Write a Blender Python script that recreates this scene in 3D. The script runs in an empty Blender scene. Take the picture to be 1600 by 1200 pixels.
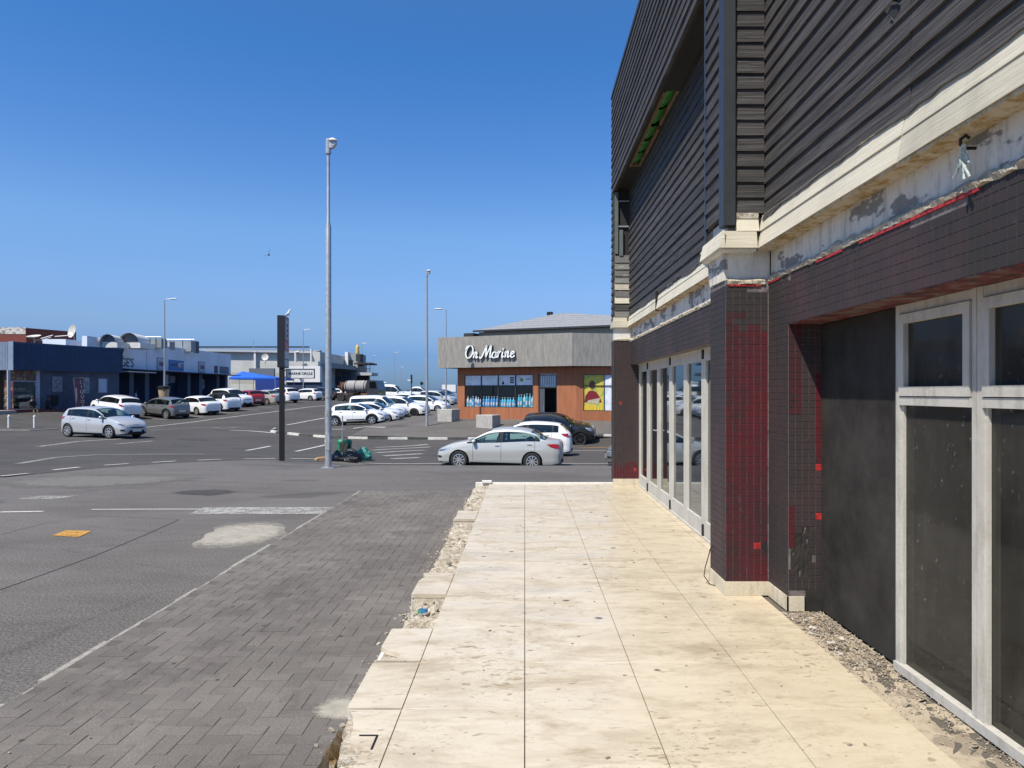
import bpy, bmesh, math, random
import numpy as np
from mathutils import Vector, Matrix, noise
R = math.radians
rng = random.Random(7)
scene = bpy.context.scene
col = scene.collection

# ------------------------------------------------------------------ camera, sky, sun, exposure
EYE = 1.545                       # metres above the patio tiles
FPX, CX, CY = 1120.0, 820.0, 613.0
cam_d = bpy.data.cameras.new('camera')
cam_d.sensor_width = 36.0
cam_d.lens = FPX / 1600.0 * 36.0
cam_d.shift_x = -(CX - 800.0) / 1600.0
cam_d.shift_y = (CY - 600.0) / 1600.0
cam_d.clip_start = 0.05
cam_d.clip_end = 60000.0
cam = bpy.data.objects.new('camera', cam_d)
cam.location = (0, 0, EYE)
cam.rotation_euler = (R(90), 0, 0)
col.objects.link(cam)
scene.camera = cam

SUN = Vector((-0.44, -0.50, 1.0)).normalized()      # towards the sun
sun_el = math.asin(SUN.z)
sun_az = math.atan2(SUN.x, SUN.y)
world = bpy.data.worlds.new('World')
scene.world = world
world.use_nodes = True
wn, wl = world.node_tree.nodes, world.node_tree.links
wn.clear()
sky = wn.new('ShaderNodeTexSky')
sky.sky_type = 'NISHITA'
sky.sun_disc = False
sky.sun_elevation = sun_el
sky.sun_rotation = sun_az
sky.altitude = 10
sky.air_density = 1.0
sky.dust_density = 0.6
sky.ozone_density = 3.5
# the sea haze lies as a low, even layer all round the horizon
tc = wn.new('ShaderNodeTexCoord')
sep = wn.new('ShaderNodeSeparateXYZ')
wl.new(tc.outputs['Generated'], sep.inputs[0])
ramp = wn.new('ShaderNodeValToRGB')
cr = ramp.color_ramp
cr.elements[0].position = 0.0
cr.elements[0].color = (0.25, 0.41, 0.76, 1)
cr.elements[1].position = 1.0
cr.elements[1].color = (0.75, 0.88, 1.0, 1)
for pos, c in ((0.051, (0.29, 0.44, 0.82)), (0.072, (0.40, 0.53, 0.83)), (0.09, (0.48, 0.59, 0.84)), (0.132, (0.57, 0.70, 0.95)), (0.21, (0.62, 0.84, 1.06)), (0.30, (0.47, 0.76, 1.08)), (0.42, (0.33, 0.72, 1.10)), (0.62, (0.50, 0.82, 1.05))):
    e = cr.elements.new(pos)
    e.color = (*c, 1)
wl.new(sep.outputs['Z'], ramp.inputs[0])
mul = wn.new('ShaderNodeMix')
mul.data_type = 'RGBA'
mul.blend_type = 'MULTIPLY'
mul.inputs[0].default_value = 1.0
wl.new(sky.outputs[0], mul.inputs[6])
wl.new(ramp.outputs[0], mul.inputs[7])
bg = wn.new('ShaderNodeBackground')
bg.inputs[1].default_value = 0.118
wo = wn.new('ShaderNodeOutputWorld')
wl.new(mul.outputs[2], bg.inputs[0])
wl.new(bg.outputs[0], wo.inputs[0])

sd = bpy.data.lights.new('sun', 'SUN')
sd.energy = 5.0
sd.angle = R(0.53)
sd.color = (1.0, 0.935, 0.83)
so = bpy.data.objects.new('sun', sd)
so.rotation_euler = (-SUN).to_track_quat('-Z', 'Y').to_euler()
so.location = SUN * 60
col.objects.link(so)

scene.view_settings.view_transform = 'Standard'
scene.view_settings.look = 'None'
scene.view_settings.exposure = 0.35
scene.view_settings.gamma = 1.0
scene.view_settings.use_curve_mapping = False
scene.cycles.max_bounces = 6
scene.cycles.transparent_max_bounces = 12
scene.cycles.use_denoising = True

# ------------------------------------------------------------------ helpers
def link(o, parent=None):
    col.objects.link(o)
    if parent is not None:
        o.parent = parent
    return o
def tag(o, label=None, cat=None, group=None, kind=None):
    if label: o['label'] = label
    if cat: o['category'] = cat
    if group: o['group'] = group
    if kind: o['kind'] = kind
    return o
def empty(name, loc=(0, 0, 0), rz=0.0, label=None, cat=None, group=None, kind=None):
    o = bpy.data.objects.new(name, None)
    o.location = loc
    o.rotation_euler = (0, 0, rz)
    o.empty_display_size = 0.2
    col.objects.link(o)
    return tag(o, label, cat, group, kind)
def obj_from_mesh(name, me, parent=None, loc=(0, 0, 0), rot=(0, 0, 0)):
    o = bpy.data.objects.new(name, me)
    o.location = loc
    o.rotation_euler = rot
    return link(o, parent)

class MB:
    """collects verts and faces of one mesh"""
    def __init__(s):
        s.v, s.f, s.m = [], [], []
    def add(s, verts, faces, mi=0):
        b = len(s.v)
        s.v.extend([tuple(p) for p in verts])
        for f in faces:
            s.f.append(tuple(i + b for i in f))
            s.m.append(mi)
        return s
    def box(s, x0, x1, y0, y1, z0, z1, mi=0):
        v = [(x0, y0, z0), (x1, y0, z0), (x1, y1, z0), (x0, y1, z0), (x0, y0, z1), (x1, y0, z1), (x1, y1, z1), (x0, y1, z1)]
        return s.add(v, [(0, 3, 2, 1), (4, 5, 6, 7), (0, 1, 5, 4), (1, 2, 6, 5), (2, 3, 7, 6), (3, 0, 4, 7)], mi)
    def obox(s, c, ax, ay, az, hx, hy, hz, mi=0):
        c, ax, ay, az = Vector(c), Vector(ax), Vector(ay), Vector(az)
        v = []
        for k in (-1, 1):
            for (i, j) in ((-1, -1), (1, -1), (1, 1), (-1, 1)):
                v.append(c + ax * hx * i + ay * hy * j + az * hz * k)
        return s.add(v, [(0, 3, 2, 1), (4, 5, 6, 7), (0, 1, 5, 4), (1, 2, 6, 5), (2, 3, 7, 6), (3, 0, 4, 7)], mi)
    def bar(s, a, b, w, h=None, mi=0):
        a, b = Vector(a), Vector(b)
        d = (b - a)
        L = d.length
        d.normalize()
        up = Vector((0, 0, 1)) if abs(d.z) < 0.95 else Vector((1, 0, 0))
        sx = d.cross(up).normalized()
        sy = sx.cross(d).normalized()
        return s.obox((a + b) / 2, d, sx, sy, L / 2, w / 2, (h or w) / 2, mi)
    def tube(s, pts, rad, n=10, cap=True, mi=0):
        pts = [Vector(p) for p in pts]
        if not isinstance(rad, (list, tuple)):
            rad = [rad] * len(pts)
        vs, fs = [], []
        prev = None
        for i, p in enumerate(pts):
            d = (pts[min(i + 1, len(pts) - 1)] - pts[max(i - 1, 0)]).normalized()
            if prev is None:
                up = Vector((0, 0, 1)) if abs(d.z) < 0.9 else Vector((1, 0, 0))
                sx = d.cross(up).normalized()
            else:
                sx = (prev - d * prev.dot(d)).normalized()
            prev = sx
            sy = d.cross(sx)
            for k in range(n):
                a = 2 * math.pi * k / n
                vs.append(p + (sx * math.cos(a) + sy * math.sin(a)) * rad[i])
        for i in range(len(pts) - 1):
            for k in range(n):
                fs.append((i * n + k, i * n + (k + 1) % n, (i + 1) * n + (k + 1) % n, (i + 1) * n + k))
        if cap:
            fs.append(tuple(range(n - 1, -1, -1)))
            fs.append(tuple((len(pts) - 1) * n + k for k in range(n)))
        return s.add(vs, fs, mi)
    def lathe(s, prof, axis='z', n=20, c=(0, 0, 0), mi=0, cap=True):
        vs, fs = [], []
        for (r, h) in prof:
            for k in range(n):
                a = 2 * math.pi * k / n
                x, y = r * math.cos(a), r * math.sin(a)
                p = (x, y, h) if axis == 'z' else ((x, h, y) if axis == 'y' else (h, x, y))
                vs.append((p[0] + c[0], p[1] + c[1], p[2] + c[2]))
        for i in range(len(prof) - 1):
            for k in range(n):
                fs.append((i * n + k, i * n + (k + 1) % n, (i + 1) * n + (k + 1) % n, (i + 1) * n + k))
        if cap:
            if prof[0][0] > 1e-4: fs.append(tuple(range(n - 1, -1, -1)))
            if prof[-1][0] > 1e-4: fs.append(tuple((len(prof) - 1) * n + k for k in range(n)))
        return s.add(vs, fs, mi)
    def prism(s, poly, d, mi=0):
        """poly: list of 3D points (planar), extruded by vector d"""
        n = len(poly)
        d = Vector(d)
        v = [Vector(p) for p in poly] + [Vector(p) + d for p in poly]
        f = [tuple(range(n - 1, -1, -1)), tuple(range(n, 2 * n))]
        for i in range(n):
            f.append((i, (i + 1) % n, n + (i + 1) % n, n + i))
        return s.add(v, f, mi)
    def grid(s, rows, mi=0, close=False):
        """rows: list of equal-length point lists"""
        n = len(rows[0])
        v = [p for r in rows for p in r]
        f = []
        for i in range(len(rows) - 1):
            for k in range(n - 1 if not close else n):
                f.append((i * n + k, i * n + (k + 1) % n, (i + 1) * n + (k + 1) % n, (i + 1) * n + k))
        return s.add(v, f, mi)
    def mesh(s, name, mats, smooth=False, recalc=True, angle=None):
        me = bpy.data.meshes.new(name)
        me.from_pydata(s.v, [], s.f)
        for m in (mats if isinstance(mats, (list, tuple)) else [mats]):
            me.materials.append(m)
        if any(s.m):
            me.polygons.foreach_set('material_index', s.m)
        if recalc:
            bm = bmesh.new()
            bm.from_mesh(me)
            bmesh.ops.recalc_face_normals(bm, faces=bm.faces)
            bm.to_mesh(me)
            bm.free()
        if smooth:
            me.polygons.foreach_set('use_smooth', [True] * len(me.polygons))
            if angle is not None:
                try: me.set_sharp_from_angle(angle=R(angle))
                except Exception: pass
        me.update()
        return me
    def build(s, name, mats, parent=None, smooth=False, recalc=True, angle=40, loc=(0, 0, 0), rot=(0, 0, 0)):
        return obj_from_mesh(name, s.mesh(name, mats, smooth, recalc, angle), parent, loc, rot)

def bevel_mesh(me, w=0.01, seg=1):
    bm = bmesh.new()
    bm.from_mesh(me)
    bmesh.ops.bevel(bm, geom=list(bm.edges), offset=w, segments=seg, affect='EDGES', profile=0.7)
    bm.to_mesh(me)
    bm.free()
    return me

def at(px, py, Y):
    return Vector(((px - CX) / FPX * Y, Y, EYE - (py - CY) / FPX * Y))

def text_mesh(body, size, extrude, mat, shear=0.0, bold=0.0, align='CENTER', spacing=1.0):
    cu = bpy.data.curves.new('lettering', 'FONT')
    cu.body = body
    cu.size = size
    cu.extrude = extrude
    cu.shear = shear
    cu.offset = bold
    cu.space_character = spacing
    cu.align_x = align
    cu.align_y = 'CENTER'
    cu.resolution_u = 3
    o = bpy.data.objects.new('lettering', cu)
    col.objects.link(o)
    dg = bpy.context.evaluated_depsgraph_get()
    me = bpy.data.meshes.new_from_object(o.evaluated_get(dg))
    bpy.data.objects.remove(o)
    bpy.data.curves.remove(cu)
    me.materials.clear()
    me.materials.append(mat)
    return me
def wall_text(body, size, mat, parent, origin, udir, ndir, extrude=0.01, name='lettering', **kw):
    """flat lettering: reads along udir, faces ndir"""
    me = text_mesh(body, size, extrude, mat, **kw)
    u = Vector(udir).normalized(); n = Vector(ndir).normalized(); w = n.cross(u)
    M = Matrix((u, w, n)).transposed().to_4x4()
    me.transform(Matrix.Translation(Vector(origin)) @ M)
    o = bpy.data.objects.new(name, me)
    return link(o, parent)
# ------------------------------------------------------------------ materials
class N:
    """small node-tree helper"""
    def __init__(s, name):
        s.mat = bpy.data.materials.new(name)
        s.mat.use_nodes = True
        s.t = s.mat.node_tree
        s.n, s.l = s.t.nodes, s.t.links
        s.b = s.n['Principled BSDF']
        s.out = s.n['Material Output']
        s._pos = None
    def new(s, t, **kw):
        n = s.n.new(t)
        for k, v in kw.items(): setattr(n, k, v)
        return n
    def pos(s, scale=(1, 1, 1), obj=False, off=(0, 0, 0)):
        if obj:
            src = s.new('ShaderNodeTexCoord').outputs['Object']
        else:
            src = s.new('ShaderNodeNewGeometry').outputs['Position']
        m = s.new('ShaderNodeMapping')
        m.inputs['Scale'].default_value = scale
        m.inputs['Location'].default_value = off
        s.l.new(src, m.inputs[0])
        return m.outputs[0]
    def noise(s, vec, scale, detail=4, rough=0.55, dist=0.0):
        n = s.new('ShaderNodeTexNoise')
        n.inputs['Scale'].default_value = scale
        n.inputs['Detail'].default_value = detail
        n.inputs['Roughness'].default_value = rough
        n.inputs['Distortion'].default_value = dist
        s.l.new(vec, n.inputs['Vector'])
        return n.outputs['Fac']
    def voro(s, vec, scale, feature='F1', rand=1.0):
        n = s.new('ShaderNodeTexVoronoi', feature=feature)
        n.inputs['Scale'].default_value = scale
        n.inputs['Randomness'].default_value = rand
        s.l.new(vec, n.inputs['Vector'])
        return n
    def ramp(s, fac, stops, interp='LINEAR'):
        r = s.new('ShaderNodeValToRGB')
        c = r.color_ramp
        c.interpolation = interp
        while len(c.elements) < len(stops): c.elements.new(0.5)
        for e, (p, v) in zip(c.elements, stops):
            e.position = p
            e.color = (v, v, v, 1) if not isinstance(v, (tuple, list)) else (*v, 1)
        s.l.new(fac, r.inputs[0])
        return r.outputs[0]
    def mix(s, fac, a, b, mode='MIX'):
        m = s.new('ShaderNodeMix', data_type='RGBA', blend_type=mode)
        for sock, v in ((m.inputs[0], fac), (m.inputs[6], a), (m.inputs[7], b)):
            if isinstance(v, bpy.types.NodeSocket): s.l.new(v, sock)
            elif isinstance(v, (tuple, list)): sock.default_value = (*v, 1)
            else: sock.default_value = v
        return m.outputs[2]
    def math(s, op, a, b=0.0):
        m = s.new('ShaderNodeMath', operation=op)
        for i, v in enumerate((a, b)):
            if isinstance(v, bpy.types.NodeSocket): s.l.new(v, m.inputs[i])
            else: m.inputs[i].default_value = v
        return m.outputs[0]
    def set(s, **kw):
        names = dict(color='Base Color', rough='Roughness', metal='Metallic', spec='Specular IOR Level', coat='Coat Weight', coat_rough='Coat Roughness', alpha='Alpha', emit='Emission Color', emit_s='Emission Strength')
        for k, v in kw.items():
            sock = s.b.inputs[names[k]]
            if isinstance(v, bpy.types.NodeSocket): s.l.new(v, sock)
            elif isinstance(v, (tuple, list)): sock.default_value = (*v, 1)
            else: sock.default_value = v
        return s
    def schlick(s, r0):
        lw = s.new('ShaderNodeLayerWeight'); lw.inputs['Blend'].default_value = 0.5
        return s.math('ADD', s.math('MULTIPLY', s.math('POWER', lw.outputs['Facing'], 5.0), 1.0 - r0), r0)
    def bump(s, h, strength=0.3, dist=0.01):
        b = s.new('ShaderNodeBump')
        b.inputs['Strength'].default_value = strength
        b.inputs['Distance'].default_value = dist
        s.l.new(h, b.inputs['Height'])
        s.l.new(b.outputs[0], s.b.inputs['Normal'])
        return s

def plain(name, color, rough=0.6, metal=0.0, var=0.12, scale=6.0, bump=0.0, spec=0.5):
    n = N(name)
    p = n.pos()
    f = n.noise(p, scale, 4)
    lo = tuple(max(0, c * (1 - var)) for c in color)
    hi = tuple(min(1, c * (1 + var)) for c in color)
    n.set(color=n.ramp(f, [(0.3, lo), (0.7, hi)]), rough=rough, metal=metal, spec=spec)
    if bump: n.bump(n.noise(p, scale * 6, 5), bump, 0.01)
    return n.mat
def paint(name, color, rough=0.35, metal=0.0, coat=0.8):
    n = N(name)
    d = n.noise(n.pos(), 1.3, 3)
    n.set(color=n.mix(n.ramp(d, [(0.4, 0.0), (0.9, 0.25)]), color, tuple(c * 0.75 + 0.03 for c in color)), rough=rough, metal=metal, coat=coat, coat_rough=0.06)
    return n.mat
def glass(name, tint, refl=0.12, trans=0.6, rough=0.03):
    """tinted see-through pane: transparent + mirror by fresnel"""
    n = N(name)
    n.n.remove(n.b)
    tr = n.new('ShaderNodeBsdfTransparent'); tr.inputs[0].default_value = (*tint, 1)
    df = n.new('ShaderNodeBsdfDiffuse'); df.inputs[0].default_value = (0.02, 0.025, 0.025, 1)
    gl = n.new('ShaderNodeBsdfGlossy'); gl.inputs['Roughness'].default_value = rough; gl.inputs[0].default_value = (0.9, 0.95, 1.0, 1)
    m0 = n.new('ShaderNodeMixShader'); m0.inputs[0].default_value = trans
    n.l.new(df.outputs[0], m0.inputs[1]); n.l.new(tr.outputs[0], m0.inputs[2])
    f = n.schlick(refl)
    m1 = n.new('ShaderNodeMixShader')
    n.l.new(f, m1.inputs[0]); n.l.new(m0.outputs[0], m1.inputs[1]); n.l.new(gl.outputs[0], m1.inputs[2])
    n.l.new(m1.outputs[0], n.out.inputs[0])
    return n.mat

M = {}
def mk_asphalt(name='asphalt', k=1.0):
    n = N(name)
    p = n.pos()
    big = n.noise(n.pos((1, 1.6, 1)), 0.22, 5, 0.6, 0.6)
    mid = n.noise(n.pos((0.6, 2.2, 1)), 0.9, 5, 0.65, 0.8)
    fine = n.noise(p, 52, 5, 0.75)
    c = n.ramp(big, [(0.32, (0.092, 0.081, 0.072)), (0.5, (0.118, 0.105, 0.094)), (0.68, (0.142, 0.128, 0.115))])
    c = n.mix(n.ramp(mid, [(0.35, 0.0), (0.7, 0.55)]), c, (0.165, 0.153, 0.14))
    sp = n.ramp(fine, [(0.32, 0.30), (0.5, 0.95), (0.66, 1.9)])
    c = n.mix(1.0, c, sp, 'MULTIPLY')
    # tar-sealed cracks and patches
    v = n.voro(n.pos((0.16, 0.33, 1)), 1.0, 'DISTANCE_TO_EDGE')
    wob = n.noise(p, 1.6, 4)
    e = n.math('ADD', v.outputs['Distance'], n.math('MULTIPLY', n.math('SUBTRACT', wob, 0.5), 0.06))
    c = n.mix(n.ramp(e, [(0.0, 0.22), (0.0015, 0.16), (0.004, 0.0)]), c, (0.035, 0.034, 0.034))
    pat = n.noise(n.pos((0.5, 1.3, 1), off=(3, 9, 0)), 0.55, 2, 0.4)
    c = n.mix(n.ramp(pat, [(0.66, 0.0), (0.675, 0.5)]), c, (0.055, 0.053, 0.052))
    # pale dust and worn paint
    du = n.noise(n.pos((1, 3.5, 1), off=(11, 2, 0)), 0.7, 6, 0.75)
    c = n.mix(n.ramp(du, [(0.60, 0.0), (0.70, 0.35), (0.8, 0.5)]), c, (0.21, 0.195, 0.175))
    if k != 1.0: c = n.mix(1.0, c, (k, k * 1.01, k * 1.03), 'MULTIPLY')
    n.set(color=c, rough=0.88, spec=0.35)
    n.bump(n.math('ADD', fine, n.math('MULTIPLY', mid, 1.5)), 0.5, 0.006)
    return n.mat
M['asphalt'] = mk_asphalt('asphalt', 0.90)
M['road'] = mk_asphalt('road_asphalt', 0.50)
def mk_paver():
    n = N('paver')
    oi = n.new('ShaderNodeObjectInfo')
    p = n.pos()
    cell = n.voro(n.pos((5, 5, 1)), 1.0).outputs['Color']
    big = n.noise(p, 0.9, 4, 0.6)
    fine = n.noise(p, 120, 3, 0.7)
    c = n.ramp(big, [(0.3, (0.116, 0.104, 0.093)), (0.7, (0.172, 0.155, 0.139))])
    hs = n.new('ShaderNodeHueSaturation')
    at_ = n.new('ShaderNodeAttribute', attribute_name='tone')
    has = n.math('GREATER_THAN', at_.outputs['Fac'], 0.5)
    t_ = n.math('ADD', n.math('MULTIPLY', has, n.math('SUBTRACT', at_.outputs['Fac'], 1.0)), n.math('MULTIPLY', n.math('SUBTRACT', 1.0, has), oi.outputs['Random']))
    n.l.new(n.math('ADD', n.math('MULTIPLY', t_, 0.20), 0.90), hs.inputs['Value'])
    n.l.new(c, hs.inputs['Color'])
    c = n.mix(1.0, hs.outputs[0], n.ramp(fine, [(0.3, 0.7), (0.7, 1.25)]), 'MULTIPLY')
    st = n.noise(n.pos((1, 1, 1), off=(5, 5, 0)), 2.4, 5, 0.7)
    c = n.mix(n.ramp(st, [(0.50, 0.0), (0.72, 0.6)]), c, (0.065, 0.056, 0.05))
    du = n.noise(n.pos((1, 1, 1), off=(25, 5, 0)), 1.5, 6, 0.75)
    c = n.mix(n.ramp(du, [(0.60, 0.0), (0.74, 0.45)]), c, (0.26, 0.24, 0.21))
    sp = n.voro(n.pos(off=(2, 1, 0)), 4.0).outputs['Distance']
    c = n.mix(n.ramp(sp, [(0.05, 0.8), (0.075, 0.0)]), c, (0.035, 0.033, 0.03))
    n.set(color=c, rough=0.85, spec=0.3)
    n.bump(fine, 0.4, 0.004)
    return n.mat
M['paver'] = mk_paver()
M['sand'] = plain('joint_sand', (0.095, 0.082, 0.072), 0.95, scale=30)
def mk_traver():
    n = N('polished_stone_tile')
    p = n.pos()
    a = n.noise(n.pos((1.0, 2.6, 1)), 1.1, 6, 0.62, 0.8)
    b = n.noise(n.pos((1.3, 3.0, 1), off=(4, 4, 0)), 5.0, 5, 0.65, 0.6)
    c = n.ramp(a, [(0.25, (0.43, 0.365, 0.265)), (0.5, (0.56, 0.49, 0.375)), (0.75, (0.62, 0.56, 0.45))])
    # yellower tone towards the wall side of the patio
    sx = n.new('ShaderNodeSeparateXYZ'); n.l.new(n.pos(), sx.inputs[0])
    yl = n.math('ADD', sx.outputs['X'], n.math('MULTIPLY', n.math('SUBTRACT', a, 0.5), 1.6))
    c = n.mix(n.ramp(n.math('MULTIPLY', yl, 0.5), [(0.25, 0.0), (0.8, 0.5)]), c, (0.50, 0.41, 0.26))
    c = n.mix(n.ramp(b, [(0.50, 0.0), (0.64, 0.30), (0.8, 0.55)]), c, (0.34, 0.265, 0.165))
    # brown dirt smears
    d = n.noise(n.pos((0.8, 1.9, 1), off=(9, 1, 0)), 1.9, 7, 0.72, 0.5)
    dl = n.ramp(d, [(0.50, 0.0), (0.58, 0.28), (0.66, 0.55), (0.78, 0.75)])
    c = n.mix(dl, c, (0.225, 0.17, 0.105))
    # pits and flecks, drawn out across the slabs, thick in some places and thin in others
    gate = n.noise(n.pos(off=(2, 7, 0)), 1.3, 3)
    for sc, thr, colr, st, off in ((16, 0.645, (0.27, 0.21, 0.135), 0.7, 0), (42, 0.655, (0.29, 0.23, 0.15), 0.6, 5), (7, 0.67, (0.24, 0.18, 0.11), 0.7, 9)):
        q = n.noise(n.pos((1, 1.9, 1), off=(off, off * 2, 0)), sc, 3, 0.5, 0.4)
        q = n.math('ADD', q, n.math('MULTIPLY', n.math('SUBTRACT', gate, 0.5), 0.34))
        c = n.mix(n.ramp(q, [(thr, 0.0), (thr + 0.05, st)]), c, colr)
    v = n.voro(n.pos((1, 1.2, 1), off=(3, 6, 0)), 1.9)
    dd = n.math('ADD', v.outputs['Distance'], n.math('MULTIPLY', n.math('SUBTRACT', n.noise(p, 14, 3), 0.5), 0.10))
    c = n.mix(n.ramp(dd, [(0.035, 0.9), (0.06, 0.0)]), c, (0.06, 0.05, 0.04))
    n.set(color=c, rough=n.ramp(d, [(0.4, 0.26), (0.65, 0.6)]), spec=0.5)
    n.bump(n.noise(p, 60, 3), 0.05, 0.003)
    return n.mat
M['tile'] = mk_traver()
M['grout'] = plain('dark_grout', (0.10, 0.085, 0.065), 0.95, scale=40)
def mk_mortar():
    n = N('broken_mortar')
    p = n.pos()
    a = n.noise(p, 7, 6, 0.7)
    b = n.noise(p, 40, 5, 0.7)
    c = n.ramp(a, [(0.3, (0.34, 0.28, 0.19)), (0.5, (0.52, 0.46, 0.36)), (0.7, (0.62, 0.58, 0.50))])
    c = n.mix(n.ramp(b, [(0.35, 0.85), (0.56, 0.0)]), c, (0.17, 0.135, 0.095))  # shade of the small cavities painted into the mortar colour
    c = n.mix(n.ramp(n.noise(n.pos(off=(4, 4, 4)), 3.1, 4), [(0.45, 0.0), (0.65, 0.5)]), c, (0.30, 0.26, 0.20))
    n.set(color=c, rough=0.95)
    n.bump(n.math('ADD', a, b), 0.8, 0.02)
    return n.mat
M['mortar'] = mk_mortar()
def mk_rust():
    n = N('rust_stained_stone')
    p = n.pos()
    a = n.noise(p, 12, 6, 0.7)
    n.set(color=n.ramp(a, [(0.3, (0.16, 0.10, 0.03)), (0.42, (0.36, 0.24, 0.10)), (0.55, (0.50, 0.43, 0.32))]), rough=0.95)
    n.bump(a, 0.9, 0.03)
    return n.mat
M['rust'] = mk_rust()
def mk_board(name, c0, c1, chip=None, chip_lo=0.70, rough=0.62, grain=0.5):
    n = N(name)
    g = n.noise(n.pos((0.9, 0.9, 34)), 1.6, 5, 0.6, 1.3)
    g2 = n.noise(n.pos((4, 4, 150)), 1.0, 3, 0.6, 0.3)
    c = n.ramp(g, [(0.3, c0), (0.7, c1)])
    dirt = n.noise(n.pos((1, 1, 0.6)), 2.2, 5, 0.7)
    c = n.mix(n.ramp(dirt, [(0.5, 0.0), (0.75, 0.45)]), c, tuple(x * 0.5 + 0.035 for x in c0))
    oi = n.new('ShaderNodeObjectInfo')
    hv = n.new('ShaderNodeHueSaturation'); n.l.new(c, hv.inputs['Color']); n.l.new(n.math('ADD', n.math('MULTIPLY', oi.outputs['Random'], 0.36), 0.80), hv.inputs['Value']); c = hv.outputs[0]
    if chip:
        k = n.noise(n.pos((1, 1, 3.5), off=(3, 3, 3)), 5.0, 6, 0.75)
        c = n.mix(n.ramp(k, [(chip_lo, 0.0), (chip_lo + 0.02, 1.0)]), c, chip)
    n.set(color=c, rough=rough, spec=0.18)
    n.bump(n.math('ADD', n.math('MULTIPLY', g, 1.4), n.math('MULTIPLY', g2, 0.5)), grain, 0.006)
    return n.mat
M['board'] = mk_board('charcoal_grained_board', (0.022, 0.020, 0.019), (0.098, 0.090, 0.085), (0.22, 0.21, 0.19), 0.735, grain=1.0)
M['board_grey'] = mk_board('weathered_grey_board', (0.12, 0.12, 0.11), (0.22, 0.215, 0.195), (0.5, 0.48, 0.40), 0.62)
M['board_cream'] = mk_board('cream_grained_board', (0.50, 0.455, 0.35), (0.60, 0.555, 0.445), (0.30, 0.25, 0.17), 0.72)
M['trim_dark'] = plain('dark_trim', (0.032, 0.033, 0.035), 0.45, scale=12)
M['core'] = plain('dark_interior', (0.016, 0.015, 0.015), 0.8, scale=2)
def mk_concrete(name, base, stain, blot=None):
    n = N(name)
    p = n.pos()
    a = n.noise(p, 3.0, 6, 0.65)
    b = n.noise(n.pos((6, 6, 1.2)), 2.4, 5, 0.7)
    c = n.ramp(a, [(0.3, tuple(x * 0.82 for x in base)), (0.7, base)])
    c = n.mix(n.ramp(b, [(0.5, 0.0), (0.62, 0.75)]), c, stain)
    if blot:
        k = n.noise(n.pos((1.0, 1.0, 2.2), off=(4, 1, 0)), 2.6, 5, 0.6)
        c = n.mix(n.ramp(k, [(0.53, 0.0), (0.56, 0.85)]), c, blot)
    n.set(color=c, rough=0.9)
    n.bump(n.noise(p, 45, 5), 0.4, 0.006)
    return n.mat
M['band'] = mk_concrete('painted_plaster_band', (0.70, 0.65, 0.57), (0.36, 0.34, 0.30), (0.15, 0.145, 0.14))
M['plaster'] = mk_concrete('white_plaster', (0.72, 0.70, 0.64), (0.5, 0.47, 0.42))
M['concrete'] = mk_concrete('grey_concrete', (0.44, 0.42, 0.38), (0.28, 0.26, 0.23))
M['skirt'] = mk_concrete('cream_skirting', (0.60, 0.53, 0.40), (0.40, 0.33, 0.22))
def mk_mosaic(name, dark, mid, red, mid_lo, mid_hi, red_lo):
    n = N(name)
    p = n.pos()
    a = n.noise(n.pos((1.6, 1.6, 0.8)), 1.4, 5, 0.6)
    cell = n.voro(n.pos(), 19.5).outputs['Color']
    s2 = n.new('ShaderNodeSeparateColor'); n.l.new(cell, s2.inputs[0])
    f = n.math('ADD', a, n.math('MULTIPLY', n.math('SUBTRACT', s2.outputs[0], 0.5), 0.10))
    c = n.mix(n.ramp(f, [(mid_lo, 0.0), (mid_hi, 1.0)]), dark, mid)
    g = n.noise(n.pos(off=(7, 3, 1)), 3.2, 4, 0.5)
    c = n.mix(n.ramp(g, [(red_lo, 0.0), (red_lo + 0.02, 1.0)]), c, red)
    sc = n.noise(n.pos((9, 9, 3)), 2.0, 5, 0.75)
    c = n.mix(n.ramp(sc, [(0.62, 0.0), (0.8, 0.35)]), c, (0.16, 0.14, 0.14))
    n.set(color=c, rough=n.ramp(a, [(0.3, 0.66), (0.7, 0.52)]), spec=0.2)
    n.bump(n.noise(p, 70, 4), 0.15, 0.003)
    return n.mat
M['mosaic'] = mk_mosaic('overpainted_mosaic', (0.036, 0.031, 0.030), (0.058, 0.036, 0.036), (0.20, 0.012, 0.014), 0.40, 0.68, 0.80)
M['mosaic_red'] = mk_mosaic('worn_maroon_mosaic', (0.040, 0.020, 0.021), (0.085, 0.014, 0.018), (0.026, 0.022, 0.022), 0.34, 0.58, 0.64)
M['red_tile'] = plain('bright_red_tile', (0.34, 0.022, 0.02), 0.5, scale=45, var=.45)
M['mosaic_grout'] = plain('mosaic_grout', (0.135, 0.112, 0.108), 0.9, scale=25, var=0.4)
M['soffit'] = None
def mk_soffit():
    n = N('flaking_red_soffit')
    a = n.noise(n.pos(), 9, 6, 0.75)
    n.set(color=n.ramp(a, [(0.45, (0.13, 0.105, 0.09)), (0.48, (0.15, 0.022, 0.024)), (0.55, (0.11, 0.016, 0.018)), (0.58, (0.025, 0.02, 0.02))]), rough=0.8)
    return n.mat
M['soffit'] = mk_soffit()
def mk_panel():
    n = N('black_painted_panel')
    p = n.pos()
    a = n.noise(p, 3.0, 6, 0.65)
    n.set(color=n.ramp(a, [(0.3, (0.020, 0.018, 0.016)), (0.7, (0.046, 0.042, 0.038))]), rough=n.ramp(a, [(0.3, 0.6), (0.7, 0.8)]), spec=0.14)
    n.bump(n.noise(p, 8, 5), 0.25, 0.02)
    return n.mat
M['panel'] = mk_panel()
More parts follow.
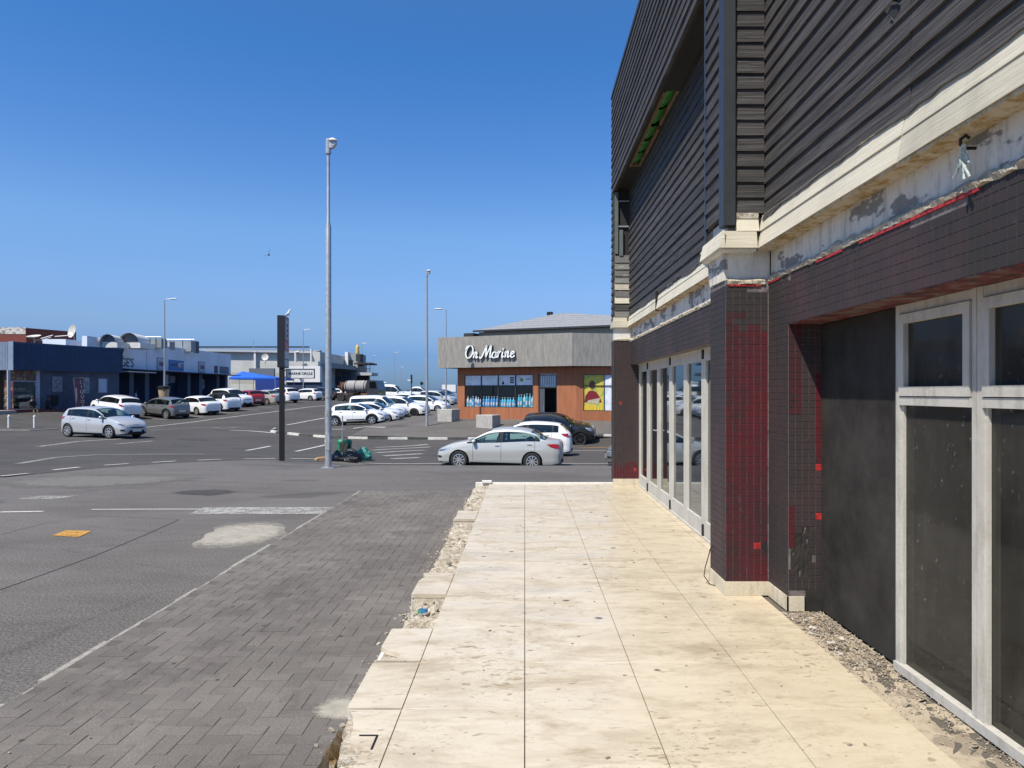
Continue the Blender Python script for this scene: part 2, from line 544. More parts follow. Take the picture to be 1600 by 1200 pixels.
M['frame'] = mk_concrete('dusty_aluminium_frame', (0.49, 0.465, 0.41), (0.33, 0.31, 0.265))
M['frame_cream'] = mk_concrete('ivory_door_frame', (0.50, 0.475, 0.42), (0.38, 0.36, 0.31))
def mk_dusty():
    n = N('dusty_window_glass')
    n.n.remove(n.b)
    p = n.pos()
    gl = n.new('ShaderNodeBsdfGlossy'); gl.inputs['Roughness'].default_value = 0.06; gl.inputs[0].default_value = (0.85, 0.88, 0.9, 1)
    tr = n.new('ShaderNodeBsdfTransparent'); tr.inputs[0].default_value = (0.55, 0.55, 0.52, 1)
    df = n.new('ShaderNodeBsdfDiffuse')
    st = n.noise(n.pos((16, 16, 0.7)), 1.6, 6, 0.7)
    sp = n.noise(n.pos((30, 30, 17)), 1.3, 6, 0.85)
    blot = n.noise(n.pos((1.2, 1.2, 0.8)), 1.8, 4)
    f = n.math('ADD', n.math('MULTIPLY', n.ramp(st, [(0.3, 0.22), (0.75, 0.31)]), n.ramp(blot, [(0.3, 0.35), (0.7, 1.2)])), n.math('MULTIPLY', n.ramp(sp, [(0.615, 0.0), (0.68, 0.7)]), n.ramp(n.noise(n.pos((1.5, 1.5, 1.1), off=(5, 2, 8)), 2.0, 4), [(0.42, 0.1), (0.62, 1.0)])))
    n.l.new(n.ramp(sp, [(0.60, (0.14, 0.128, 0.11)), (0.67, (0.44, 0.42, 0.38))]), df.inputs[0])
    m0 = n.new('ShaderNodeMixShader')
    n.l.new(f, m0.inputs[0]); n.l.new(tr.outputs[0], m0.inputs[1]); n.l.new(df.outputs[0], m0.inputs[2])
    m1 = n.new('ShaderNodeMixShader')
    n.l.new(n.math('MULTIPLY', n.schlick(0.05), 0.38), m1.inputs[0]); n.l.new(m0.outputs[0], m1.inputs[1]); n.l.new(gl.outputs[0], m1.inputs[2])
    n.l.new(m1.outputs[0], n.out.inputs[0])
    return n.mat
M['dusty'] = mk_dusty()
M['door_glass'] = glass('door_glass', (0.42, 0.43, 0.41), 0.15, 0.78)
M['shop_glass'] = glass('shop_glass', (0.93, 0.95, 0.96), 0.03, 0.97)
M['car_glass'] = glass('car_glass', (0.52, 0.66, 0.62), 0.06, 0.85)
M['dark_glass'] = glass('dark_car_glass', (0.20, 0.24, 0.25), 0.06, 0.7)
M['steel'] = plain('galvanised_steel', (0.42, 0.43, 0.44), 0.45, 0.55, 0.18, 9, 0.1)
M['black'] = plain('black_plastic', (0.016, 0.016, 0.017), 0.62, scale=10, spec=0.25)
M['rubber'] = plain('tyre_rubber', (0.022, 0.022, 0.022), 0.85, scale=20)
M['alloy'] = plain('alloy_rim', (0.55, 0.56, 0.57), 0.3, 0.7, 0.06, 4)
M['dark_rim'] = plain('dark_alloy_rim', (0.06, 0.06, 0.065), 0.3, 0.6, 0.06, 4)
M['interior'] = plain('car_interior', (0.03, 0.03, 0.032), 0.8, scale=5)
M['seat'] = plain('car_seat_cloth', (0.07, 0.072, 0.075), 0.9, scale=15)
M['lamp_red'] = paint('red_lamp', (0.35, 0.012, 0.012), 0.15, 0, 1.0)
M['lamp_clear'] = paint('clear_lamp', (0.62, 0.66, 0.68), 0.1, 0.5, 1.0)
M['lamp_dark'] = paint('lamp_bowl', (0.10, 0.105, 0.11), 0.1, 0.4, 1.0)
M['plate'] = plain('number_plate', (0.72, 0.72, 0.68), 0.5, scale=8)
M['white_paint'] = None
def mk_line(name, c, lo, hi):
    n = N(name)
    p = n.pos()
    a = n.mix(0.55, n.noise(p, 4.0, 7, 0.8), n.noise(p, 38.0, 5, 0.8))
    n.set(color=c, rough=0.8)
    n.l.new(n.ramp(a, [(lo, 1.0), (hi, 0.0)]), n.b.inputs['Alpha'])
    n.set(color=n.ramp(n.noise(p, 2, 4), [(0.3, tuple(x * 0.75 for x in c)), (0.7, c)]))
    return n.mat
def mk_patch(name, c, spread=0.75, sc=7.0):
    n = N(name)
    g = n.new('ShaderNodeTexCoord').outputs['Generated']
    sb = n.new('ShaderNodeVectorMath', operation='SUBTRACT'); n.l.new(g, sb.inputs[0]); sb.inputs[1].default_value = (.5, .5, .5)
    ml = n.new('ShaderNodeVectorMath', operation='MULTIPLY'); n.l.new(sb.outputs[0], ml.inputs[0]); ml.inputs[1].default_value = (2, 2, 0)
    ln = n.new('ShaderNodeVectorMath', operation='LENGTH'); n.l.new(ml.outputs[0], ln.inputs[0])
    a = n.mix(0.5, n.noise(n.pos(), sc, 9, 0.8), n.noise(n.pos(), sc * 6, 6, 0.85))
    f = n.math('SUBTRACT', n.math('MULTIPLY', a, 1.15), n.math('MULTIPLY', ln.outputs['Value'], spread))
    n.set(color=n.ramp(n.noise(n.pos(), 9, 5), [(0.3, tuple(x * 0.7 for x in c)), (0.7, c)]), rough=0.9)
    n.l.new(n.ramp(f, [(-0.05, 0.0), (0.22, 0.8)]), n.b.inputs['Alpha'])
    return n.mat
M['line'] = mk_line('worn_white_road_paint', (0.56, 0.55, 0.52), 0.50, 0.66)
M['line_faint'] = mk_line('faded_white_road_paint', (0.40, 0.385, 0.36), 0.42, 0.58)
M['line_yellow'] = mk_line('yellow_road_paint', (0.52, 0.27, 0.045), 0.50, 0.60)
M['spill'] = mk_patch('dried_cement_spill', (0.45, 0.415, 0.345), 0.62, 14.0)
M['line_worn'] = mk_line('scuffed_white_road_paint', (0.50, 0.49, 0.46), 0.43, 0.57)
M['line_cross'] = mk_line('rubbed_crossing_paint', (0.40, 0.39, 0.37), 0.44, 0.64)
M['kerb_white'] = plain('white_kerb_paint', (0.52, 0.50, 0.45), 0.8, scale=5, var=0.2)
M['kerb_black'] = plain('black_kerb_paint', (0.05, 0.05, 0.05), 0.8, scale=5, var=0.3)
M['kerb'] = plain('bare_kerb', (0.30, 0.28, 0.25), 0.9, scale=5, var=0.2)
# ------------------------------------------------------------------ terrain: gentle fall to the road, rise to the car park
CTRL = [(-45, 17, -.5), (-25, 18, -.5), (-14, 17, -.46), (-9, 19, -.5), (-7, 22, -.68), (-3, 22.8, -1.06), (3, 22.8, -1.1), (12, 22.8, -1.15), (22, 23, -1.2),
        (-1, 26, -1.12), (5, 31, -1.12), (-5, 31, -1.0), (2.4, 37, -1.1), (-20, 34, -.56), (-12, 29, -.76), (-30, 43, -.58), (-14.6, 41.9, -.7), (-10.6, 38, -.86),
        (-4.6, 38, -1.0), (-28, 52, -.31), (-26, 58, -.10), (-23.3, 68, .27), (-26, 85, .56), (-11.3, 49, -.64), (-10, 58, -.37), (-9.5, 69, -.12), (-8, 100, .55), (-20, 120, .85),
        (-34, 60, 0.05), (-34, 82, .5), (-50, 50, .35), (0, 60, -.2), (15, 44, -.35), (22, 36, -1.0), (20, 60, -.2), (30, 100, .5), (-60, 120, .9), (0, 150, .95), (-40, 160, 1.0),
        (-5.6, 41.4, -.47), (-5, 45.5, -.24), (2.7, 41.4, -.28), (-1.2, 43, -.27), (-45, 30, -.5), (60, 60, 0), (60, 25, -1.1), (-36, 47, .25), (-33, 50.5, .2),
        (120, 160, 1.0), (-160, 160, 1.0), (-160, 30, 0), (160, 30, -1)]
_c = np.array(CTRL)
def _phi(r2): return np.sqrt(r2 + 9.0)
_A = _phi(((_c[:, None, :2] - _c[None, :, :2]) ** 2).sum(-1))
_n = len(_c)
_B = np.zeros((_n + 1, _n + 1)); _B[:_n, :_n] = _A; _B[:_n, _n] = 1; _B[_n, :_n] = 1
_w = np.linalg.solve(_B, np.append(_c[:, 2], 0))
def sstep(a, b, x):
    t = min(1, max(0, (x - a) / (b - a)))
    return t * t * (3 - 2 * t)
def far_h(x, y):
    r = _phi((_c[:, 0] - x) ** 2 + (_c[:, 1] - y) ** 2)
    return float((r * _w[:_n]).sum() + _w[_n])
def H(x, y):
    near = -0.25 - 0.11 * sstep(13.0, 18.6, y)
    if y < 13.5: return near
    k = sstep(-9, -4, x)
    a = 14.5 + (18.5 - 14.5) * k
    b = 24.0 + (22.0 - 24.0) * k
    t = sstep(a, b, y)
    f = far_h(x, min(y, 170)) if t > 0 else 0
    if y > 140:
        q = sstep(140, 175, y)
        f = f * (1 - q) + 1.0 * q
    return near * (1 - t) + f * t
def on_ground(px, py, lift=0.0):
    """where the sight line through a photo point meets the terrain"""
    lo = 2.0
    dx, dz = (px - CX) / FPX, -(py - CY) / FPX
    y = lo
    while y < 400:
        step = max(0.05, y * 0.01)
        if EYE + dz * (y + step) <= H(dx * (y + step), y + step):
            a, b = y, y + step
            for _ in range(24):
                m = (a + b) / 2
                if EYE + dz * m <= H(dx * m, m): b = m
                else: a = m
            return Vector((dx * b, b, H(dx * b, b) + lift))
        y += step
    return Vector((dx * 400, 400, 1.0))
def place(px, Y):
    x = (px - CX) / FPX * Y
    return Vector((x, Y, H(x, Y)))

def axis(parts):
    out = []
    for a, b, s in parts:
        n = max(1, round((b - a) / s))
        out += [a + (b - a) * i / n for i in range(n)]
    out.append(parts[-1][1])
    return out
gx = axis([(-320, -80, 30), (-80, -40, 5), (-40, -16, 1.0), (-16, 8, 0.5), (8, 30, 2), (30, 80, 8), (80, 320, 40)])
gy = axis([(-40, -8, 8), (-8, 12, 2), (12, 45, 0.5), (45, 100, 1.5), (100, 180, 8), (180, 420, 60)])
g = MB()
g.grid([[(x, y, H(x, y)) for x in gx] for y in gy])
ground = g.build('ground', M['asphalt'], smooth=True, recalc=False, angle=None)
tag(ground, 'worn grey asphalt forecourt, road and car park', kind='structure')

# darker resurfaced road and car park beyond the forecourt, laid as a sheet over it
_eb = [on_ground(*p) for p in ((-330, 782), (-150, 760), (0, 746.5), (100, 736), (200, 728.5), (300, 722.5), (430, 719), (515, 719.5), (560, 722))]
_eb = [(-90, 14.0)] + [(p.x, p.y) for p in _eb] + [(-3.2, 20.2), (4, 20.3), (60, 21)]
_eb.sort()
def road_edge(x): return float(np.interp(x, [e[0] for e in _eb], [e[1] for e in _eb]))
rx = [x for x in gx if -90 <= x <= 60]
rows = []
for t in [i * 0.5 for i in range(60)] + [30 + i * 1.5 for i in range(47)] + [102 + i * 8 for i in range(6)]:
    rows.append([(x, road_edge(x) + t, H(x, road_edge(x) + t) + (0.018 if t > 0 else -0.002)) for x in rx])
r_ = MB(); r_.grid(rows)
tag(r_.build('road', M['road'], smooth=True, recalc=False, angle=None), 'dark asphalt road and car park surface', kind='structure')
# pavement in front of the corner shop
pl = [on_ground(545, 685), on_ground(700, 634)]
rows = []
for i in range(25):
    t = i / 24
    a = Vector((pl[0].x + (pl[1].x - pl[0].x) * t, pl[0].y + .2 + (pl[1].y - pl[0].y) * t)); b = Vector((13, 35.4 + 26 * t))
    row = []
    for k in range(31):
        q = a.lerp(b, k / 30)
        if i == 0: q.y = max(q.y, 37.0 if q.x > 5 else 38.2)
        row.append((q.x, q.y, H(q.x, q.y) + .10))
    rows.append(row)
r_ = MB(); r_.grid(rows)
tag(r_.build('pavement', mk_asphalt('pavement_asphalt', 0.85), smooth=True, recalc=False, angle=None), 'asphalt pavement in front of the corner shop', kind='structure')

n_ = N('sea_water')
n_.set(color=(0.03, 0.10, 0.17), rough=0.25)
n_.bump(n_.noise(n_.pos((0.02, 0.06, 1)), 1.0, 4), 0.4, 1.0)
M['sea'] = n_.mat
s_ = MB()
s_.grid([[(x, y, -5.0) for x in (-40000, -3000, 3000, 40000)] for y in (300, 2000, 50000)])
tag(s_.build('sea', M['sea']), 'flat blue sea beyond the car park', kind='structure')

# painted lines that hug the terrain
def strip(pts, w, name, mat, label, lift=0.03, kind='structure', seg=0.6):
    """pts on the ground (xy), constant width"""
    P = [Vector((p[0], p[1])) for p in pts]
    fine = []
    for a, b in zip(P[:-1], P[1:]):
        k = max(1, int((b - a).length / seg))
        fine += [a.lerp(b, i / k) for i in range(k)]
    fine.append(P[-1])
    L, Rr = [], []
    for i, p in enumerate(fine):
        d = (fine[min(i + 1, len(fine) - 1)] - fine[max(0, i - 1)]).normalized()
        nn = Vector((-d.y, d.x)) * w / 2
        for lst, q in ((L, p + nn), (Rr, p - nn)):
            lst.append((q.x, q.y, H(q.x, q.y) + lift))
    m = MB()
    m.grid([L, Rr])
    o = m.build(name, mat, recalc=False)
    # keep normals up
    for pl in o.data.polygons:
        if pl.normal.z < 0: pl.flip()
    return tag(o, label, kind=kind)
def pixline(pxs, w, mat='line', label='white painted road line', name='road_marking', lift=0.03):
    return strip([on_ground(*p) for p in pxs], w, name, M[mat], label, lift)
M['seam'] = plain('tar_seam', (0.055, 0.05, 0.046), .9, scale=20)
dash = [((0, 746), (44, 741.5)), ((83, 736), (124, 731.5)), ((163, 728.5), (201, 726)), ((238, 724), (275, 721.8)), ((309, 720.6), (345, 719)), ((381, 718.4), (430, 717.6)), ((455, 718), (500, 718))]
for i, d in enumerate(dash):
    pixline(d, 0.14, 'line', 'white dash of the broken line along the near edge of the road')
pixline([(0, 800.5), (68, 799.5)], 0.09, 'line', 'short white line end at the picture edge', lift=.006)
pixline([(143, 796.5), (230, 796), (330, 796)], 0.06, 'line', 'thin white parking line across the forecourt', lift=.006)
# broad worn white block at the end of that line
def ground_patch(poly_px, name, mat, label, lift=0.007, jag=0.0, n=60, kind='structure'):
    P = [on_ground(*p) for p in poly_px]
    m = MB()
    c = sum(P, Vector()) / len(P)
    ring = []
    for a, b in zip(P, P[1:] + P[:1]):
        k = max(1, n // len(P))
        for i in range(k):
            q = a.lerp(b, i / k)
            if jag:
                q = c + (q - c) * (1 + jag * (noise.noise((q.x * 2.3, q.y * 2.3, 4.0)) * 1.2))
            ring.append(q)
    rows = []
    for t in (0.0, 0.35, 0.7, 1.0):
        rows.append([(lambda q: (q.x, q.y, H(q.x, q.y) + lift))(c.lerp(q, max(t, 0.002))) for q in ring])
    m.grid(rows, close=True)
    o = m.build(name, mat, recalc=False)
    for pl in o.data.polygons:
        if pl.normal.z < 0: pl.flip()
    return tag(o, label, kind=kind)
ground_patch([(318, 793.5), (521, 793), (500, 804), (295, 804)], 'road_marking', M['line_worn'], 'broad worn white block ending at the brick paving')
ground_patch([(335, 818), (380, 815), (430, 817), (452, 836), (425, 858), (365, 866), (300, 860)], 'cement_spill', M['spill'], 'pale dried cement spill on the asphalt beside the paving', jag=0.25, n=90)
ground_patch([(104, 829), (143, 830.5), (122, 840), (82, 837.5)], 'road_marking', M['line_yellow'], 'small yellow painted square on the forecourt', jag=0.02)
ground_patch([(60, 776), (135, 774), (80, 781), (10, 782)], 'tar_patch', M['line_faint'], 'faded scuffed paint on the forecourt', jag=0.4)
ground_patch([(0, 752), (110, 742), (330, 748), (200, 762), (20, 765)], 'scuffed_patch', mk_patch('pale_scuffing', (0.20, 0.185, 0.165), 0.55, 3.0), 'pale scuffed asphalt along the near edge of the road', jag=0.3)
ground_patch([(250, 768), (330, 763), (400, 768), (340, 778)], 'oil_patch', mk_patch('dark_tar_patch', (0.065, 0.06, 0.057), 0.8, 5.0), 'dark oil-stained patch on the forecourt', jag=0.3)
pixline([(0, 922), (70, 897), (150, 868), (222, 838), (280, 812)], 0.013, 'seam', 'dark straight seam between asphalt patches', 'asphalt_seam', .004)
pixline([(0, 836), (70, 818), (150, 806), (280, 812)], 0.009, 'seam', 'fine dark seam curving over the forecourt', 'asphalt_seam', .004)

# long car-park and road lines further off
pixline([(225, 668.5), (330, 656), (420, 645), (516, 633.5)], 0.16, 'line', 'long white line in front of the parked row')
pixline([(448, 664.5), (480, 658.5), (516, 652)], 0.18, 'line', 'white line of the car park lane beside the island')
pixline([(611, 663), (640, 653.5), (684, 638.5)], 0.14, 'line', 'white bay line past the noses of the white cars')
pixline([(360, 673), (390, 674), (425, 677)], 0.2, 'line', 'white stop line before the island')
pixline([(385, 705), (422, 698)], 0.16, 'line', 'single white lane dash in the road')
pixline([(462, 706.5), (515, 694)], 0.16, 'line', 'slanting white line before the green bins')
pixline([(300, 669), (330, 668), (350, 670), (372, 668)], 0.25, 'line_faint', 'faded curved arrow mark on the road')
pixline([(60, 699), (120, 691), (200, 686)], 0.3, 'line_faint', 'faded pale tyre-worn streak on the road')
pixline([(30, 726), (90, 716), (150, 712), (320, 711)], 0.25, 'line_faint', 'faint old white line curving across the road')
pixline([(180, 695), (240, 690)], 0.22, 'line_faint', 'short faint old line on the road')
pixline([(210, 676), (250, 672), (320, 668)], 0.12, 'line_faint', 'thin faint line behind the silver hatchback')
pixline([(518, 671.5), (538, 671.5)], 0.2, 'line', 'short white dash behind the tall lamp pole')
pixline([(552, 672.5), (570, 670), (602, 671)], 0.2, 'line', 'bent white dash on the island', lift=.12)
for (a, b) in (((585, 700), (668, 695)), ((582, 704.5), (672, 699)), ((588, 708.5), (664, 704.5)), ((600, 713.5), (660, 710)), ((612, 718), (655, 716))):
    pixline([a, b], 0.30, 'line_cross', 'white bar of the worn zebra crossing before the sedan')
pixline([(560, 724.6), (690, 725.2)], 0.10, 'line', 'white edge line under the sedan front')
pixline([(870, 725.5), (950, 725.5)], 0.10, 'line', 'white edge line behind the sedan')
pixline([(884, 705), (950, 704.5)], 0.12, 'line', 'white lane line to the rear of the sedan')
pixline([(905, 700.5), (950, 700)], 0.12, 'line_yellow', 'yellow lane line beside the pavement')
pixline([(170, 665), (225, 668.5)], 0.1, 'line_faint', 'faint line end under the silver hatchback nose')
for i, (a, b) in enumerate((((285, 651), (318, 652)), ((338, 645), (372, 646)), ((378, 640), (405, 641)), ((402, 636), (425, 637)), ((440, 632), (462, 633)), ((230, 655), (262, 656)))):
    pixline([a, b], 0.1, 'line', 'white bay divider between cars of the parked row')

# kerb of the traffic island, stones painted black and white in turn
kerb = empty('kerb', kind='structure', label='traffic island kerb painted black and white in turn')
KP = [on_ground(*p) for p in ((428, 672), (421, 675.5), (433, 678.5), (448, 679.5), (470, 682), (500, 684.5), (540, 686.3), (590, 687.2), (640, 687.4), (690, 687.5), (740, 687.5), (800, 687.5))]
seglen, acc, stones = 1.0, 0.0, []
dense = []
for a, b in zip(KP[:-1], KP[1:]):
    k = max(1, int((b - a).length / 0.1))
    dense += [a.lerp(b, i / k) for i in range(k)]
dense.append(KP[-1])
cur = [dense[0]]
for p in dense[1:]:
    cur.append(p)
    if (cur[-1] - cur[0]).length >= seglen:
        stones.append((cur[0], cur[-1])); cur = [p]
for i, (a, b) in enumerate(stones):
    d = (b - a).normalized()
    a2, b2 = a + d * 0.01, b - d * 0.01
    nn = Vector((-d.y, d.x, 0)).normalized()
    if nn.y < 0: nn = -nn
    za, zb = H(a2.x, a2.y), H(b2.x, b2.y)
    m = MB()
    t = 0.15
    v = [(a2.x, a2.y, za - .1), (b2.x, b2.y, zb - .1), (b2.x + nn.x * t, b2.y + nn.y * t, zb - .1), (a2.x + nn.x * t, a2.y + nn.y * t, za - .1)]
    o_ = nn * 0.03
    v += [(a2.x + o_.x, a2.y + o_.y, za + .13), (b2.x + o_.x, b2.y + o_.y, zb + .13), (b2.x + nn.x * t, b2.y + nn.y * t, zb + .14), (a2.x + nn.x * t, a2.y + nn.y * t, za + .14)]
    m.add(v, [(0, 3, 2, 1), (4, 5, 6, 7), (0, 1, 5, 4), (1, 2, 6, 5), (2, 3, 7, 6), (3, 0, 4, 7)])
    m.build('kerb_stone', M['kerb_white'] if i % 2 == 0 else M['kerb_black'], kerb)
# low kerb by the bollards on the far left
kb = empty('kerb', kind='structure', label='low pale kerb of the shop forecourt behind the bollards')
LK = [on_ground(*p) for p in ((0, 673), (45, 673.5), (90, 671.5))]
for a, b in zip(LK[:-1], LK[1:]):
    k = 4
    for i in range(k):
        p, q = a.lerp(b, i / k), a.lerp(b, (i + 0.97) / k)
        m = MB(); m.bar((p.x, p.y, H(p.x, p.y) - .03), (q.x, q.y, H(q.x, q.y) - .03), 0.2, 0.2)
        m.build('kerb_stone', M['kerb'], kb)

# ------------------------------------------------------------------ brick paving: herringbone of 200 x 100 mm pavers
PX0, PX1, PY0, PY1 = -2.95, -0.80, 2.3, 12.95
PZ = -0.222
paving = empty('brick_paving', kind='structure', label='grey herringbone brick paving strip beside the raised patio')
m = MB(); m.box(PX0 + .01, PX1, PY0, PY1 - .01, -0.26, PZ - 0.0032)
m.build('joint_bed', M['sand'], paving)
PB, PL, G = 0.1, 0.2, 0.0032
def paver_mesh(lx, ly):
    mm = MB()
    x, y, c, t = lx / 2 - G / 2, ly / 2 - G / 2, 0.0016, 0.05
    vt = [(-x + c, -y + c, 0), (x - c, -y + c, 0), (x - c, y - c, 0), (-x + c, y - c, 0)]
    vm = [(-x, -y, -c), (x, -y, -c), (x, y, -c), (-x, y, -c)]
    vb = [(-x, -y, -t), (x, -y, -t), (x, y, -t), (-x, y, -t)]
    f = [(0, 1, 2, 3)]
    for i in range(4):
        j = (i + 1) % 4
        f += [(4 + i, 4 + j, j, i), (8 + i, 8 + j, 4 + j, 4 + i)]
    mm.add(vt + vm + vb, f)
    return mm
mesh_h = paver_mesh(PL, PB).mesh('paver_across', M['paver'], recalc=False)
mesh_v = paver_mesh(PB, PL).mesh('paver_along', M['paver'], recalc=False)
cells = []
nx, ny = int((PX1 - PX0) / PB) + 6, int((PY1 - PY0) / PB) + 6
for j in range(-2, ny):
    for i in range(-2, nx):
        r = (i - j) % 4
        x, y = PX0 + i * PB, PY0 + j * PB
        if r == 0: cells.append((x + PB, y + PB / 2, 'h'))        # covers i, i+1
        elif r == 3: cells.append((x + PB / 2, y + PB, 'v'))      # covers j, j+1
pav = []
for (x, y, o) in cells:
    hx, hy = (0.1, 0.05) if o == 'h' else (0.05, 0.1)
    if x - hx < PX0 - 0.001 or x + hx > PX1 + 0.04 or y - hy < PY0 - 0.1 or y + hy > PY1 + 0.001: continue
    pav.append((x, y, o))
def visible_key(c):
    px, py = CX + FPX * c[0] / c[1], CY + FPX * (EYE + .22) / c[1]
    vis = -20 < px < 1620 and py < 1215 and c[0] < -0.93
    return (0 if vis else 1, c[1])
pav.sort(key=visible_key)
rest = MB(); tones = []
for k, (x, y, o) in enumerate(pav):
    dz = rng.uniform(-0.0025, 0.0015)
    rot = (rng.uniform(-.006, .006), rng.uniform(-.006, .006), rng.uniform(-.006, .006))
    me = mesh_h if o == 'h' else mesh_v
    if k < 300:
        obj_from_mesh('paver', me, paving, (x, y, PZ + dz), rot)
    else:
        tones += [1.0 + rng.random()] * len(me.vertices)
        rest.add([(v.co.x + x, v.co.y + y, v.co.z + PZ + dz + v.co.x * rot[1] * -1 + v.co.y * rot[0]) for v in me.vertices], [tuple(p.vertices) for p in me.polygons])
pf = tag(rest.build('paver_field', M['paver'], paving, recalc=False), kind='stuff')
pf.data.attributes.new('tone', 'FLOAT', 'POINT').data.foreach_set('value', tones)
# half bricks and the pale cement haunching along the outer edge
m = MB()
y = PY0
while y < PY1:
    l = rng.uniform(0.25, 0.7)
    w = rng.uniform(0.012, 0.05)
    m.box(PX0 - w, PX0 + 0.004, y, min(PY1, y + l - 0.003), -0.27, PZ - rng.uniform(0.004, 0.014))
    y += l
m.build('edge_haunching', mk_concrete('worn_cement', (0.33, 0.31, 0.27), (0.17, 0.155, 0.14)), paving)
# ------------------------------------------------------------------ raised patio of 600 mm polished tiles
patio = empty('patio', kind='structure', label='raised patio of cream polished stone tiles with a broken edge')
EDGE, PEND = -0.87, 12.12
m = MB(); m.box(-0.60, 2.35, -3.0, PEND, -0.3, -0.012)
m.build('patio_bed', M['grout'], patio)
def slab(x0, x1, y0, y1, z=0.0, t=0.02, g=0.0022, c=0.0015):
    mm = MB()
    x0, x1, y0, y1 = x0 + g, x1 - g, y0 + g, y1 - g
    vt = [(x0 + c, y0 + c, z), (x1 - c, y0 + c, z), (x1 - c, y1 - c, z), (x0 + c, y1 - c, z)]
    vm = [(x0, y0, z - c), (x1, y0, z - c), (x1, y1, z - c), (x0, y1, z - c)]
    vb = [(x0, y0, z - t), (x1, y0, z - t), (x1, y1, z - t), (x0, y1, z - t)]
    f = [(0, 1, 2, 3)]
    for i in range(4):
        j = (i + 1) % 4
        f += [(4 + i, 4 + j, j, i), (8 + i, 8 + j, 4 + j, 4 + i)]
    mm.add(vt + vm + vb, f)
    return mm
ys = [3.5 + 0.6 * k for k in range(-9, 15)] 
ys = [y for y in ys if y < PEND - 0.05] + [PEND - 0.02]
for i in range(4):
    for y0, y1 in zip(ys[:-1], ys[1:]):
        gx_ = 0.0022
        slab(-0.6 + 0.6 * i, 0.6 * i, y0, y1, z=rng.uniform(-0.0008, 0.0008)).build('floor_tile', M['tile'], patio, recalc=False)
# narrow cut tiles between the columns and the doors
for y0, y1 in zip(ys[:-1], ys[1:]):
    if y0 > 5.5:
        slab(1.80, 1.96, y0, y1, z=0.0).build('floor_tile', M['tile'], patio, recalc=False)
# bull-nosed edge slabs, several knocked off to the mortar
intact = [(8.74, 9.36), (5.49, 6.14), (4.13, 4.69), (3.51, 4.10)]
def edge_slab(y0, y1, notch=None):
    mm = MB()
    top = [(-0.603, y0), (-0.603, y1), (EDGE + .01, y1), (EDGE, y1 - .01)]
    if notch:
        for (x, y) in notch: top.append((x, y))
    top += [(EDGE, y0 + .01), (EDGE + .012, y0)]
    pts = [Vector((x, y, -0.03)) for x, y in top]
    mm.prism(pts, (0, 0, 0.029))
    return mm
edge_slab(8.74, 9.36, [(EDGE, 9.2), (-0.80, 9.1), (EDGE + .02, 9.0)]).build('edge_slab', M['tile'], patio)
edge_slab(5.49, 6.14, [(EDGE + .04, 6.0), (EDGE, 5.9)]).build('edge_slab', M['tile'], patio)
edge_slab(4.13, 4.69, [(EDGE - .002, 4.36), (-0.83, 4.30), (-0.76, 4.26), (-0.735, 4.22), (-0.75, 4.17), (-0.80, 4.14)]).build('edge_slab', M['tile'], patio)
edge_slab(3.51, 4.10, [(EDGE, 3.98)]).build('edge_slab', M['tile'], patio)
# last slab, its outer corner broken off
mm = MB()
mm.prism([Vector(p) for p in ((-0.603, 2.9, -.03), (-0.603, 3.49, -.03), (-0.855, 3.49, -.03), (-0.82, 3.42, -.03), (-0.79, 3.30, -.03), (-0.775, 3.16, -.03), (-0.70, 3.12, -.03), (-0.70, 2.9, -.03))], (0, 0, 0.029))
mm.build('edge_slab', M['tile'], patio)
# the mortar bed under them, torn and uneven
def in_intact(y): return any(a <= y <= b for a, b in intact) or y < 3.49
rows = []
yy = 2.5
while yy < PEND + 0.001:
    it = in_intact(yy)
    j = noise.noise((yy * 2.1, 1.0, 0.0)) * 0.06 + noise.noise((yy * 9, 5.0, 0.0)) * 0.03
    ex = EDGE + 0.02 + (0 if it else j + 0.015)
    if yy < 3.42: ex = EDGE + 0.02 + 0.06 * sstep(3.45, 3.1, yy) * (1 + noise.noise((yy * 11, 2, 0)))
    row = []
    for k in range(12):
        t = k / 11
        x = -0.598 + (ex + 0.598) * t
        top = -0.034 if it else -0.018 - 0.055 * abs(noise.noise((x * 6, yy * 4, 2))) - 0.022 * (noise.noise((x * 22, yy * 20, 3)) + 0.5) - 0.02 * (noise.noise((3, yy * 2.2, 9)) > 0.1)
        if not it and t > 0.7: top -= 0.05 * (t - 0.7) * (1 + noise.noise((yy * 7, 3, 3)))
        row.append((x, yy, top))
    h0 = row[-1][2]
    for k in range(1, 7):
        t = k / 6
        jx = 0.012 * noise.noise((yy * 14, t * 5, 8)) + 0.012 * noise.noise((yy * 4, t * 2.2, 4))
        row.append((ex - 0.012 + jx, yy, h0 + (-0.30 - h0) * t))
    rows.append(row)
    yy += 0.022
mm = MB(); mm.grid(rows)
mm.add([rows[-1][i] for i in range(len(rows[-1]))] + [(-0.598, PEND, -.3)], [tuple(range(len(rows[-1]) + 1))])
mm.build('mortar_edge', M['mortar'], patio, smooth=True, angle=35)
# smooth rendered riser still clinging below the sound slabs
for (y0, y1) in ((4.13, 4.68), (3.53, 4.12), (5.5, 6.1), (8.76, 9.3)):
    mm = MB(); mm.box(EDGE - 0.002, EDGE + 0.02, y0 + .01, y1 - .02, -0.25, -0.032)
    mm.build('riser_tile', M['plaster'], patio)
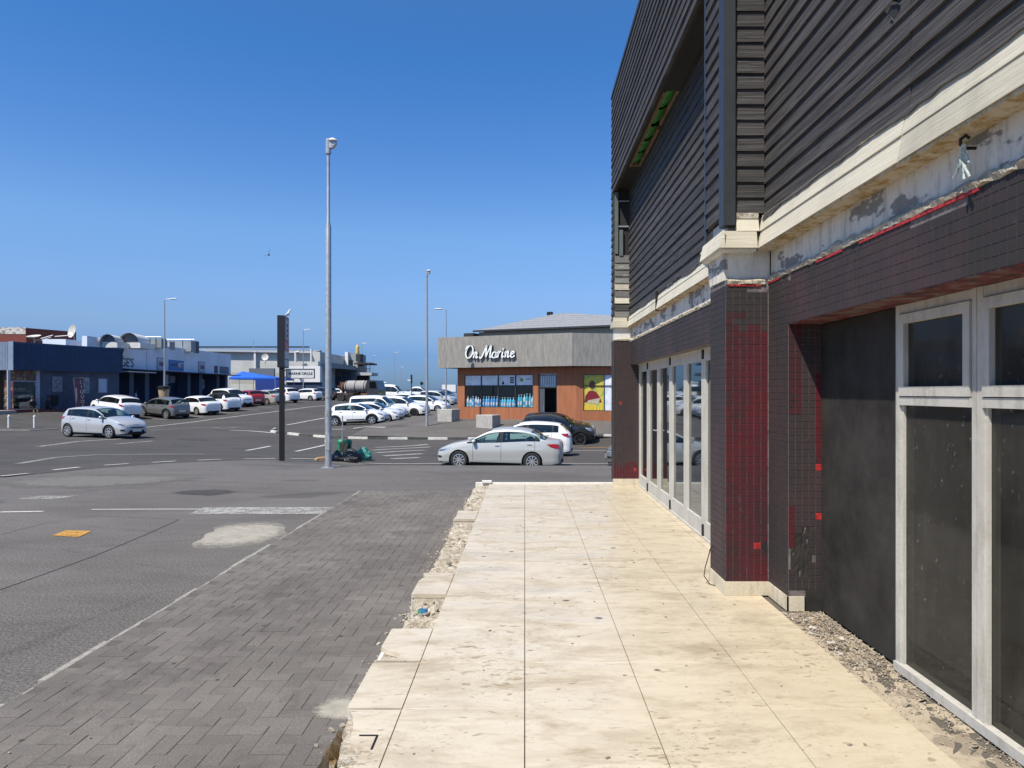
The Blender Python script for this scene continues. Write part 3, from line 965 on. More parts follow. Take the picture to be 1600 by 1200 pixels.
# rusty cavity in the broken corner with its metal bracket
mm = MB()
rows = []
for i in range(14):
    y = 3.02 + i * 0.03
    rows.append([(EDGE - 0.012 + 0.05 * math.sin(k / 9 * math.pi) * 0.6 + 0.02 * noise.noise((y * 17, k * .8, 1)), y, -0.05 - 0.19 * k / 9) for k in range(10)])
mm.grid(rows)
mm.build('rust_stained_stone', M['rust'], patio, smooth=True)
mm = MB(); mm.box(-0.745, -0.66, 3.222, 3.23, -0.03, 0.003); mm.box(-0.668, -0.66, 3.10, 3.2215, -0.03, 0.003)
mm.build('metal_angle', M['black'], patio)
mm = MB()
mm.prism([Vector(p) for p in ((-0.79, 3.02, -.04), (-0.675, 3.04, -.04), (-0.68, 3.20, -.04), (-0.76, 3.205, -.04), (-0.80, 3.13, -.04))], (0, 0, 0.025))
mm.build('mortar_lump', M['mortar'], patio)
# raised lip at the far end
mm = MB(); mm.box(-0.83, 1.5, PEND - 0.04, PEND + 0.05, -0.30, 0.02); mm.build('end_kerb', M['plaster'], patio)
mm = MB(); mm.box(-0.72, -0.56, PEND - 0.08, PEND + 0.07, 0.021, 0.05); mm.build('loose_block', M['plaster'], patio)

# blue and green scrap and a weed tuft on the broken edge
w = MB()
for k in range(5):
    a = k * 1.25
    p = Vector((-0.755 + 0.02 * math.cos(a), 5.17 + 0.02 * math.sin(a), -0.052))
    w.add([p, p + Vector((.035, .01, .012)), p + Vector((.03, .045, .03 - .01 * (k % 2))), p + Vector((-.006, .03, .018))], [(0, 1, 2, 3)], k % 2)
tag(w.build('crumpled_wrapper', [plain('blue_foil', (0.03, 0.10, 0.22), 0.3), plain('green_foil', (0.04, 0.20, 0.07), 0.3)]), 'crumpled blue and green wrapper on the broken patio edge', 'litter')
w = MB()
for k in range(46):
    a, r = rng.uniform(0, 6.28), rng.uniform(0, .035)
    b = Vector((-0.905 + r * math.cos(a) * .6, 5.06 + r * math.sin(a) * 1.6, -0.222))
    l = rng.uniform(.04, .11); dx, dy = rng.uniform(-.04, .03), rng.uniform(-.05, .05)
    w.add([b + Vector((-.002, 0, 0)), b + Vector((.002, 0, 0)), b + Vector((dx * .5, dy * .5, l * .7)), b + Vector((dx, dy, l))], [(0, 1, 2), (0, 2, 3)])
tag(w.build('weed_tuft', plain('weed_green', (0.07, 0.11, 0.03), 0.7, scale=30), recalc=False), 'small green weed tuft growing at the foot of the patio edge', 'weed')
# spilled white dust by the step
v = MB()
ring = []
for k in range(28):
    a = k / 28 * 6.283
    r = 1 + 0.35 * noise.noise((math.cos(a) * 2, math.sin(a) * 2, 7))
    ring.append((-1.0 + .16 * r * math.cos(a) - .03, 4.02 + .16 * r * math.sin(a), PZ + .003))
v.add([(-1.03, 4.02, PZ + .003)] + ring, [(0, 1 + k, 1 + (k + 1) % 28) for k in range(28)])
tag(v.build('dust_spill', M['spill'], recalc=False), 'white dust spilt on the paving by the patio edge', kind='structure')

M['screed'] = mk_concrete('dirty_screed', (0.42, 0.35, 0.25), (0.27, 0.215, 0.145), (0.22, 0.18, 0.13))
# crumbled screed strip along the shopfront, and loose rubble on it
mm = MB()
rows = []
yy = -1.0
while yy < 5.12:
    rows.append([(1.802 + 0.30 * k / 8, yy, -0.008 - 0.012 * abs(noise.noise((k * .9, yy * 4, 1))) + 0.007 * noise.noise((k * 3, yy * 20, 6))) for k in range(9)])
    yy += 0.04
mm.grid(rows)
mm.build('crumbled_screed', M['screed'], patio, smooth=True, recalc=False)
rb = MB()
chipm = [plain('tile_chip', (0.33, 0.275, 0.20), 0.95, scale=40, var=0.3), plain('grey_chip', (0.24, 0.21, 0.175), 0.9, scale=40, var=0.3), plain('paint_flake', (0.42, 0.38, 0.32), 0.8, scale=40), plain('brown_chip', (0.27, 0.195, 0.125), 0.9, scale=40)]
for k in range(3600):
    u = rng.random()
    y = 5.04 - abs(rng.gauss(0, .62)) if u < 0.75 else rng.uniform(2.5, 5.0)
    w_ = 0.10 + 0.19 * sstep(2.6, 4.0, y)
    x = 2.09 - abs(rng.gauss(0, 0.55)) * w_ if u > 0.35 else rng.uniform(1.83, 2.08)
    if x < 1.79: continue
    s = rng.uniform(.0014, .0048) * (2.6 if rng.random() < .05 else 1)
    c = Vector((x, y, -0.006 + rng.uniform(0, .014) * sstep(2.5, 4.3, y)))
    ax = Vector((rng.uniform(-1, 1), rng.uniform(-1, 1), rng.uniform(-.4, .4))).normalized()
    ay = ax.cross(Vector((rng.uniform(-.5, .5), rng.uniform(-.5, .5), 1))).normalized()
    rb.obox(c, ax, ay, ax.cross(ay), s * rng.uniform(.6, 2.2), s * rng.uniform(.4, 1.2), s * rng.uniform(.10, .35), rng.choice((0, 0, 1, 2, 3, 0, 0)))
for k in range(900):          # crumbs along the broken edge, on the bed and spilt on the bricks
    y = rng.uniform(2.9, 12.0)
    if rng.random() < .55: x, z = EDGE - abs(rng.gauss(0, .06)) - .01, PZ + .003
    else:
        if in_intact(y): continue
        x, z = rng.uniform(EDGE + .05, -.61), -.035 - rng.uniform(0, .02)
    s = rng.uniform(.0025, .009) * (2 if rng.random() < .05 else 1)
    a = rng.uniform(0, 3.14)
    rb.obox((x, y, z), (math.cos(a), math.sin(a), .2), (-math.sin(a), math.cos(a), .1), (0, -.1, 1), s * 1.5, s, s * .7, rng.choice((0, 2, 0, 1)))
tag(rb.build('rubble', chipm, recalc=False), 'tile chips and mortar crumbs along the shopfront foot and broken patio edge', kind='stuff')
# scattered grit on the patio and paving
gb = MB()
for k in range(90):
    if rng.random() < .7: x, y, z = rng.uniform(-.6, 1.8), 2.7 + 8 * rng.random() ** 1.6, 0.003
    else: x, y, z = rng.uniform(-2.9, -.95), 3 + 7 * rng.random() ** 1.4, PZ + .003
    s = rng.uniform(.002, .006)
    a = rng.uniform(0, 3.14)
    gb.obox((x, y, z), (math.cos(a), math.sin(a), 0), (-math.sin(a), math.cos(a), 0), (0, 0, 1), s * 1.8, s, s * .6, rng.choice((1, 3, 1, 0)))
tag(gb.build('grit', chipm, recalc=False), 'dark grit scattered over the patio and paving', kind='stuff')
# ------------------------------------------------------------------ the stripped corner building on the right
bld = empty('corner_building', (1.86, 5.4, 0), label='dilapidated building with charcoal board cladding and maroon mosaic piers', cat='building')
class PB_:            # build in world coordinates, then parent to the building's base
    pass
def part(mb, name, mat, parent=None, label=None, smooth=False, recalc=True):
    o = mb.build(name, mat, None, smooth, recalc)
    p = parent or bld
    off = Vector((0, 0, 0)); q = p
    while q is not None:
        off += q.location; q = q.parent
    o.location = -off
    o.parent = p
    if label: o['label'] = label
    return o
FX, BX, PXL, DX, WX = 1.86, 1.76, 1.53, 1.93, 2.10     # near facade, far bay, pier face, bifold doors, shop windows
Y0N, Y1N = 5.46, 5.90                                   # near pier along the street
YF = 11.95                                              # far pier front face
ZL, ZT, ZB, ZC, ZD = 2.03, 2.385, 2.62, 2.86, 4.90     # lintel foot, mosaic top, plaster band top, cream ledge top, canopy foot
ZR = 6.56
# dark shell behind the shopfronts
m = MB()
m.box(3.2, 14, -4, 12.3, -0.3, ZR - .2)
m.box(2.25, 3.2, -4, 12.3, ZL + .02, ZR - .21)
m.box(2.25, 3.19, 4.02, 6.0, -0.3, ZL + .019)
part(m, 'wall_core', M['core'])
m = MB(); m.box(1.97, 3.19, 6.0, 12.25, -0.02, -0.004); m.box(2.14, 3.19, -4, 4.0, -0.02, -0.003)
part(m, 'shop_floor', M['grout'])
m = MB(); m.box(1.95, 2.25, -4, 12.25, ZL + .01, ZD - .15); part(m, 'spandrel', M['core'])
m = MB(); m.box(1.60, 14, -4, 12.3, ZR - .1, ZR - .03); part(m, 'roof', M['trim_dark'])
m = MB(); m.box(1.95, 14, 12.26, 12.4, -0.6, ZR - .12); part(m, 'end_wall', M['plaster'])

# --- mosaic tiles: collect all, largest 300 become objects, the others one part per face
TS, TG, TT = 0.05, 0.0034, 0.0035
def tile_mesh(axis, mat, nm):
    mm = MB(); h = TS / 2 - TG / 2; c = 0.0012
    def P(u, v, d): return (-d, u, v) if axis == 'x' else (u, -d, v)
    f0 = [P(-h + c, -h + c, TT), P(h - c, -h + c, TT), P(h - c, h - c, TT), P(-h + c, h - c, TT)]
    f1 = [P(-h, -h, TT - c), P(h, -h, TT - c), P(h, h, TT - c), P(-h, h, TT - c)]
    f2 = [P(-h, -h, -.001), P(h, -h, -.001), P(h, h, -.001), P(-h, h, -.001)]
    fs = [(0, 1, 2, 3)]
    for i in range(4):
        j = (i + 1) % 4
        fs += [(4 + i, 4 + j, j, i), (8 + i, 8 + j, 4 + j, 4 + i)]
    mm.add(f0 + f1 + f2, fs)
    return mm.mesh(nm, mat)
TM = {(a, k): tile_mesh(a, M[k], 'mosaic_tile') for a in 'xy' for k in ('mosaic', 'mosaic_red', 'red_tile')}
tiles = []
def mosaic(axis, plane, u0, u1, z0, z1, owner, mat='mosaic', skip=None, red=None):
    nu, nv = round((u1 - u0) / TS), round((z1 - z0) / TS)
    su, sv = (u1 - u0) / nu, (z1 - z0) / nv
    for i in range(nu):
        for j in range(nv):
            u, z = u0 + (i + .5) * su, z0 + (j + .5) * sv
            if skip and skip(u, z): continue
            p = (plane, u, z) if axis == 'x' else (u, plane, z)
            k = mat(u, z) if callable(mat) else mat
            if red and red(u, z): k = 'red_tile'
            px, py = CX + FPX * p[0] / max(p[1], .3), CY - FPX * (p[2] - EYE) / max(p[1], .3)
            vis = 0 <= px <= 1600 and 0 <= py <= 1200
            area = (su * p[0] / p[1] ** 2 if axis == 'x' else su / p[1]) * (sv / p[1])
            tiles.append((0 if vis else 1, -area, axis, k, p, su, sv, owner))
def wall_block(name, x0, x1, y0, y1, z0, z1, label=None):
    m = MB(); m.box(x0, x1, y0, y1, z0, z1)
    return part(m, name, M['mosaic_grout'], label=label)
near_pier = wall_block('pier', PXL, FX + .1, Y0N, Y1N, 0.10, 2.40, 'maroon mosaic pier between doors and boarded shopfront')
near_wall = wall_block('shopfront_jamb', FX, WX + .02, 5.06, Y0N, 0.10, 2.40)
near_lintel = wall_block('lintel', FX, FX + .13, -3.0, 5.06, ZL, 2.40)
far_lintel = wall_block('lintel', BX, BX + .22, Y1N, YF, ZL - .02, 2.395)
far_pier = wall_block('pier', 1.48, 1.95, YF, 12.22, 0.08, 2.42)
mosaic('x', FX, -1.0, 5.06, ZL, ZT, near_lintel, skip=lambda u, z: z > 2.34 and noise.noise((u * 1.7, 4, 0)) > 0.18)
def jamb_skip(u, z):
    d = math.hypot((u - 1.95) / .07, (z - 0.42) / .16)
    return d < 1 + 0.6 * noise.noise((u * 20, z * 14, 2)) or (z < .16 and u > 1.97)
mosaic('x', FX, 5.06, Y0N, 0.10, ZT, near_wall)
mosaic('y', 5.06, FX, WX, 0.15, ZL, near_wall, skip=jamb_skip, mat=lambda u, z: 'mosaic_red' if (u < 1.90 and (.45 < z < .75)) or (u < 1.96 and z > 1.25 + .5 * noise.noise((u * 9, z * 2, 7))) or (u > 2.05 and z > 1.0 and noise.noise((u * 9, z * 3, 1)) > 0) else 'mosaic',
       red=lambda u, z: (abs(u - 2.085) < .03 and abs(z - 0.68) < .03) or (abs(u - 2.085) < .03 and abs(z - 1.02) < .03))
mosaic('y', Y0N, PXL, FX - .01, 0.10, 2.36, near_pier, mat=lambda u, z: 'mosaic_red' if z < 2.15 + 0.6 * noise.noise((u * 4, z * 2, 5)) + rng.uniform(-.2, .2) else 'mosaic',
       red=lambda u, z: abs(u - 1.77) < .026 and abs(z - .37) < .03, skip=lambda u, z: z > 2.31 and u > 1.68)
mosaic('x', PXL, Y0N, Y1N, 0.10, 2.36, near_pier)
mosaic('x', BX, Y1N + .02, YF, ZL - .02, 2.38, far_lintel, mat='mosaic')
mosaic('y', YF, 1.48, 1.91, 0.08, 2.40, far_pier, mat=lambda u, z: 'mosaic_red' if z < 0.35 + .25 * noise.noise((u * 6, z * 3, 2)) else 'mosaic', red=lambda u, z: (abs(u - 1.60) < .03 and abs(z - 1.35) < .03) or (u > 1.8 and z < .3 and noise.noise((u * 20, z * 20, 1)) > .3))
mosaic('x', 1.48, YF, 12.22, 0.08, 2.40, far_pier)
tiles.sort(key=lambda t: (t[0], t[1]))
joined = {}
for n_i, (vis, a, axis, k, p, su, sv, owner) in enumerate(tiles):
    me = TM[(axis, k)]
    sc = (1, su / TS, sv / TS) if axis == 'x' else (su / TS, 1, sv / TS)
    tx, ty = rng.uniform(-.012, .012), rng.uniform(-.012, .012)
    if n_i < 300:
        o = obj_from_mesh('mosaic_tile', me, owner, Vector(p) - Vector(bld.location) + Vector(bld.location))
        o.location = Vector(p) ; o.scale = sc
        o.rotation_euler = (0, ty, tx) if axis == 'x' else (ty, 0, tx)
    else:
        mb = joined.setdefault((owner.name, k), (MB(), owner, k))[0]
        mb.add([(v.co.x * sc[0] + p[0] + (v.co.y * tx + v.co.z * ty if axis == 'x' else 0), v.co.y * sc[1] + p[1] + (v.co.x * tx + v.co.z * ty if axis == 'y' else 0), v.co.z * sc[2] + p[2]) for v in me.vertices], [tuple(q.vertices) for q in me.polygons])
for (mb, owner, k) in joined.values():
    o = mb.build('mosaic_field', M[k], None, recalc=False)
    o.parent = owner
    o['kind'] = 'stuff'
# the owners sit at -bld.location under the building, so a child at identity is in world coordinates

# skirting tiles at the foot of the piers
for (x0, x1, y0, y1) in ((PXL - .012, FX - .012, Y0N - .012, Y0N), (PXL - .012, PXL, Y0N + .001, Y1N), (FX - .012, FX, 5.16, Y0N - .013), (FX - .010, FX, 5.05, 5.155), (FX - .01, 1.97, 5.05, 5.06), (1.47, 1.95, YF - .012, YF)):
    m = MB(); m.box(x0, x1, y0, y1, 0.001, 0.105)
    part(m, 'skirting_tile', M['skirt'])
m = MB(); m.box(1.98, WX, 5.052, 5.06, 0.0, 0.15); part(m, 'bare_render', M['panel'])
# exposed render where the jamb mosaic has come away
m = MB()
rows = []
for i in range(12):
    rows.append([(1.875 + .15 * j / 9, 5.0585 - 0.004 * noise.noise((i * .7, j * .9, 3)), 0.24 + .36 * i / 11) for j in range(10)])
m.grid(rows); part(m, 'bare_render', M['panel'], recalc=False)

# plaster band above the mosaic, ragged mortar lip and a row of red tiles left on it
m = MB(); m.box(FX + .015, FX + .20, -3, Y0N, 2.40, 2.88); part(m, 'plaster_band', M['band'])
m = MB(); m.box(BX + .02, BX + .2, Y1N, YF, 2.395, 2.88); part(m, 'plaster_band', M['band'])
m = MB(); m.box(PXL + .02, FX + .014, Y0N + .02, Y1N - .001, 2.40, 2.88); part(m, 'plaster_band', M['plaster'])
m = MB(); m.box(1.50, 1.95, YF + .02, 12.2, 2.42, 2.80); part(m, 'plaster_band', M['plaster'])
def ragged_lip(axis, plane, u0, u1, z0, amp, name='mortar_lip'):
    m = MB(); rows = []
    u = u0
    while u <= u1:
        a = abs(noise.noise((u * 5, 1, plane))) * amp; b = noise.noise((u * 13, 3, plane)) * amp * .3
        prof = [(0.02, z0 - .012), (-0.012 - b, z0 - .008 + b), (-0.016 + b, z0 + .012 + a * .5), (0.004, z0 + .03 + a), (0.03, z0 + .034 + a)]
        rows.append([((plane + d, u, z) if axis == 'x' else (u, plane + d, z)) for d, z in prof])
        u += 0.018
    m.grid(rows)
    part(m, name, M['mortar'], smooth=False)
ragged_lip('x', FX, -2.9, Y0N, 2.392, 0.05)
ragged_lip('x', BX, Y1N, YF, 2.392, 0.04)
ragged_lip('y', Y0N, PXL + .01, FX - .02, 2.375, 0.035)
ragged_lip('y', YF, 1.49, 1.93, 2.415, 0.03)
for (u0, u1, z) in ((2.92, 3.95, 2.368), (4.18, 4.52, 2.368), (5.22, 5.44, 2.37)):
    u = u0
    while u < u1:
        m = MB(); m.box(FX - .010, FX - .001, u + .003, u + .045, z, z + .028); part(m, 'red_tile', M['red_tile'])
        u += .048
for i in range(5):
    m = MB(); m.box(PXL + .02 + i * .05, PXL + .064 + i * .05, Y0N - .010, Y0N - .001, 2.352, 2.378); part(m, 'red_tile', M['red_tile'])

# --- lapped boards
EXP = 0.117
def board_x(plane, y0, y1, z, h=EXP, mat='board', name='cladding_board', d0=.012, d1=.028, sag=0.0):
    """board facing -X, running along Y, lower edge proud"""
    m = MB()
    v = []
    d1 += rng.uniform(-.003, .004); sag += rng.uniform(-.003, .003)
    for (y, dz) in ((y0, 0), (y1, sag)):
        v += [(plane - d1, y, z + dz), (plane - d0, y, z + h + .012 + dz), (plane + .012, y, z + h + .012 + dz), (plane + .012, y, z + dz)]
    m.add(v, [(0, 1, 2, 3), (4, 7, 6, 5), (0, 4, 5, 1), (1, 5, 6, 2), (2, 6, 7, 3), (3, 7, 4, 0)])
    return part(m, name, M[mat])
def board_y(plane, x0, x1, z, h=EXP, mat='board', name='cladding_board', d0=.012, d1=.028):
    m = MB()
    v = []
    for x in (x0, x1):
        v += [(x, plane - d1, z), (x, plane - d0, z + h + .012), (x, plane + .012, z + h + .012), (x, plane + .012, z)]
    m.add(v, [(0, 1, 2, 3), (4, 7, 6, 5), (0, 4, 5, 1), (1, 5, 6, 2), (2, 6, 7, 3), (3, 7, 4, 0)])
    return part(m, name, M[mat])
# near wall above the lintel (two lengths, butt joint)
NX = FX - .03
ZS = 2.875
m = MB(); m.box(NX + .013, NX + .2, -3, Y0N - .02, 2.89, ZR - .12); part(m, 'cladding_backing', M['core'])
k = 0
while ZS + k * EXP < 5.4:
    z = ZS + k * EXP
    board_x(NX, 3.363, 5.40, z, sag=rng.uniform(-.002, .002))
    board_x(NX, 0.4, 3.357, z, sag=rng.uniform(-.002, .002))
    k += 1
# a hole punched through one board, splintered edges
m = MB()
hc = Vector((NX - .024, 3.50, 3.40))
ring = [(0, -.055, .005), (0, -.02, .032), (0, .03, .05), (0, .07, .03), (0, .035, -.005), (0, .0, -.045), (0, -.025, -.02)]
m.add([hc + Vector(r) for r in ring], [tuple(range(len(ring)))]); part(m, 'puncture', M['core'], recalc=False)
for a, b in ((0, 1), (1, 2), (2, 3), (4, 5)):
    m = MB(); p, q = hc + Vector(ring[a]), hc + Vector(ring[b])
    m.add([p, q, q + Vector((-.012, .004, .014)), p + Vector((-.014, -.004, .010))], [(0, 1, 2, 3)]); part(m, 'splinter', M['board_grey'], recalc=False)
# cream ledge: two lapped boards and their underside batten
for (y0, y1) in ((3.363, 5.405), (-2.0, 3.357)):
    board_x(NX - .035, y0, y1, 2.752, .112, 'board_cream', 'ledge_board', d0=.004, d1=.030)
    board_x(NX - .055, y0, y1, 2.625, .118, 'board_cream', 'ledge_board', d0=.002, d1=.030)
m = MB(); m.box(NX - .075, FX + .015, -2, 5.40, 2.610, 2.624); part(m, 'ledge_soffit', M['rust'])
m = MB(); m.box(NX - .04, NX + .012, -2, 5.40, 2.626, 2.86); part(m, 'ledge_backing', M['core'])
# a torn paper-thin dark strip still stuck on top of the ledge
m = MB(); rows = []
y = 0.5
while y < 5.38:
    h_ = .012 + .030 * max(0, noise.noise((y * 2.0, 9, 1)) + .35) + .012 * noise.noise((y * 11, 9, 4))
    rows.append([(NX - .0445, y, 2.872), (NX - .058, y, 2.868 - h_), (NX - .055, y, 2.868 - h_)]); y += .03
m.grid(rows); part(m, 'torn_flashing', M['board'])
# near pier cladding: -Y face, -X face, corner trim
m = MB(); m.box(PXL + .014, NX + .013, Y0N - .028, Y1N + .1, 2.89, ZR - .12); part(m, 'cladding_backing', M['core'])
k = 0
while 2.895 + k * EXP < 5.6:
    z = 2.895 + k * EXP
    board_y(Y0N - .04, PXL + .06, NX - .024, z)
    board_x(PXL, Y0N + .045, Y1N + .06, z)
    k += 1
m = MB(); m.box(PXL - .040, PXL + .050, Y0N - .085, Y0N + .044, 2.80, 5.6)
part(m, 'corner_trim', M['trim_dark'])
m = MB(); m.box(PXL - .028, PXL - .002, Y1N + .062, Y1N + .10, 2.70, 5.6); part(m, 'edge_trim', M['trim_dark'])
# cream ledge wrapped round the near pier
board_y(Y0N - .085, PXL - .04, NX - .092, 2.625, .118, 'board_cream', 'ledge_board', d0=.002, d1=.030)
board_y(Y0N - .060, PXL + .06, NX - .072, 2.755, .085, 'board_cream', 'ledge_board', d0=.004, d1=.030)
m = MB(); m.box(PXL + .06, NX - .072, Y0N - .07, Y0N - .03, 2.853, 2.894); part(m, 'ledge_cap', M['mortar'])
board_x(PXL - .05, Y0N - .115, Y1N + .05, 2.625, .118, 'board_cream', 'ledge_board', d0=.002, d1=.030)
m = MB(); m.box(PXL - .06, NX - .09, Y0N - .08, Y1N + .05, 2.608, 2.624); part(m, 'ledge_soffit', M['plaster'])
m = MB(); m.box(PXL - .037, NX - .05, Y0N - .072, Y1N + .049, 2.626, 2.75); part(m, 'ledge_backing', M['core'])
# sloping plaster haunch under the ledge on the pier's street side
m = MB()
m.prism([Vector((PXL + .019, y, z)) for (y, z) in ((Y0N + .02, 2.607), (Y1N + .04, 2.607), (Y1N + .03, 2.50), (Y1N - .02, 2.41), (Y0N + .02, 2.40))], (-.03, 0, 0)); part(m, 'plaster_haunch', M['band'])

# far bay: recessed boarded wall under the canopy
m = MB(); m.box(BX + .014, BX + .3, Y1N + .1, YF, 2.885, 5.2); part(m, 'cladding_backing', M['core'])
k = 0
while ZS - .05 + k * EXP < 4.97:
    z = ZS - .05 + k * EXP
    board_x(BX, Y1N + .10, YF + .02, z, sag=rng.uniform(-.004, .004))
    k += 1
for (y0, y1) in ((Y1N + .12, 9.30), (9.33, YF - .05)):
    board_x(BX - .012, y0, y1, 2.745, .09, 'board_cream', 'ledge_board', d0=.004, d1=.030)
    board_x(BX - .030, y0, y1, 2.625, .115, 'board_cream', 'ledge_board', d0=.002, d1=.030)
m = MB(); m.box(BX - .05, BX + .02, Y1N + .06, YF - .05, 2.611, 2.624); part(m, 'ledge_soffit', M['rust'])
m = MB(); m.box(BX - .062, BX - .012, 9.302, 9.328, 2.60, 2.86); part(m, 'joint_strip', M['black'])
m = MB(); rows = []
y = Y1N + .12
while y < YF - .06:
    h_ = .010 + .05 * max(0, noise.noise((y * 1.4, 3, 1)) + .25) + .014 * noise.noise((y * 9, 9, 4))
    rows.append([(BX - .024, y, 2.845), (BX - .040, y, 2.842 - h_), (BX - .036, y, 2.842 - h_)]); y += .03
m.grid(rows); part(m, 'torn_flashing', M['board'])
# broken rounded end of the ledge next to the pier
m = MB()
m.prism([Vector((BX - .062, y, z)) for (y, z) in ((6.02, 2.64), (6.25, 2.63), (6.6, 2.74), (6.9, 2.88), (6.62, 2.93), (6.3, 2.87), (6.06, 2.80))], (-.012, 0, 0)); part(m, 'ledge_fragment', M['board_cream'])

# canopy: boarded face flush with the piers
CXF = 1.50
m = MB(); m.box(CXF + .014, CXF + .05, Y1N + .1, 12.25, ZD, ZR - .11); part(m, 'cladding_backing', M['core'])
k = 0
while ZD + k * EXP < ZR - .02:
    board_x(CXF, Y1N + .08, 12.25, ZD + k * EXP, sag=rng.uniform(-.003, .003))
    board_y(12.25 + .0, CXF, 1.9, ZD + k * EXP) if False else None
    k += 1
m = MB(); m.box(CXF - .03, 1.62, Y1N + .1, 12.27, ZR - .015, ZR + .02); part(m, 'coping', M['trim_dark'])
m = MB(); m.box(CXF + .05, CXF + .3, 12.05, 12.25, ZD + .2, ZR - .12); part(m, 'canopy_end', M['board'])
# soffit: sound as far as the stripped stretch, then battens and green sheeting
m = MB(); m.box(CXF + .051, BX + .02, Y1N + .1, 8.05, ZD + .03, ZD + .06); part(m, 'soffit_panel', M['core'])
m = MB(); m.box(CXF + .051, BX + .02, 10.75, 12.2, ZD + .03, ZD + .06); part(m, 'soffit_panel', M['core'])
timber = plain('raw_timber', (0.17, 0.115, 0.065), 0.85, scale=12, var=.3)
for (x0, x1, y0, y1, dz) in ((CXF + .052, CXF + .095, 8.06, 10.74, .02), (BX - .055, BX - .02, 8.06, 9.1, .03), (BX - .06, BX - .028, 9.2, 10.2, .01), (BX - .055, BX - .025, 10.25, 10.74, .03), (CXF + .1, BX - .06, 10.70, 10.74, .03)):
    m = MB(); m.box(x0, x1, y0, y1, ZD + dz, ZD + dz + .05); part(m, 'batten', timber)
green = plain('green_plastic_duct', (0.035, 0.19, 0.03), 0.4, scale=6, var=.35)
for (y, r) in ((8.08, .095), (8.62, .09), (9.16, .095), (9.70, .09), (10.2, .085)):
    m = MB()
    m.tube([(1.625, y, ZD + .13), (1.63, y + .25, ZD + .115), (1.62, y + .5, ZD + .14)], [r, r * 1.08, r * .9], 16, cap=False)
    part(m, 'duct', green, smooth=True)
m = MB(); m.box(CXF + .06, BX + .015, 8.06, 10.74, ZD + .42, ZD + .44); part(m, 'ceiling_void', M['core'])
# far pier upper part: stacked bare boards below an open stud frame
k = 0
while 2.80 + k * .113 < 3.78:
    z = 2.80 + k * .113
    board_y(YF + .01, 1.50, 1.745, z, .113, 'board' if k == 1 else ('board_cream' if k in (2, 4) else 'board_grey'))
    k += 1
m = MB(); m.box(1.515, 1.78, YF + .024, 12.2, 2.80, ZD + .029); part(m, 'pier_core', M['core'])
k = 0
while 2.72 + k * EXP < ZD:
    board_x(1.50, YF + .06, 12.24, 2.72 + k * EXP)
    k += 1
m = MB(); m.box(1.46, 1.76, YF - .03, 12.24, 2.625, 2.73); part(m, 'ledge_board', M['board_cream'])
m = MB(); m.box(1.47, 1.70, YF - .02, YF + .0, 2.73, 2.79); part(m, 'ledge_board', M['board_cream'])
for (x0, x1, z0, z1) in ((1.50, 1.555, 3.85, 4.88), (1.575, 1.635, 3.82, 4.25)):
    m = MB(); m.box(x0, x1, YF - .02, YF + .023, z0, z1); part(m, 'stud', plain('painted_stud', (0.10, 0.125, 0.12), 0.6))
for z in (4.30, 4.72):
    m = MB(); m.box(1.56, 1.76, YF - .01, YF + .01, z, z + .02); part(m, 'noggin', M['steel'])

# hook and frayed rope on the plaster band
hook = empty('hook', Vector((FX, 2.98, 2.56)) , label='black iron hook with frayed pale rope on the plaster band', cat='hook')
m = MB(); m.tube([(.02, 0, 0), (-.03, 0, .0), (-.055, -.01, .012), (-.06, -.02, .03), (-.045, -.03, .042), (-.03, -.03, .03)], .007, 8)
m.build('hook_iron', M['black'], hook, smooth=True)
ropem = plain('pale_rope', (0.40, 0.46, 0.42), 0.9, scale=60, var=.3)
for k in range(6):
    m = MB(); pts = []
    dx, dy = rng.uniform(-.02, .0), rng.uniform(-.06, .07)
    for i in range(8):
        t = i / 7
        pts.append((-.045 + dx * t + .005 * math.sin(i + k), -.015 + dy * t * t + .006 * math.cos(i * 1.7 + k), .01 - t * (.09 + .03 * (k % 3))))
    m.tube(pts, .0055, 6); m.build('rope_strand', ropem, hook, smooth=True)

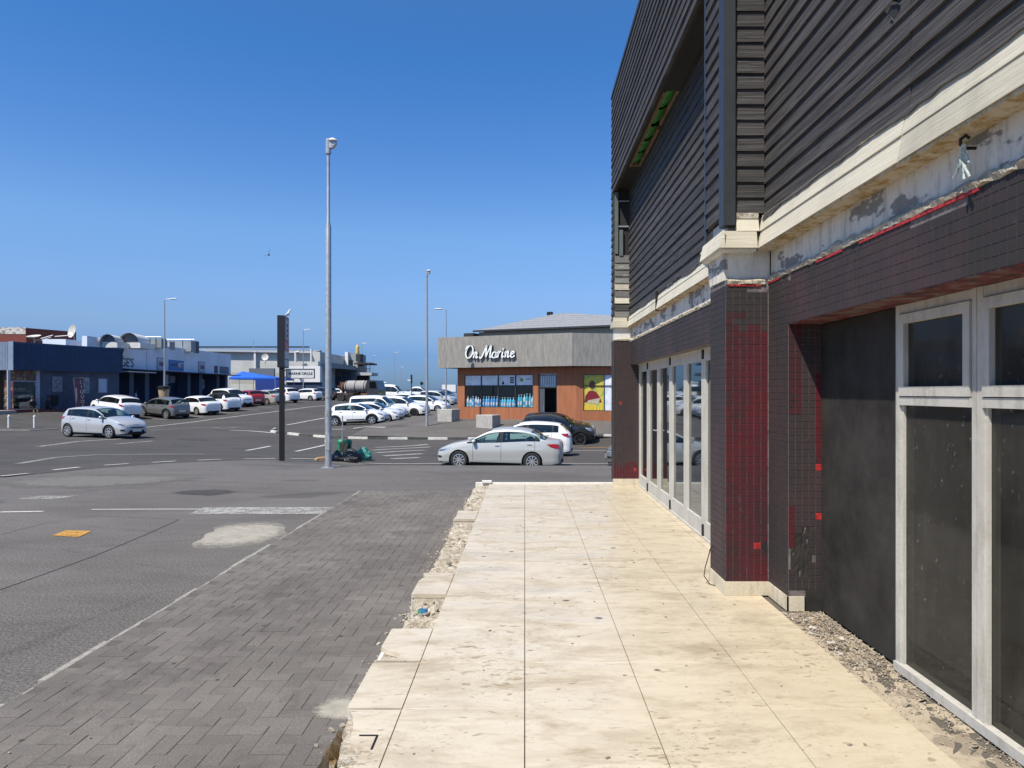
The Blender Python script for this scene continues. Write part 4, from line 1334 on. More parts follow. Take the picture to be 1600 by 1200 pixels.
# --- black boarded opening and shop windows
m = MB(); m.box(WX - .008, WX + .012, 4.035, 5.055, 0.012, ZL - .01)
part(m, 'boarding_panel', M['panel'], label='black painted board closing the opening')
m = MB(); m.box(WX - .016, WX + .02, 4.005, 4.034, 0.01, ZL - .005); part(m, 'board_edge', M['trim_dark'])
m = MB(); m.box(FX + .001, 2.3, -3, 5.06, ZL - .004, ZL - .0005); part(m, 'soffit_panel', M['soffit'])
def window_unit(y0, y1, zt=1.475):
    w = empty('shop_window', (0, 0, 0))
    w.parent = bld; w.location = -Vector(bld.location)
    F = .042
    m = MB()
    m.box(WX - .03, WX + .05, y0, y0 + F * .8, 0.052, ZL - .005); part(m, 'frame_post', M['frame'], w)
    m = MB(); m.box(WX - .03, WX + .05, y1 - F, y1, 0.052, ZL - .005); part(m, 'frame_post', M['frame'], w)
    m = MB(); m.box(WX - .045, WX + .05, y0, y1, 0.004, 0.051); part(m, 'frame_sill', M['frame'], w)
    m = MB(); m.box(WX - .028, WX + .05, y0 + F * .8, y1 - F, ZL - .055, ZL - .006); part(m, 'frame_head', M['frame'], w)
    m = MB(); m.box(WX - .034, WX + .05, y0 + F * .8, y1 - F, zt, zt + .045); part(m, 'transom', M['frame'], w)
    # opening top light with its own sash
    a, b, c, d = y0 + F * .8 + .006, y1 - F - .006, zt + .05, ZL - .06
    m = MB(); s = .05
    m.box(WX - .04, WX + .02, a, a + s, c, d); m.box(WX - .04, WX + .02, b - s, b, c, d)
    m.box(WX - .04, WX + .02, a + s, b - s, c, c + s); m.box(WX - .04, WX + .02, a + s, b - s, d - s, d)
    part(m, 'sash', M['frame'], w)
    m = MB(); m.box(WX - .012, WX - .006, a + s, b - s, c + s, d - s); part(m, 'glass_pane', M['dusty'], w)
    # beads round the lower pane
    m = MB(); m.box(WX - .018, WX + .02, y0 + F * .8, y0 + F * .8 + .018, .052, zt); part(m, 'glazing_bead', M['frame_cream'], w)
    m = MB(); m.box(WX - .018, WX + .02, y1 - F - .018, y1 - F, .052, zt); part(m, 'glazing_bead', M['frame_cream'], w)
    m = MB(); m.box(WX - .003, WX + .003, y0 + F * .8 + .018, y1 - F - .018, .052, zt); part(m, 'glass_pane', M['dusty'], w)
for (a, b) in ((3.285, 4.0), (2.565, 3.28), (1.845, 2.56), (1.125, 1.84)):
    window_unit(a, b)

# --- folding glass doors, seven leaves
LW = (YF - .01 - Y1N) / 7
for i in range(7):
    d = empty('folding_door_leaf', (0, 0, 0)); d.parent = bld; d.location = -Vector(bld.location)
    a, b = Y1N + i * LW + .004, Y1N + (i + 1) * LW - .004
    s, z0, z1 = .085, .02, ZL - .03
    m = MB(); m.box(DX - .03, DX + .03, a, a + s, z0, z1); part(m, 'stile', M['frame_cream'], d)
    m = MB(); m.box(DX - .03, DX + .03, b - s, b, z0, z1); part(m, 'stile', M['frame_cream'], d)
    m = MB(); m.box(DX - .029, DX + .029, a + s, b - s, z0, z0 + .16); part(m, 'rail', M['frame_cream'], d)
    m = MB(); m.box(DX - .029, DX + .029, a + s, b - s, z1 - .12, z1); part(m, 'rail', M['frame_cream'], d)
    m = MB(); m.box(DX - .004, DX + .004, a + s, b - s, z0 + .16, z1 - .12); part(m, 'glass_pane', M['door_glass'], d)
    if i % 2 == 1:
        m = MB(); m.box(DX - .045, DX - .0305, b - .02, b + .028, z1 - .10, z1 + .02); m.box(DX - .045, DX - .0305, b - .02, b + .028, z0 - .01, z0 + .12); part(m, 'hinge', M['black'], d)
    if i == 5:
        m = MB(); m.tube([(DX - .03, a + .03, 1.0), (DX - .07, a + .03, 1.0), (DX - .07, a + .15, 1.0)], .009, 8); part(m, 'door_handle', M['steel'], d, smooth=True)
m = MB(); m.box(DX - .05, DX + .05, Y1N, YF - .005, .001, .019); part(m, 'door_track', M['frame'])
m = MB(); m.box(DX - .05, DX + .05, Y1N, YF - .005, ZL - .03, ZL + .0); part(m, 'door_head', M['frame_cream'])
m = MB(); m.box(3.1, 3.18, 6.0, 12.2, 0, ZL); part(m, 'back_partition', plain('dim_plaster', (0.20, 0.19, 0.17), .9))
# loose cable at the pier foot
cb = MB(); cb.tube([(1.52, 5.80, .30), (1.505, 5.82, .27), (1.50, 5.86, .2), (1.47, 5.84, .12), (1.45, 5.80, .06), (1.48, 5.74, .012), (1.51, 5.70, .008)], .004, 6)
tag(cb.build('loose_cable', M['black'], smooth=True), 'thin black loose cable at the foot of the maroon pier', 'cable')
# ------------------------------------------------------------------ vehicles
def lerp_tab(tab, u):
    if u <= tab[0][0]: return tab[0][1]
    for (a, va), (b, vb) in zip(tab[:-1], tab[1:]):
        if u <= b:
            t = (u - a) / (b - a)
            return va + (vb - va) * t
    return tab[-1][1]
def smooth_tab(tab, u):
    """Catmull-Rom through the table, monotone enough for car outlines"""
    n = len(tab)
    if u <= tab[0][0]: return tab[0][1]
    if u >= tab[-1][0]: return tab[-1][1]
    for i in range(n - 1):
        if u <= tab[i + 1][0]:
            x0, y0 = tab[i]; x1, y1 = tab[i + 1]
            def slope(j):
                if j <= 0 or j >= n - 1: 
                    j0, j1 = max(0, j - 1), min(n - 1, j + 1)
                    return (tab[j1][1] - tab[j0][1]) / (tab[j1][0] - tab[j0][0])
                a = (tab[j][1] - tab[j - 1][1]) / (tab[j][0] - tab[j - 1][0]); b = (tab[j + 1][1] - tab[j][1]) / (tab[j + 1][0] - tab[j][0])
                if a * b <= 0: return 0.0
                return 2 * a * b / (a + b)
            m0, m1 = slope(i), slope(i + 1)
            h = x1 - x0; t = (u - x0) / h
            return (2*t**3 - 3*t**2 + 1) * y0 + (t**3 - 2*t**2 + t) * h * m0 + (-2*t**3 + 3*t**2) * y1 + (t**3 - t**2) * h * m1
PLAN = [(0, .60), (.012, .74), (.04, .87), (.09, .945), (.2, .99), (.4, 1), (.7, 1), (.88, .965), (.96, .90), (.99, .80), (1, .70)]
SPEC = {
 'sedan': dict(L=4.37, W=1.72, H=1.455, wb=2.57, fo=.84, wr=.305, sill=.20,
    top=[(0, .56), (.012, .66), (.05, .74), (.12, .86), (.255, .985), (.30, 1.06), (.44, 1.385), (.50, 1.435), (.58, 1.455), (.68, 1.43), (.76, 1.36), (.89, 1.075), (.92, 1.055), (.975, 1.04), (.992, .98), (1, .86)],
    belt=[(0, .50), (.08, .70), (.255, .88), (.5, .93), (.8, 1.0), (.9, 1.0), (1, .80)], win=(.255, .84), bp=(.52, .545), cp=.80, ws=(.27, .445), rw=(.765, .885), nose=.30),
 'hatch': dict(L=3.85, W=1.69, H=1.44, wb=2.49, fo=.78, wr=.30, sill=.20,
    top=[(0, .54), (.015, .66), (.06, .78), (.15, .90), (.245, .98), (.29, 1.05), (.45, 1.36), (.52, 1.415), (.62, 1.44), (.78, 1.415), (.88, 1.36), (.955, 1.08), (.98, .98), (.994, .86), (1, .72)],
    belt=[(0, .48), (.1, .72), (.245, .87), (.5, .93), (.85, .99), (.95, .96), (1, .62)], win=(.245, .87), bp=(.53, .557), cp=.80, ws=(.26, .455), rw=(.885, .95), nose=.28),
 'suv': dict(L=4.30, W=1.79, H=1.63, wb=2.61, fo=.84, wr=.34, sill=.26,
    top=[(0, .70), (.014, .86), (.05, .97), (.13, 1.03), (.25, 1.09), (.29, 1.15), (.42, 1.50), (.50, 1.59), (.60, 1.63), (.78, 1.60), (.89, 1.54), (.955, 1.22), (.98, 1.12), (.993, .95), (1, .78)],
    belt=[(0, .62), (.08, .88), (.25, 1.00), (.5, 1.05), (.85, 1.10), (.95, 1.08), (1, .7)], win=(.25, .89), bp=(.52, .545), cp=.79, ws=(.265, .43), rw=(.895, .952), nose=.36),
 'van': dict(L=4.40, W=1.79, H=1.83, wb=2.68, fo=.88, wr=.315, sill=.21,
    top=[(0, .58), (.014, .72), (.05, .86), (.12, .99), (.205, 1.08), (.25, 1.17), (.38, 1.68), (.44, 1.78), (.56, 1.83), (.9, 1.80), (.965, 1.74), (.985, 1.30), (.995, .95), (1, .75)],
    belt=[(0, .52), (.08, .80), (.205, .98), (.5, 1.06), (.95, 1.08), (1, .7)], win=(.205, .94), bp=(.44, .475), cp=.68, ws=(.22, .39), rw=(.966, .984), nose=.3),
 'minibus': dict(L=4.90, W=1.80, H=2.05, wb=2.95, fo=.86, wr=.32, sill=.24,
    top=[(0, .72), (.012, .88), (.04, 1.02), (.09, 1.14), (.115, 1.22), (.24, 1.88), (.29, 2.0), (.4, 2.05), (.9, 2.03), (.965, 1.96), (.985, 1.5), (.995, 1.0), (1, .8)],
    belt=[(0, .62), (.06, .95), (.115, 1.10), (.5, 1.15), (.95, 1.15), (1, .8)], win=(.115, .95), bp=(.33, .36), cp=.62, ws=(.12, .255), rw=(.966, .984), nose=.3),
 'pickup': dict(L=5.1, W=1.82, H=1.78, wb=3.0, fo=.9, wr=.37, sill=.34,
    top=[(0, .74), (.012, .92), (.05, 1.04), (.2, 1.12), (.24, 1.18), (.36, 1.66), (.42, 1.76), (.5, 1.78), (.58, 1.72), (.63, 1.14), (.66, 1.10), (.98, 1.10), (.99, 1.06), (1, .8)],
    belt=[(0, .66), (.06, .95), (.22, 1.05), (.6, 1.08), (.98, 1.06), (1, .75)], win=(.22, .605), bp=(.42, .445), cp=.57, ws=(.225, .37), rw=(.59, .625), nose=.4),
}
def make_car(name, label, kind, pos, heading, color, group=None, scale=None, rim='alloy', cladding=False, glassm='car_glass', roof=None, cat='car', spokes=6, H_=None, plate=True, strip=False):
    """heading: direction the nose points, radians from +X.  pos on the ground under the middle of the car"""
    S = dict(SPEC[kind])
    if scale: S.update(scale)
    L, W, HH, wb, fo, wrr, sill = S['L'], S['W'], S['H'], S['wb'], S['fo'], S['wr'], S['sill']
    kz = HH / SPEC[kind]['H']
    top = [(u, z * kz) for u, z in S['top']]; belt = [(u, z * kz) for u, z in S['belt']]
    root = empty(name, pos, heading, label, cat, group)
    # follow the slope of the ground
    fw = Vector((math.cos(heading), math.sin(heading))); lf = Vector((-fw.y, fw.x))
    pz = (H(pos[0] + fw.x, pos[1] + fw.y) - H(pos[0] - fw.x, pos[1] - fw.y)) / 2
    rz = (H(pos[0] + lf.x * .7, pos[1] + lf.y * .7) - H(pos[0] - lf.x * .7, pos[1] - lf.y * .7)) / 1.4
    root.rotation_euler = (math.atan(rz), -math.atan(pz), heading)
    X = lambda u: L / 2 - u * L
    xf, xr = L / 2 - fo, L / 2 - fo - wb
    RA = wrr + .055
    NL, NG, NR = 9, 6, 6           # rows: lower side, glasshouse, roof half
    GW0, GW1 = NL + 1, NL + NG - 1
    def zlow(u):
        x = X(u); z = sill + .06 * max(0, (abs(u - .5) - .42) / .08)
        for xw in (xf, xr):
            d = abs(x - xw)
            if d < RA: z = max(z, wrr + math.sqrt(RA * RA - d * d))
        return z
    def section(u):
        zt = smooth_tab(top, u); zb = min(smooth_tab(belt, u), zt - .045)
        w = W / 2 * lerp_tab(PLAN, u)
        zl = min(zlow(u), zb - .03)
        pts = []
        for i in range(NL + 1):
            t = i / NL
            z = zl + (zb - zl) * t
            s = min(1, max(0, (z - sill) / max(.05, zb - sill)))
            y = w * lerp_tab([(0, .93), (.14, .975), (.22, .968), (.45, .990), (.64, 1.0), (.72, .984), (.86, .972), (1, .940)], s)
            pts.append((y, z))
        yb = pts[-1][0]
        gh = zt - zb
        ze = zb + gh * (0.86 if gh > .2 else .55)
        we = max(.3 * w, yb - (ze - zb) * .36)
        for i in range(1, NG + 1):
            t = i / NG
            z = zb + (ze - zb) * t
            y = yb + (we - yb) * (t ** 1.25)
            pts.append((y, z))
        for i in range(1, NR + 1):
            t = i / NR
            a = t * math.pi / 2
            y = we * math.cos(a) if i < NR else 0.0
            z = ze + (zt - ze) * (1 - (1 - math.sin(a)) ** 1.0) 
            yy = we * (1 - t) ; zz = ze + (zt - ze) * (1 - (1 - t) ** 2.6)
            pts.append((yy, zz))
        return pts
    # stations: even, plus around arches and window edges
    us = set(i / 44 for i in range(45))
    for xw in (xf, xr):
        for k in range(-9, 10):
            us.add((L / 2 - (xw + RA * math.sin(k / 9 * math.pi / 2) * .999)) / L)
        us.add((L / 2 - xw - RA - .004) / L); us.add((L / 2 - xw + RA + .004) / L)
    marks = [S['win'][0], S['win'][1], S['bp'][0], S['bp'][1], S['cp'], S['cp'] + .022, S['ws'][0], S['ws'][1], S['rw'][0], S['rw'][1], .006, .012, .02, .035, .985, .993]
    us = sorted(us | set(marks))
    out = [us[0]]
    for u in us[1:]:
        if u - out[-1] < .0022:
            if u in marks: out[-1] = u
            continue
        out.append(u)
    us = [min(1, max(0, u)) for u in out]
    secs = [section(u) for u in us]
    nrow = len(secs[0])
    body, side_g, ws_g, rw_g, roofp, bpil = MB(), {}, MB(), MB(), MB(), MB()
    def pt(i, k, s): return (X(us[i]), secs[i][k][0] * s, secs[i][k][1])
    def which(i, k):
        a, b = us[i], us[i + 1]
        m = (a + b) / 2
        gh = smooth_tab(top, m) - smooth_tab(belt, m)
        if GW0 - 1 <= k < GW1 and S['win'][0] < m < S['win'][1] and gh > .10:
            if S['bp'][0] < m < S['bp'][1]: return 'b'
            if S['cp'] < m < S['cp'] + .022: return 'b'
            if m < S['bp'][0]: return 'w0'
            if m < S['cp']: return 'w1'
            return 'w2'
        if k >= NL + NG and S['ws'][0] < m < S['ws'][1]: return 'ws'
        if k >= NL + NG and S['rw'][0] < m < S['rw'][1]: return 'rw'
        if roof and k >= GW1 and S['ws'][1] <= m <= S['rw'][0]: return 'roof'
        return 'body'
    for s in (1, -1):
        for i in range(len(us) - 1):
            for k in range(nrow - 1):
                q = [pt(i, k, s), pt(i + 1, k, s), pt(i + 1, k + 1, s), pt(i, k + 1, s)]
                if s < 0: q = q[::-1]
                w = which(i, k)
                if w == 'body': body.add(q, [(0, 1, 2, 3)])
                elif w == 'b': bpil.add(q, [(0, 1, 2, 3)])
                elif w == 'ws': ws_g.add(q, [(0, 1, 2, 3)])
                elif w == 'rw': rw_g.add(q, [(0, 1, 2, 3)])
                elif w == 'roof': roofp.add(q, [(0, 1, 2, 3)])
                else: side_g.setdefault((w, s), MB()).add(q, [(0, 1, 2, 3)])
    for i in (0, len(us) - 1):
        ring = [pt(i, k, 1) for k in range(nrow)] + [pt(i, k, -1) for k in range(nrow - 2, -1, -1)]
        body.add(ring, [tuple(range(len(ring)))])
    def weld(mb, nm, mat, sm=True, parent=root):
        me = mb.mesh(nm, mat, False, False)
        bm = bmesh.new(); bm.from_mesh(me)
        bmesh.ops.remove_doubles(bm, verts=bm.verts, dist=.0006)
        bmesh.ops.recalc_face_normals(bm, faces=bm.faces)
        bm.to_mesh(me); bm.free()
        if sm:
            me.polygons.foreach_set('use_smooth', [True] * len(me.polygons))
            try: me.set_sharp_from_angle(angle=R(38))
            except Exception: pass
        return obj_from_mesh(nm, me, parent)
    weld(body, 'body', color)
    if bpil.f: weld(bpil, 'window_pillar', M['black'])
    if roofp.f: weld(roofp, 'roof_panel', roof)
    for (w, s), mb in side_g.items(): weld(mb, 'side_window', M[glassm])
    weld(ws_g, 'windscreen', M[glassm])
    if rw_g.f: weld(rw_g, 'rear_window', M[glassm])
    # cabin, floor pan, seats
    m = MB()
    zbm = smooth_tab(belt, .5) - .10
    m.box(X(.86), X(.24), -W / 2 + .16, W / 2 - .16, sill + .02, zbm - .2)
    m.box(X(.985), X(.02), -W / 2 + .34, W / 2 - .34, sill - .02, sill + .30)
    m.box(X(.30), X(.23), -W / 2 + .14, W / 2 - .14, zbm - .2, zbm + .02)
    m.build('floor_pan', M['interior'], root)
    for (u, y) in ((.49, .36), (.49, -.36)):
        m = MB(); h = HH - zbm
        m.obox((X(u), y, zbm - .02), (.97, 0, .22), (0, 1, 0), (-.22, 0, .97), .06, .23, .30)
        m.obox((X(u + .018), y, zbm + .36), (.97, 0, .22), (0, 1, 0), (-.22, 0, .97), .05, .12, .08)
        m.build('seat', M['seat'], root)
    m = MB(); m.obox((X(.72), 0, zbm - .02), (.97, 0, .22), (0, 1, 0), (-.22, 0, .97), .06, W / 2 - .24, .27)
    m.build('rear_bench', M['seat'], root)
    # helper: a patch lying on the skin
    def side_y(x, z):
        u = (L / 2 - x) / L
        ps = section(min(.999, max(.001, u)))
        for (ya, za), (yb_, zb_) in zip(ps[:-1], ps[1:]):
            if za <= z <= zb_ and zb_ > za: return ya + (yb_ - ya) * (z - za) / (zb_ - za)
        return ps[0][0] if z < ps[0][1] else ps[-1][0]
    def skin(poly, s, off, nm, mat, parent=root, sub=4):
        """poly: (x, z) outline on the car's side, convex; built as a raised shell"""
        m = MB()
        ring = []
        for a, b in zip(poly, poly[1:] + poly[:1]):
            for k in range(sub):
                ring.append((a[0] + (b[0] - a[0]) * k / sub, a[1] + (b[1] - a[1]) * k / sub))
        cx, cz = sum(p[0] for p in ring) / len(ring), sum(p[1] for p in ring) / len(ring)
        rows = []
        for t in (.02, .5, 1.0): rows.append([(cx + (p[0] - cx) * t, s * (side_y(cx + (p[0] - cx) * t, cz + (p[1] - cz) * t) + off), cz + (p[1] - cz) * t) for p in ring])
        rows.append([(p[0], s * (side_y(p[0], p[1]) - .02), p[1]) for p in ring])
        m.grid(rows, close=True)
        return m.build(nm, mat, parent, smooth=True, angle=45)
    # lamps
    for s in (1, -1):
        zf = smooth_tab(top, .045); z0 = zf - .10
        hl = skin([(X(.012), z0 - .07), (X(.012), z0 + .01), (X(.055), z0 + .05), (X(.125), z0 + .135), (X(.115), z0 + .06), (X(.06), z0 - .05)], s, .008, 'headlight', M['lamp_clear'])
        skin([(X(.025), z0 - .045), (X(.025), z0 + .0), (X(.06), z0 + .025), (X(.095), z0 + .06), (X(.06), z0 - .02)], s, .011, 'lamp_bowl', M['lamp_dark'], hl)
        skin([(X(.012), sill + .16), (X(.012), sill + .24), (X(.045), sill + .23), (X(.05), sill + .17)], s, .006, 'fog_recess', M['black'])
        zr = smooth_tab(belt, .95)
        if kind in ('van', 'minibus', 'pickup'):
            skin([(X(.99), zr - .28), (X(.99), zr + .02), (X(.972), zr + .02), (X(.972), zr - .28)], s, .008, 'tail_light', M['lamp_red'])
        else:
            skin([(X(.99), zr - .17), (X(.988), zr - .02), (X(.95), zr + .0), (X(.895), zr - .015), (X(.93), zr - .12)], s, .008, 'tail_light', M['lamp_red'])
        # door handles, seams, sill
        for u in (S['bp'][0] - .005, S['cp'] - .03):
            x = X(u) ; z = smooth_tab(belt, u) - .10
            m = MB(); y = side_y(x + .06, z)
            m.obox((x + .06, s * (y + .012), z), (1, 0, 0), (0, 1, 0), (0, 0, 1), .075, .012, .014)
            m.build('door_handle', color if not cladding else M['black'], root)
        for u in (S['ws'][0] + .035, (S['bp'][0] + S['bp'][1]) / 2, S['cp'] - .0):
            x = X(u)
            m = MB(); rows = []
            zz0, zz1 = zlow(u) + .03, smooth_tab(belt, u) - .005
            if zz1 - zz0 < .1: continue
            for k in range(9):
                z = zz0 + (zz1 - zz0) * k / 8; y = s * (side_y(x, z) + .0022)
                rows.append([(x - .005, y, z), (x + .005, y, z)])
            m.grid(rows); m.build('door_seam', M['black'], root)
        m = MB(); rows = []
        for k in range(13):
            x = xr + RA + .02 + (xf - xr - 2 * RA - .04) * k / 12
            rows.append([(x, s * (side_y(x, sill + .001) - .02), sill - .05), (x, s * (side_y(x, sill + .02) + .008), sill + .005), (x, s * (side_y(x, sill + .08) + .006), sill + (.10 if cladding else .045))])
        m.grid(rows); m.build('sill_trim', M['black'], root, smooth=True)
        # mirror
        um = S['ws'][0] + .045; xm, zm = X(um), smooth_tab(belt, um) + .06
        ym = side_y(xm, zm - .05)
        m = MB(); m.lathe([(.001, -.06), (.05, -.055), (.075, -.02), (.078, .02), (.06, .05), (.001, .055)], 'x', 10, (0, 0, 0))
        v = [(p[0] * 1.0 + xm, s * (ym + .10) + p[1] * 1.25, p[2] + zm) for p in m.v]; m.v = v
        m.bar((xm, s * (ym - .03), zm - .05), (xm, s * (ym + .05), zm - .03), .05, .04)
        m.build('wing_mirror', color if not roof else M['black'], root, smooth=True)
        if strip:
            skin([(X(.33), sill + .13), (X(.33), sill + .21), (X(.66), sill + .22), (X(.66), sill + .15)], s, .012, 'door_strip', M['black'])
        if cladding:
            for xw in (xf, xr):
                m = MB(); rows = []
                for k in range(19):
                    a = math.pi * k / 18
                    ro = []
                    for rr, of in ((RA - .02, -.01), (RA - .004, .020), (RA + .075, .018), (RA + .085, -.004)):
                        x, z = xw + rr * math.cos(a), wrr + rr * math.sin(a)
                        z = max(z, sill)
                        ro.append((x, s * (side_y(x, max(z, zlow((L / 2 - x) / L) + .004)) + of), z))
                    rows.append(ro)
                m.grid(rows); m.build('arch_trim', M['black'], root, smooth=True)
    # bumpers, grille, plates
    xN, xT = L / 2, -L / 2
    zt0 = smooth_tab(top, .0)
    m = MB(); m.box(xN - .03, xN + .012, -W * .22, W * .22, zt0 - .055, zt0 - .012); m.build('grille', M['black'], root)
    m = MB(); m.prism([Vector((xN - .05, y, z)) for y, z in ((-W * .22, sill + .20), (W * .22, sill + .20), (W * .30, sill + .05), (-W * .30, sill + .05))], (.064, 0, 0)); m.build('lower_intake', M['black'], root)
    m = MB(); m.box(xT - .012, xT + .06, -W * .29, W * .29, sill + .02, sill + .16); m.build('rear_valance', M['black'], root)
    if plate:
        m = MB(); m.box(xN + .014, xN + .022, -.25, .25, sill + .13, sill + .24); m.build('number_plate', M['plate'], root)
        m = MB(); m.box(xT - .02, xT - .004, -.25, .25, sill + .30, sill + .41); m.build('number_plate', M['plate'], root)
    # wheels
    for xw in (xf, xr):
        for s in (1, -1):
            yo = s * (W / 2 - .02)
            w = bpy.data.objects.new('wheel', None); link(w, root); w.location = (xw, yo, wrr)
            ri = wrr * .68
            m = MB(); m.lathe([(ri, -s * .02), (ri + .02, -s * .003), (wrr - .03, -s * .0), (wrr - .008, -s * .02), (wrr, -s * .05), (wrr, -s * .15), (wrr - .02, -s * .185), (ri, -s * .19)], 'y', 24, cap=False)
            m.build('tyre', M['rubber'], w, smooth=True)
            m = MB()
            m.lathe([(ri, -s * .012), (ri - .018, -s * .008), (ri - .026, -s * .03), (ri - .03, -s * .14)], 'y', 24, cap=False)
            for k in range(spokes):
                a = 2 * math.pi * k / spokes + .3
                d = Vector((math.cos(a), 0, math.sin(a))); t = Vector((-math.sin(a), 0, math.cos(a)))
                wd = .024 if spokes > 6 else .034
                v = []
                for r_, w_, dep in ((.03, wd * .8, .018), (ri - .02, wd, .014)):
                    for sg in (-1, 1):
                        for dd in (dep, dep + .03): v.append(d * r_ + t * w_ * sg + Vector((0, -s * dd, 0)))
                m.add(v, [(0, 2, 6, 4), (1, 5, 7, 3), (0, 4, 5, 1), (2, 3, 7, 6), (4, 6, 7, 5)])
            m.lathe([(.001, -s * .010), (.045, -s * .014), (.05, -s * .04)], 'y', 14, cap=False)
            m.build('rim', M[rim], w, smooth=False)
            m = MB(); m.lathe([(ri - .01, -s * .075), (.001, -s * .08)], 'y', 20, cap=False)
            m.build('brake_disc', M['black'], w)
    return root

C = {
 'silver_green': paint('silver_green_paint', (0.46, 0.465, 0.445), .34, .15),
 'silver': paint('silver_paint', (0.46, 0.47, 0.48), .34, .2),
 'white': paint('white_car_paint', (0.78, 0.79, 0.80), .3, 0),
 'white2': paint('bright_white_car_paint', (0.82, 0.82, 0.81), .3, 0),
 'black': paint('black_car_paint', (0.016, 0.017, 0.019), .25, .2),
 'grey': paint('grey_car_paint', (0.20, 0.205, 0.20), .3, .4),
 'red': paint('red_car_paint', (0.34, 0.018, 0.02), .3, .1),
 'beige': paint('champagne_car_paint', (0.46, 0.43, 0.40), .32, .15),
 'yellow': paint('lime_car_paint', (0.50, 0.55, 0.06), .35, 0),
 'dark': paint('dark_blue_car_paint', (0.05, 0.055, 0.065), .3, .3),
}
P_ = math.pi
PARKED = 'cars parked nose-in along the shops'
FACING = 'white cars parked in the middle of the car park'
def nose(dx, dy): return math.atan2(dy, dx)
make_car('sedan_car', 'silver-green sedan in the road just beyond the patio end', 'sedan', place(782.5, 25.6), nose(-1, .14), C['silver_green'], spokes=9)
make_car('hatchback_car', 'white hatchback half hidden behind the silver-green sedan', 'hatch', place(820, 31.0), nose(-1, .12), C['white2'], scale=dict(L=4.05, H=1.50))
make_car('suv_car', 'black crossover parked at the kerb before the corner shop', 'suv', place(871, 37.4), nose(1, -.12), C['black'], rim='dark_rim', glassm='dark_glass', scale=dict(L=3.95, H=1.56, W=1.78, wb=2.45, fo=.76), cladding=True)
make_car('hatchback_car', 'silver hatchback crossing the road on the far left', 'hatch', place(163, 33.6), nose(1, -.32), C['silver'], scale=dict(L=3.85, H=1.45), spokes=7)
make_car('hatchback_car', 'dark grey car nose peeping out from behind the far mosaic pier', 'hatch', place(1032, 25.4), nose(-1, .1), C['grey'])
# the row along the shops, noses towards the shops
dirp = nose(-1, .42)
make_car('suv_car', 'white crossover leftmost of the row along the shops', 'suv', place(180, 51.5), nose(-1, .62), C['white'], PARKED, cladding=False, rim='dark_rim', glassm='dark_glass', scale=dict(H=1.60))
make_car('suv_car', 'two-tone grey crossover second in the row along the shops', 'suv', place(256, 53.5), nose(-1, .52), C['grey'], PARKED, cladding=True, scale=dict(L=4.1, H=1.56))
make_car('sedan_car', 'white sedan between the grey crossover and the black-roofed car', 'sedan', place(307, 57.0), nose(-1, .62), C['white2'], PARKED, glassm='dark_glass')
make_car('compact_car', 'white small car with a black roof in the parked row', 'hatch', place(342, 60.5), nose(-1, .60), C['white'], PARKED, scale=dict(L=4.1, H=1.55, W=1.80, wr=.33), cladding=True, roof=M['black'], rim='dark_rim', glassm='dark_glass')
make_car('suv_car', 'white off-roader facing out beside the red hatchback', 'suv', place(362, 66.0), nose(1, -.55), C['white2'], PARKED, glassm='dark_glass', scale=dict(H=1.72), cladding=True)
make_car('hatchback_car', 'red hatchback in the row along the shops', 'hatch', place(389, 68.5), nose(-1, .95), C['red'], PARKED, glassm='dark_glass', scale=dict(H=1.50))
make_car('sedan_car', 'champagne sedan beside the red hatchback', 'sedan', place(414, 71.5), nose(-1, .55), C['beige'], PARKED)
make_car('suv_car', 'white crossover behind the champagne sedan and black sign post', 'suv', place(440, 76.5), nose(-1, .7), C['white'], PARKED, glassm='dark_glass', scale=dict(L=4.4, H=1.66))
make_car('hatchback_car', 'white hatchback under the street name sign', 'hatch', place(477, 85.0), nose(-1, .35), C['white2'], PARKED, glassm='dark_glass', scale=dict(L=4.0, H=1.47))
make_car('suv_car', 'dark crossover left of the tall lamp pole', 'suv', place(502, 88.0), nose(-1, .7), C['dark'], PARKED, glassm='dark_glass')
make_car('hatchback_car', 'small white car just right of the tall lamp pole, at the row end', 'hatch', place(524, 93.0), nose(-1, .5), C['white'], PARKED)
# middle of the car park, noses to the right
make_car('hatchback_car', 'white hatchback with black arch trim and door strip, front of the middle cars', 'hatch', place(562, 47.5), nose(1, -.10), C['white2'], FACING, cladding=True, scale=dict(L=3.75, H=1.49), spokes=5, strip=True)
make_car('hatchback_car', 'white hatchback behind the black-trimmed one', 'hatch', place(586, 50.6), nose(1, -.12), C['white'], FACING, glassm='dark_glass', scale=dict(H=1.50))
make_car('panel_van', 'white van with side windows between the middle cars', 'van', place(592, 54.5), nose(1, -.15), C['white'], FACING, cat='van')
make_car('suv_car', 'white crossover with dark wheels beside the second lamp pole', 'suv', place(627, 57.0), nose(1, -.2), C['white2'], FACING, rim='dark_rim', glassm='dark_glass', scale=dict(L=4.45, H=1.68))
make_car('hatchback_car', 'white hatchback just right of the second lamp pole', 'hatch', place(668, 65.0), nose(1, -.25), C['white2'], FACING, glassm='dark_glass', scale=dict(L=4.1, H=1.52))
make_car('sedan_car', 'white sedan farther back in the middle of the car park', 'sedan', place(640, 72.0), nose(1, -.2), C['white'], FACING, glassm='dark_glass')
make_car('suv_car', 'silver crossover near the corner shop wall', 'suv', place(684, 77.0), nose(1, -.3), C['silver'], FACING, glassm='dark_glass')
make_car('suv_car', 'dark crossover by the corner shop wall', 'suv', place(694, 83.0), nose(1, -.3), C['dark'], FACING, glassm='dark_glass')
make_car('hatchback_car', 'lime yellow hatchback next to the corner shop wall', 'hatch', place(698, 89.0), nose(1, -.3), C['yellow'], FACING, glassm='dark_glass')
